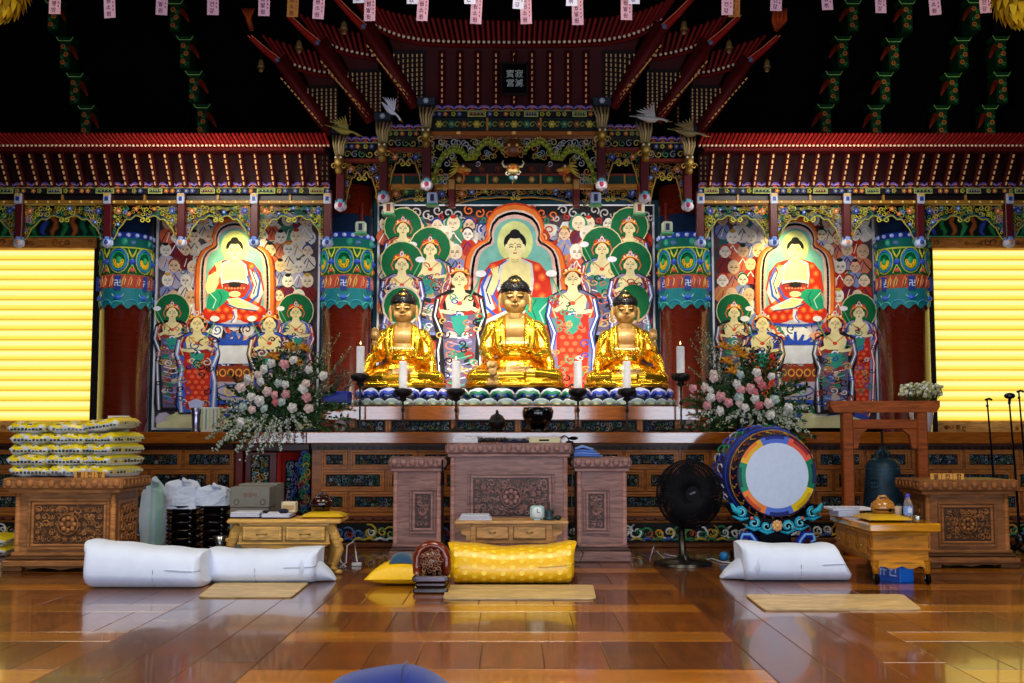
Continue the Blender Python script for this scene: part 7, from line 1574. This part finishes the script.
def arrangement(cx, cy, Y, lab, roses, orange, xr, yr, seed, sprays):
    r = random.Random(seed); base = W(cx, cy, Y); base.z = LZ + .12; s = Y / FPX
    t = empty('flower_arrangement', (base.x, Y, LZ), lab, 'flower arrangement', 'large flower arrangements on the altar')
    b = MB('gloss'); b.lathe([(.0, 0), (.1, 0), (.13, .06), (.14, .15), (.12, .18), (.1, .17), (.0, .1)], (base.x, Y, LZ), 24, '1c2a24'); b.build('vase', t)
    g = MB('leaf'); greens = ['2c4a24', '3c5c30', '24401f', '4a6a3c', '1c3018', '54704a']
    def leaf(p, d, L, w_, c):
        d = d.normalized(); sd = d.cross(Vector((0, 1, .2))).normalized() * w_; m_ = p + d * L * .5 + Vector((0, -.01, 0)); g.add([p, m_ + sd, p + d * L, m_ - sd], [(0, 1, 2, 3)], c, False)
    for i in range(120):
        a = r.uniform(-.35, pi + .35); L = r.uniform(.18, .58); tip = base + Vector((cos(a) * L * xr, -r.uniform(.0, .2), sin(a) * L * yr)); mid = base.lerp(tip, .5) + Vector((0, -.04, .05)); mid.y = min(mid.y, Y)
        cc = r.choice(greens); g.tube([base, mid, tip], [.006, .005, .002], cc, 4)
        for k in range(9):
            f = .3 + .7 * k / 8; p = mid.lerp(tip, (f - .3) / .7) if f > .5 else base.lerp(mid, f * 2)
            for q in (-1, 1): leaf(p, (tip - base).normalized() * .6 + Vector((q * r.uniform(.3, .9), r.uniform(-.4, .1), r.uniform(-.3, .6))), r.uniform(.04, .085), r.uniform(.009, .018), r.choice(greens))
    g.build('foliage', t)
    w_ = MB('leaf')
    for (px, py, n) in sprays:      # white and grey wispy flower sprays
        tip = W(px, py, Y - .2 if py > 400 else Y - .05); st = base + Vector(((tip.x - base.x) * .3, -.05, .1))
        mid = (st + tip) / 2 + Vector((0, -.06, .09 if py > 400 else .04)); pts = [st.lerp(mid, k / 5).lerp(mid.lerp(tip, k / 5), k / 5) for k in range(6)]; w_.tube(pts, .004, '5a6a48', 4)
        for k in range(n):
            f = .35 + .65 * k / n; i_ = min(4, int(f * 5)); p = pts[i_].lerp(pts[i_ + 1], f * 5 - i_) + Vector((r.gauss(0, .014), r.uniform(-.03, .01), r.gauss(0, .014))); w_.ell(p, r.uniform(.008, .015) if py > 400 else r.uniform(.005, .011), r.choice(['d8dcc8', 'c4ccb8', 'a8b498', 'e4e4d8', '8a9a78']) if py > 380 else r.choice(['8a9070', 'a8a888', '7a7458', 'b0b090', '685c48']), 5, 3)
    w_.build('white_sprays', t)
    for (px, py, key) in roses: add_rose(t, W(px, py, Y - .26 + .0006 * abs(px - cx)), key, r.uniform(.85, 1.15), 'rose')
    for (px, py) in orange:
        p = W(px, py, Y - .2); f = MB('leaf')
        for k in range(6): a = -.4 + k * .7; f.tube([p, p + Vector((cos(a) * .05, -.03, sin(a) * .05)), p + Vector((cos(a) * .09, -.01, sin(a) * .07))], [.01, .016, .003], ['d88820', 'e0a030', 'b86818'][k % 3], 5, flat=.6)
        f.tube([base, p], [.006, .005], '3c5c30', 4); f.build('lily', t)
Z5 = lambda l, k: [(140 + x / 4.267, 320 + y / 4.267, k) for x, y in l]
rs = Z5([(560, 185), (655, 172), (720, 212), (782, 238), (620, 275), (695, 295), (475, 328), (510, 345), (460, 250), (530, 210), (515, 262), (650, 375), (430, 435)], 'white') + Z5([(590, 270), (440, 370), (530, 378), (605, 350)], 'silver') + Z5([(505, 235), (543, 305), (708, 272), (430, 290), (478, 382), (720, 378)], 'pale') + Z5([(615, 190), (575, 320), (622, 317), (710, 330)], 'pink') + Z5([(580, 350)], 'deep')
sp = [(206, 440, 60), (214, 452, 60), (224, 440, 60), (236, 452, 50), (218, 446, 50), (232, 440, 50), (248, 448, 50), (256, 460, 40), (272, 448, 50), (244, 462, 30), (212, 425, 34), (222, 412, 34), (262, 455, 30), (280, 450, 36), (290, 440, 40), (300, 432, 40), (252, 430, 30), (268, 438, 36), (310, 425, 30), (236, 392, 30), (228, 402, 30), (244, 372, 30), (262, 356, 26), (312, 345, 30), (325, 350, 40), (332, 336, 40), (340, 333, 36), (320, 352, 30), (352, 346, 36), (346, 356, 36), (336, 370, 30), (300, 348, 30), (285, 345, 30), (350, 372, 30), (330, 385, 30)]
arrangement(285, 418, 12.75, 'large arrangement of white and pink roses left of the altar, spilling over the ledge', rs, [(273, 357), (290, 348), (304, 349), (295, 362)], 1.35, 1.5, 1, sp)
Z6 = lambda l, k: [(660 + x / 4.555, 310 + y / 4.555, k) for x, y in l]
rs = Z6([(350, 338), (508, 303), (440, 285), (432, 403), (388, 445), (503, 478), (273, 460), (230, 400), (585, 445), (228, 365)], 'white') + Z6([(360, 400), (365, 295), (520, 410)], 'silver') + Z6([(243, 290), (245, 310), (495, 425), (360, 425), (203, 352)], 'pale') + Z6([(150, 357), (275, 395), (312, 422), (368, 365), (412, 358), (448, 318), (215, 435)], 'pink') + Z6([(465, 345), (430, 375), (450, 435)], 'deep')
sp = [(690, 338, 44), (695, 330, 50), (700, 325, 50), (706, 330, 50), (702, 342, 50), (710, 338, 44), (694, 355, 40), (688, 366, 36), (686, 384, 40), (690, 396, 36), (696, 418, 34), (704, 425, 30), (742, 425, 40), (752, 430, 40), (765, 426, 40), (778, 424, 44), (790, 430, 44), (800, 432, 44), (806, 424, 44), (812, 436, 40), (795, 415, 40), (760, 418, 40), (735, 418, 36), (770, 340, 24), (780, 352, 30), (790, 362, 30), (798, 378, 30), (786, 370, 30), (810, 410, 36), (725, 422, 30)]
arrangement(745, 420, 12.75, 'large arrangement of pink roses and orange lilies right of the altar behind the drum', rs, [(723, 347), (736, 350), (727, 362), (742, 356), (732, 372)], 1.3, 1.45, 2, sp)
# planter with twigs
Y = 12.86; x0, x1 = X(323, Y), X(350, Y)
t = empty('planter_box', ((x0 + x1) / 2, Y + .15, STEPZ), 'blue rectangular planter with dry twigs at the left end of the step', 'planter')
b = MB('paintgloss'); b.box(x0, x1 - .02, Y, Y + .3, STEPZ + .03, STEPZ + .16, '1c2c98', .008); b.box(x0 - .01, x1 - .01, Y - .01, Y + .31, STEPZ + .145, STEPZ + .165, '2838b0', .006); b.build('box', t)
b = MB('paintgloss'); b.box(x0 - .02, x1, Y - .02, Y + .32, STEPZ, STEPZ + .03, 'c8c8d8', .004); b.build('tray', t)
b = MB('leaf'); r = random.Random(8)
for k in range(22):
    p = Vector((x0 + r.uniform(.03, .26), Y + .15, STEPZ + .16)); q = p + Vector((r.uniform(-.12, .2), r.uniform(-.05, .05), r.uniform(.1, .34))); b.tube([p, (p + q) / 2 + Vector((.02, 0, .02)), q], .004, '3a3020', 4)
    for j in range(12): b.ell(p.lerp(q, j / 12) + Vector((r.gauss(0, .014), 0, r.gauss(0, .014))), .007, r.choice(['5a5240', '7a7460', '8a8470', '3c4a30']), 5, 3)
b.build('twigs', t)
# white flower pot at the right
Y = 13.25; x = X(921, Y); zb = Z(432, 12.95); t = empty('flower_pot', (x, Y, zb), 'white pot of small white flowers on the right ledge beside the window', 'flower pot')
b = MB('gloss'); b.lathe([(.0, 0), (.1, .0), (.135, .2), (.14, .26), (.13, .26), (.12, .2), (.0, .18)], (x, Y, zb), 28, 'd8d4d8'); b.build('pot', t)
b = MB('leaf'); r = random.Random(14)
for k in range(150):
    a, e = r.uniform(0, 2 * pi), r.uniform(0, 1) ** .5; p = Vector((x + cos(a) * .25 * e, Y + sin(a) * .15 * e, Z(391, Y) + r.uniform(-.09, .11) * (1.1 - e * .6))); b.ell(p, (.022, .018, .018), r.choice(['e8e4c8', 'd8d8a8', 'f0f0e0', 'c8c890']), 6, 4)
    if k % 3 == 0: b.tube([(x, Y, zb + .2), ((x + p.x) / 2, Y, zb + .3), p], .004, '3a5020', 4)
b.build('blossoms', t)
x = X(912, 13.05); b = MB('paper'); b.box(x - .05, x + .03, 13.0, 13.05, zb, zb + .14, 'c8c8d4', .006); b.build('white_block', label='small white block on the ledge left of the white flower pot', cat='block')
# boxes at the left of the ledge
Y = 13.0; zl2 = Z(432, 12.95)
t = empty('offering_vase', (X(194, Y), Y + .1, zl2), 'slim silver vase with folded lilac paper on the left ledge', 'vase'); b = MB('metal'); x = X(194, Y); b.lathe([(.0, 0), (.06, 0), (.045, .03), (.05, .2), (.07, .27), (.05, .28), (.0, .25)], (x, Y + .1, zl2), 20, 'a8a8c8'); b.build('vase_body', t)
b = MB('paper'); b.prism([(-.06, 0), (.06, 0), (.09, .1), (0, .14), (-.09, .1)], (x, Y + .08, zl2 + .24), (1, 0, 0), (0, 0, 1), (0, .03, 0), 'b8b8dc'); b.build('folded_paper', t)
x = X(210, Y); b = MB('paper')
b.box(x - .1, x + .11, Y, Y + .2, zl2, zl2 + .28, 'd0d0c0', .005)
for k in range(5): b.box(x - .09 + k * .042, x - .075 + k * .042, Y - .003, Y, zl2 + .03, zl2 + .26, ['a8b070', '7a9a8a', 'c8c890', '8a98a8', 'b0a068'][k])
b.build('gift_box', label='cream striped box standing on the left ledge beside the rose arrangement', cat='box')
# ---- cardboard boxes, cloth covers and tray tables at the left
def carton(x0, x1, Y, dep, z0, z1, col, lab, marks=True):
    b = MB('paper'); b.box(x0, x1, Y, Y + dep, z0, z1, col, .004); b.box(x0 - .001, x1 + .001, Y + dep * .45, Y + dep * .55, z1 - .05, z1 + .001, 'a09080')
    if marks:
        m_ = (x0 + x1) / 2; b.text('청정미', .05, (m_, Y - .001, (z0 + z1) / 2 + .02), (1, 0, 0), (0, 0, 1), '8a5a50')
        for q in (-1, 1): b.tube([(m_ + q * .13 + cos(a * pi / 6) * .025, Y - .001, z0 + .05 + sin(a * pi / 6) * .025) for a in range(13)], .004, '5a4a40', 4)
    return b.build('cardboard_box', label=lab, cat='box', group='grey cardboard boxes by the small red door')
Y = 11.3; x0, x1 = X(232, Y), X(271, Y); carton(x0, x1, Y, .35, .0, .27, '787870', 'lowest grey cardboard box behind the pale yellow desk'); carton(x0, x1 - .01, Y + .01, .35, .272, .5, '807f78', 'middle grey cardboard box, with a round mark, behind the pale yellow desk'); carton(x0 + .0, x1 - .0, Y + .0, .35, .502, Z(487, Y), '84847c', 'front topmost grey cardboard box with brown print behind the pale yellow desk')
carton(X(241, 11.75), X(279, 11.75), 11.72, .35, 0, Z(484, 11.72), '8c8c88', 'tall grey cardboard box standing behind the others by the small red door', False)
def cover(cx, Y, w_, z0, z1, lab, col, seed, tint=None):
    r = random.Random(seed); b = MB('cloth'); n, m_ = 26, 12; vs = []; ph = [r.uniform(0, 6) for _ in range(4)]
    for i in range(m_ + 1):
        f = i / m_; k = 1 - .16 * f ** 2 - (.55 * ((f - .85) / .15) ** 2 if f > .85 else 0)
        for j in range(n):
            a = 2 * pi * j / n; sq = 1 / max(abs(cos(a)), abs(sin(a))) ** .6; rr = w_ / 2 * k * sq * (1 + .07 * sin(a * 3 + ph[0] + f * 4) + .05 * sin(a * 5 + ph[1] - f * 6) + r.uniform(-.03, .03))
            vs.append((cx + cos(a) * rr, Y + sin(a) * rr * .85, z0 + (z1 - z0) * f * (1 + .07 * sin(a * 2 + ph[2]) * f) + r.uniform(-.012, .012) * (0 < i < m_)))
    F = [(i * n + j, i * n + (j + 1) % n, (i + 1) * n + (j + 1) % n, (i + 1) * n + j) for i in range(m_) for j in range(n)]
    if tint:
        A = [f for k, f in enumerate(F) if (k % n) in tint[1]]; B_ = [f for k, f in enumerate(F) if (k % n) not in tint[1]]; b.add(vs, A, tint[0], False); b.add(vs, B_, col, False)
    else: b.add(vs, F, col, False)
    b.add(vs[-n:], [tuple(range(n))], col, True)
    b.tube([(cx + .06 * w_, Y - .1, z1 - .02), (cx + .1 * w_, Y - .15, z1 + .015), (cx + .3 * w_, Y - .12, z1 - .02)], [.02, .03, .01], col, 6)
    return b.build('cloth_cover', label=lab, cat='cloth cover', group='white cloths over stacked things by the left chest')
cover(X(157, 12.2), 12.2, .27, 0, Z(481, 12.2), 'tall pale green and white cloth bundle standing on the floor', 'c4d8ec', 1, ('a4d4cc', (19, 21, 22)))
def tray_table(x, Y, z, w_, lab, grp='stacked black tray tables'):
    t = empty('tray_table', (x, Y, z), lab, 'tray table', grp); b = MB('gloss'); b.lathe([(.0, .05), (w_ * .8, .05), (w_, .065), (w_ * 1.03, .083), (w_ * .95, .07), (.0, .065)], (x, Y, z), 12, '0c080a', smooth=False); b.lathe([(w_ * .7, .006), (w_ * .78, .03), (w_ * .85, .052)], (x, Y, z), 12, '0a0608', smooth=False); b.build('tray', t)
    for k in range(4): a = pi / 4 + k * pi / 2; l = MB('gloss'); l.tube([(x + cos(a) * w_ * .8, Y + sin(a) * w_ * .8, z + .055), (x + cos(a) * w_ * 1.0, Y + sin(a) * w_ * 1.0, z + .04), (x + cos(a) * w_ * .78, Y + sin(a) * w_ * .78, z + .02), (x + cos(a) * w_ * .9, Y + sin(a) * w_ * .9, z)], [.022, .028, .018, .016], '120a0a' if k % 2 else '3a2416', 6); l.build('leg', t)
pos = ('lowest', 'second', 'third', 'fourth', 'fifth', 'topmost')
for cxp, nm in ((186, 'left'), (217, 'right')):
    Y = 11.8
    for k in range(6):
        tray_table(X(cxp, Y), Y, .0 + k * .082, .165, 'black lacquered tray table, %s one up in the %s cloth covered stack' % (pos[k], nm))
Y = 11.8; z = 6 * .082
cover(X(186, Y), Y, .35, z - .03, Z(481, Y), 'white cloth draped over the left stack of black tray tables', 'd0daf0', 2); cover(X(216, Y), Y, .33, z + .0, Z(486, Y), 'white cloth draped over the right stack of black tray tables', 'd0daf0', 3)
for (px, py, r_, lab) in ((224, 537, .085, 'shiny silver bowl beside the stacked tray tables, lower one'), (223, 526, .075, 'shiny silver bowl beside the stacked tray tables, upper one')):
    Y = 11.45; x = X(px, Y); z0 = 0 if r_ > .08 else .11; b = MB('metal'); b.lathe([(.0, 0), (r_ * .6, 0), (r_ * .5, .02), (r_ * 1.0, .1), (r_ * .95, .1), (0, .03)], (x, Y, z0), 24, 'b0b4b8'); b.build('metal_bowl', label=lab, cat='bowl', group='silver bowls by the tray tables')
# ---- cables and plugs
b = MB('plastic'); b.tube([FL(337, 566) + Vector((0, 0, .01)), FL(341, 560) + Vector((0, 0, .08)), FL(340, 563) + Vector((0, 0, .02)), FL(346, 568) + Vector((0, 0, .01)), FL(338, 570) + Vector((0, 0, .01)), FL(346, 566) + Vector((0, 0, .03)), FL(347, 558) + Vector((0, 0, .12)), FL(354, 556) + Vector((0, 0, .15)), FL(357, 566) + Vector((0, 0, .04))], .006, 'd8dce8', 6); p = FL(355, 566); b.box(p.x - .03, p.x + .06, p.y - .02, p.y + .03, 0, .03, 'e0e4f0', .006); b.build('white_charger', label='white charger and looped cable on the floor right of the pale yellow desk', cat='cable')
b = MB('plastic'); q = [FL(650, 560), FL(654, 552), FL(658, 562), FL(665, 560), FL(656, 557), FL(668, 556), FL(680, 558)]; b.tube([p + Vector((0, 0, .01 + .05 * (k % 3 == 1))) for k, p in enumerate(q)], .006, 'd0d4e0', 6); b.build('white_cable', label='tangled white cable on the floor left of the fan', cat='cable')
b = MB('plastic'); b.tube([FL(629, 559) + Vector((0, 0, .01)), FL(638, 556) + Vector((0, 0, .01)), FL(648, 558) + Vector((0, 0, .01))], .005, '101014', 5); b.build('black_cable', label='short black cable on the floor right of the offering cabinets', cat='cable')
b = MB('plastic'); b.tube([FL(702, 562) + Vector((0, 0, .01)), FL(712, 560) + Vector((0, 0, .015)), FL(722, 563) + Vector((0, 0, .01)), FL(734, 564) + Vector((0, 0, .01))], .006, 'd8dce8', 6); b.build('white_cable', label='white cable running from the fan towards the right white mattress', cat='cable')
p = FL(724, 561); b = MB('plastic'); b.ell((p.x, p.y, .045), .045, '2890e0', 14, 10); b.build('blue_ball', label='small bright blue ball on the floor left of the drum', cat='ball')
# ---- blue cushion nearest the viewer
Y = 4.9; x0, x1 = X(314, Y), X(456, Y); b = MB('cloth'); n = 22; vs = []
for i in range(n + 1):
    for j in range(n + 1):
        u, v = i / n * 2 - 1, j / n * 2 - 1; e = ((1 - abs(u) ** 2.2) * (1 - abs(v) ** 2.4)) ** .5 if abs(u) < 1 and abs(v) < 1 else 0; vs.append(((x0 + x1) / 2 + u * (x1 - x0) / 2, Y + .25 + v * .25, -.0 + e * .185 * (1 + .06 * sin(u * 4) + .1 * u * -.3)))
q = [(i * (n + 1) + j, i * (n + 1) + j + 1, (i + 1) * (n + 1) + j + 1, (i + 1) * (n + 1) + j) for i in range(n) for j in range(n)]; b.add(vs, q, '142880', True); b.add([(a, c, .0) for a, c, d_ in vs], q, '142880', False)
b.tube([(x0 + (x1 - x0) * .62, Y + .02 + k * .06, .2 - .0 + .004 * (1 if k in (2, 3) else 0) - (.12 if k in (0,) else .03 if k in (1,) else 0)) for k in range(6)], .004, '0c1c60', 4)
b.build('floor_cushion', label='dark blue puffed floor cushion at the bottom edge, nearest the viewer', cat='cushion')
# ---- paper prayer tags and lanterns hung above the viewer
tags = [(42, 14, 'p'), (97, 18, 'p'), (152, 15, 'p'), (204, 15, 'p'), (257, 16, 'p'), (287, 17, 't'), (314, 19, 'p'), (355, 3, 'w'), (366, 21, 'p'), (411, 4, 'w'), (421, 21, 'p'), (468, 4, 'w'), (476, 24, 'p'), (520, 9, 'w'), (526, 24, 'p'), (575, 6, 'w'), (579, 25, 'p'), (630, 20, 'p'), (637, 4, 'w'), (734, 15, 'p'), (741, 17, 't'), (785, 11, 'p'), (835, 10, 'p'), (891, 13, 'p'), (946, 15, 'p'), (998, 13, 'p')]
nth = 'first second third fourth fifth sixth seventh eighth ninth tenth eleventh twelfth thirteenth fourteenth fifteenth sixteenth seventeenth eighteenth nineteenth'.split(); cnt = {'p': 0, 'w': 0, 't': 0}; rt = random.Random(5)
for (px, yb, kd) in tags:
    Y = 7.6 if kd == 'p' else 7.45 if kd == 'w' else 7.7; s = Y / FPX; x = X(px, Y); zb = Z(yb, Y); h = .2; w_ = 5.8 * s
    b = MB('paper'); b.M = Matrix.Translation((x, Y, zb + h)) @ Matrix.Rotation(rt.uniform(-.06, .06), 4, 'Y') @ Matrix.Rotation(rt.uniform(-.15, .15), 4, 'Z')
    col = {'p': 'b48c9e', 'w': 'b8b8cc', 't': '8a5a28'}[kd]; b.box(-w_, w_, -.001, .001, -h, 0, col); b.tube([(0, 0, 0), (0, 0, .5)], .0015, '2a2020', 4)
    g = rt.choice(['발원', '소원', '성취', '건강', '평안'])
    for k in range(4): b.text((g + g)[k], .036, (-w_ * .22, -.002, -h + .03 + (3 - k) * .045), (1, 0, 0), (0, 0, 1), '501828' if kd != 'w' else '6a3050')
    for k in range(5): b.box(w_ * .5, w_ * .7, -.002, -.0012, -h + .05 + k * .026, -h + .064 + k * .026, '8a3040')
    nm = {'p': 'pink', 'w': 'white', 't': 'tan'}[kd]; i = cnt[kd]; cnt[kd] += 1
    b.build('prayer_tag', label='%s written paper tag hanging along the top edge, %s %s one from the left' % (nm, nth[i], nm), cat='paper tag', group='paper prayer tags')
for (px, py, lab) in ((-4, -12, 'golden petalled lantern at the top left corner'), (1024, -6, 'golden petalled lantern at the top right corner')):
    Y = 7.0; c = W(px, py, Y); t = empty('lotus_lantern', c - Vector((0, 0, .2)), lab, 'lantern', 'golden lotus lanterns'); b = MB('paper'); b.ell(c, (.17, .17, .19), '8a6a14', 16, 10); b.tube([c + Vector((0, 0, .15)), c + Vector((0, 0, .5))], .004, '2a2010', 4); b.build('core', t)
    b = MB('paper')
    for i in range(9):
        for j in range(18):
            ph = .35 + i * .3; a = 2 * pi * (j + .5 * (i % 2)) / 18; d_ = Vector((sin(ph) * cos(a), sin(ph) * sin(a), cos(ph))); tg = Vector((-sin(a), cos(a), 0)); up = d_.cross(tg) * -1; p = c + d_ * .178; b.add([p - tg * .026, p + up * .04 - tg * .018 + d_ * .02, p + up * .075 + d_ * .035, p + up * .04 + tg * .018 + d_ * .02, p + tg * .026], [(0, 1, 2, 3, 4)], ['d8a818', 'a88018', 'f0c428'][(i + j) % 3])
    b.build('petals', t)
# ---- bracket clusters under the dark ceiling
def cluster(pts, Y, lab, sg=1, dim=False):
    t = empty('roof_bracket', (X(pts[-1][0], Y), Y, Z(pts[-1][1] + 26, Y)), lab, 'roof bracket', 'painted roof brackets under the ceiling'); s = Y / FPX
    b = MB('dark'); xm = X(pts[0][0], Y); b.tube([W(pts[-1][0], pts[-1][1] + 20, Y + .3), W(pts[0][0], pts[0][1] - 20, Y + .3) , Vector((X(pts[0][0], Y), Y + .3, 7.3))], .12, '060806', 6); b.build('core', t)
    for i, (px, py) in enumerate(pts):
        c = W(px, py, Y - .08 * (len(pts) - i)); x, y, z = c; b = MB('paint')
        b.prism([(-9 * s, 4 * s), (9 * s, 4 * s), (6 * s, 0), (-6 * s, 0)], (x, y, z), (1, 0, 0), (0, 0, 1), (0, .2, 0), '0c3014'); b.tube([(x - 8.5 * s, y - .01, z + 4 * s), (x - 6 * s, y - .01, z), (x + 6 * s, y - .01, z), (x + 8.5 * s, y - .01, z + 4 * s)], .5 * s, '8ac060', 4)
        b.box(x - 5.5 * s, x + 5.5 * s, y, y + .3, z - 28 * s, z, '0a2c12', .01)
        for k in range(3): flower(b, (x + (k % 2 - .5) * 3 * s, y - .012, z - (6 + k * 8) * s), 2.8 * s, ('a8642c', '8a2c1c'), 6); spiral(b, (x - (k % 2 - .5) * 4 * s, y - .01, z - (9 + k * 8) * s), 2.2 * s, '3c8a4a', w=.22)
        q = 1 if px > 512 else -1; b.tube([(x - q * 5 * s, y + .05, z - 6 * s), (x - q * 12 * s, y - .1, z - 13 * s), (x - q * 19 * s, y - .2, z - 24 * s)], [3.2 * s, 3 * s, .8 * s], '6a1c0c', 6)
        b.build('bracket_tier', t)
Yb2 = 14.4
CL = [[(853, 4), (843, 40), (834, 75), (826, 108)], [(907, 4), (894, 42), (885, 76), (876, 109)], [(975, 3), (963, 41), (953, 77), (942, 109)], [(1001, 40), (1002, 76), (990, 109)]]
for i, c in enumerate(CL):
    cluster(c, Yb2, 'green and red roof bracket tiers, %s at the top right' % ('leftmost stack', 'second stack from left', 'third stack from left', 'rightmost stack')[i])
    if i in (0, 2): cluster([(1028 - x, y) for x, y in c], Yb2 + .2, 'dim green roof bracket tiers at the top left, %s' % ('stack nearer the canopy', '', 'outer stack')[i])
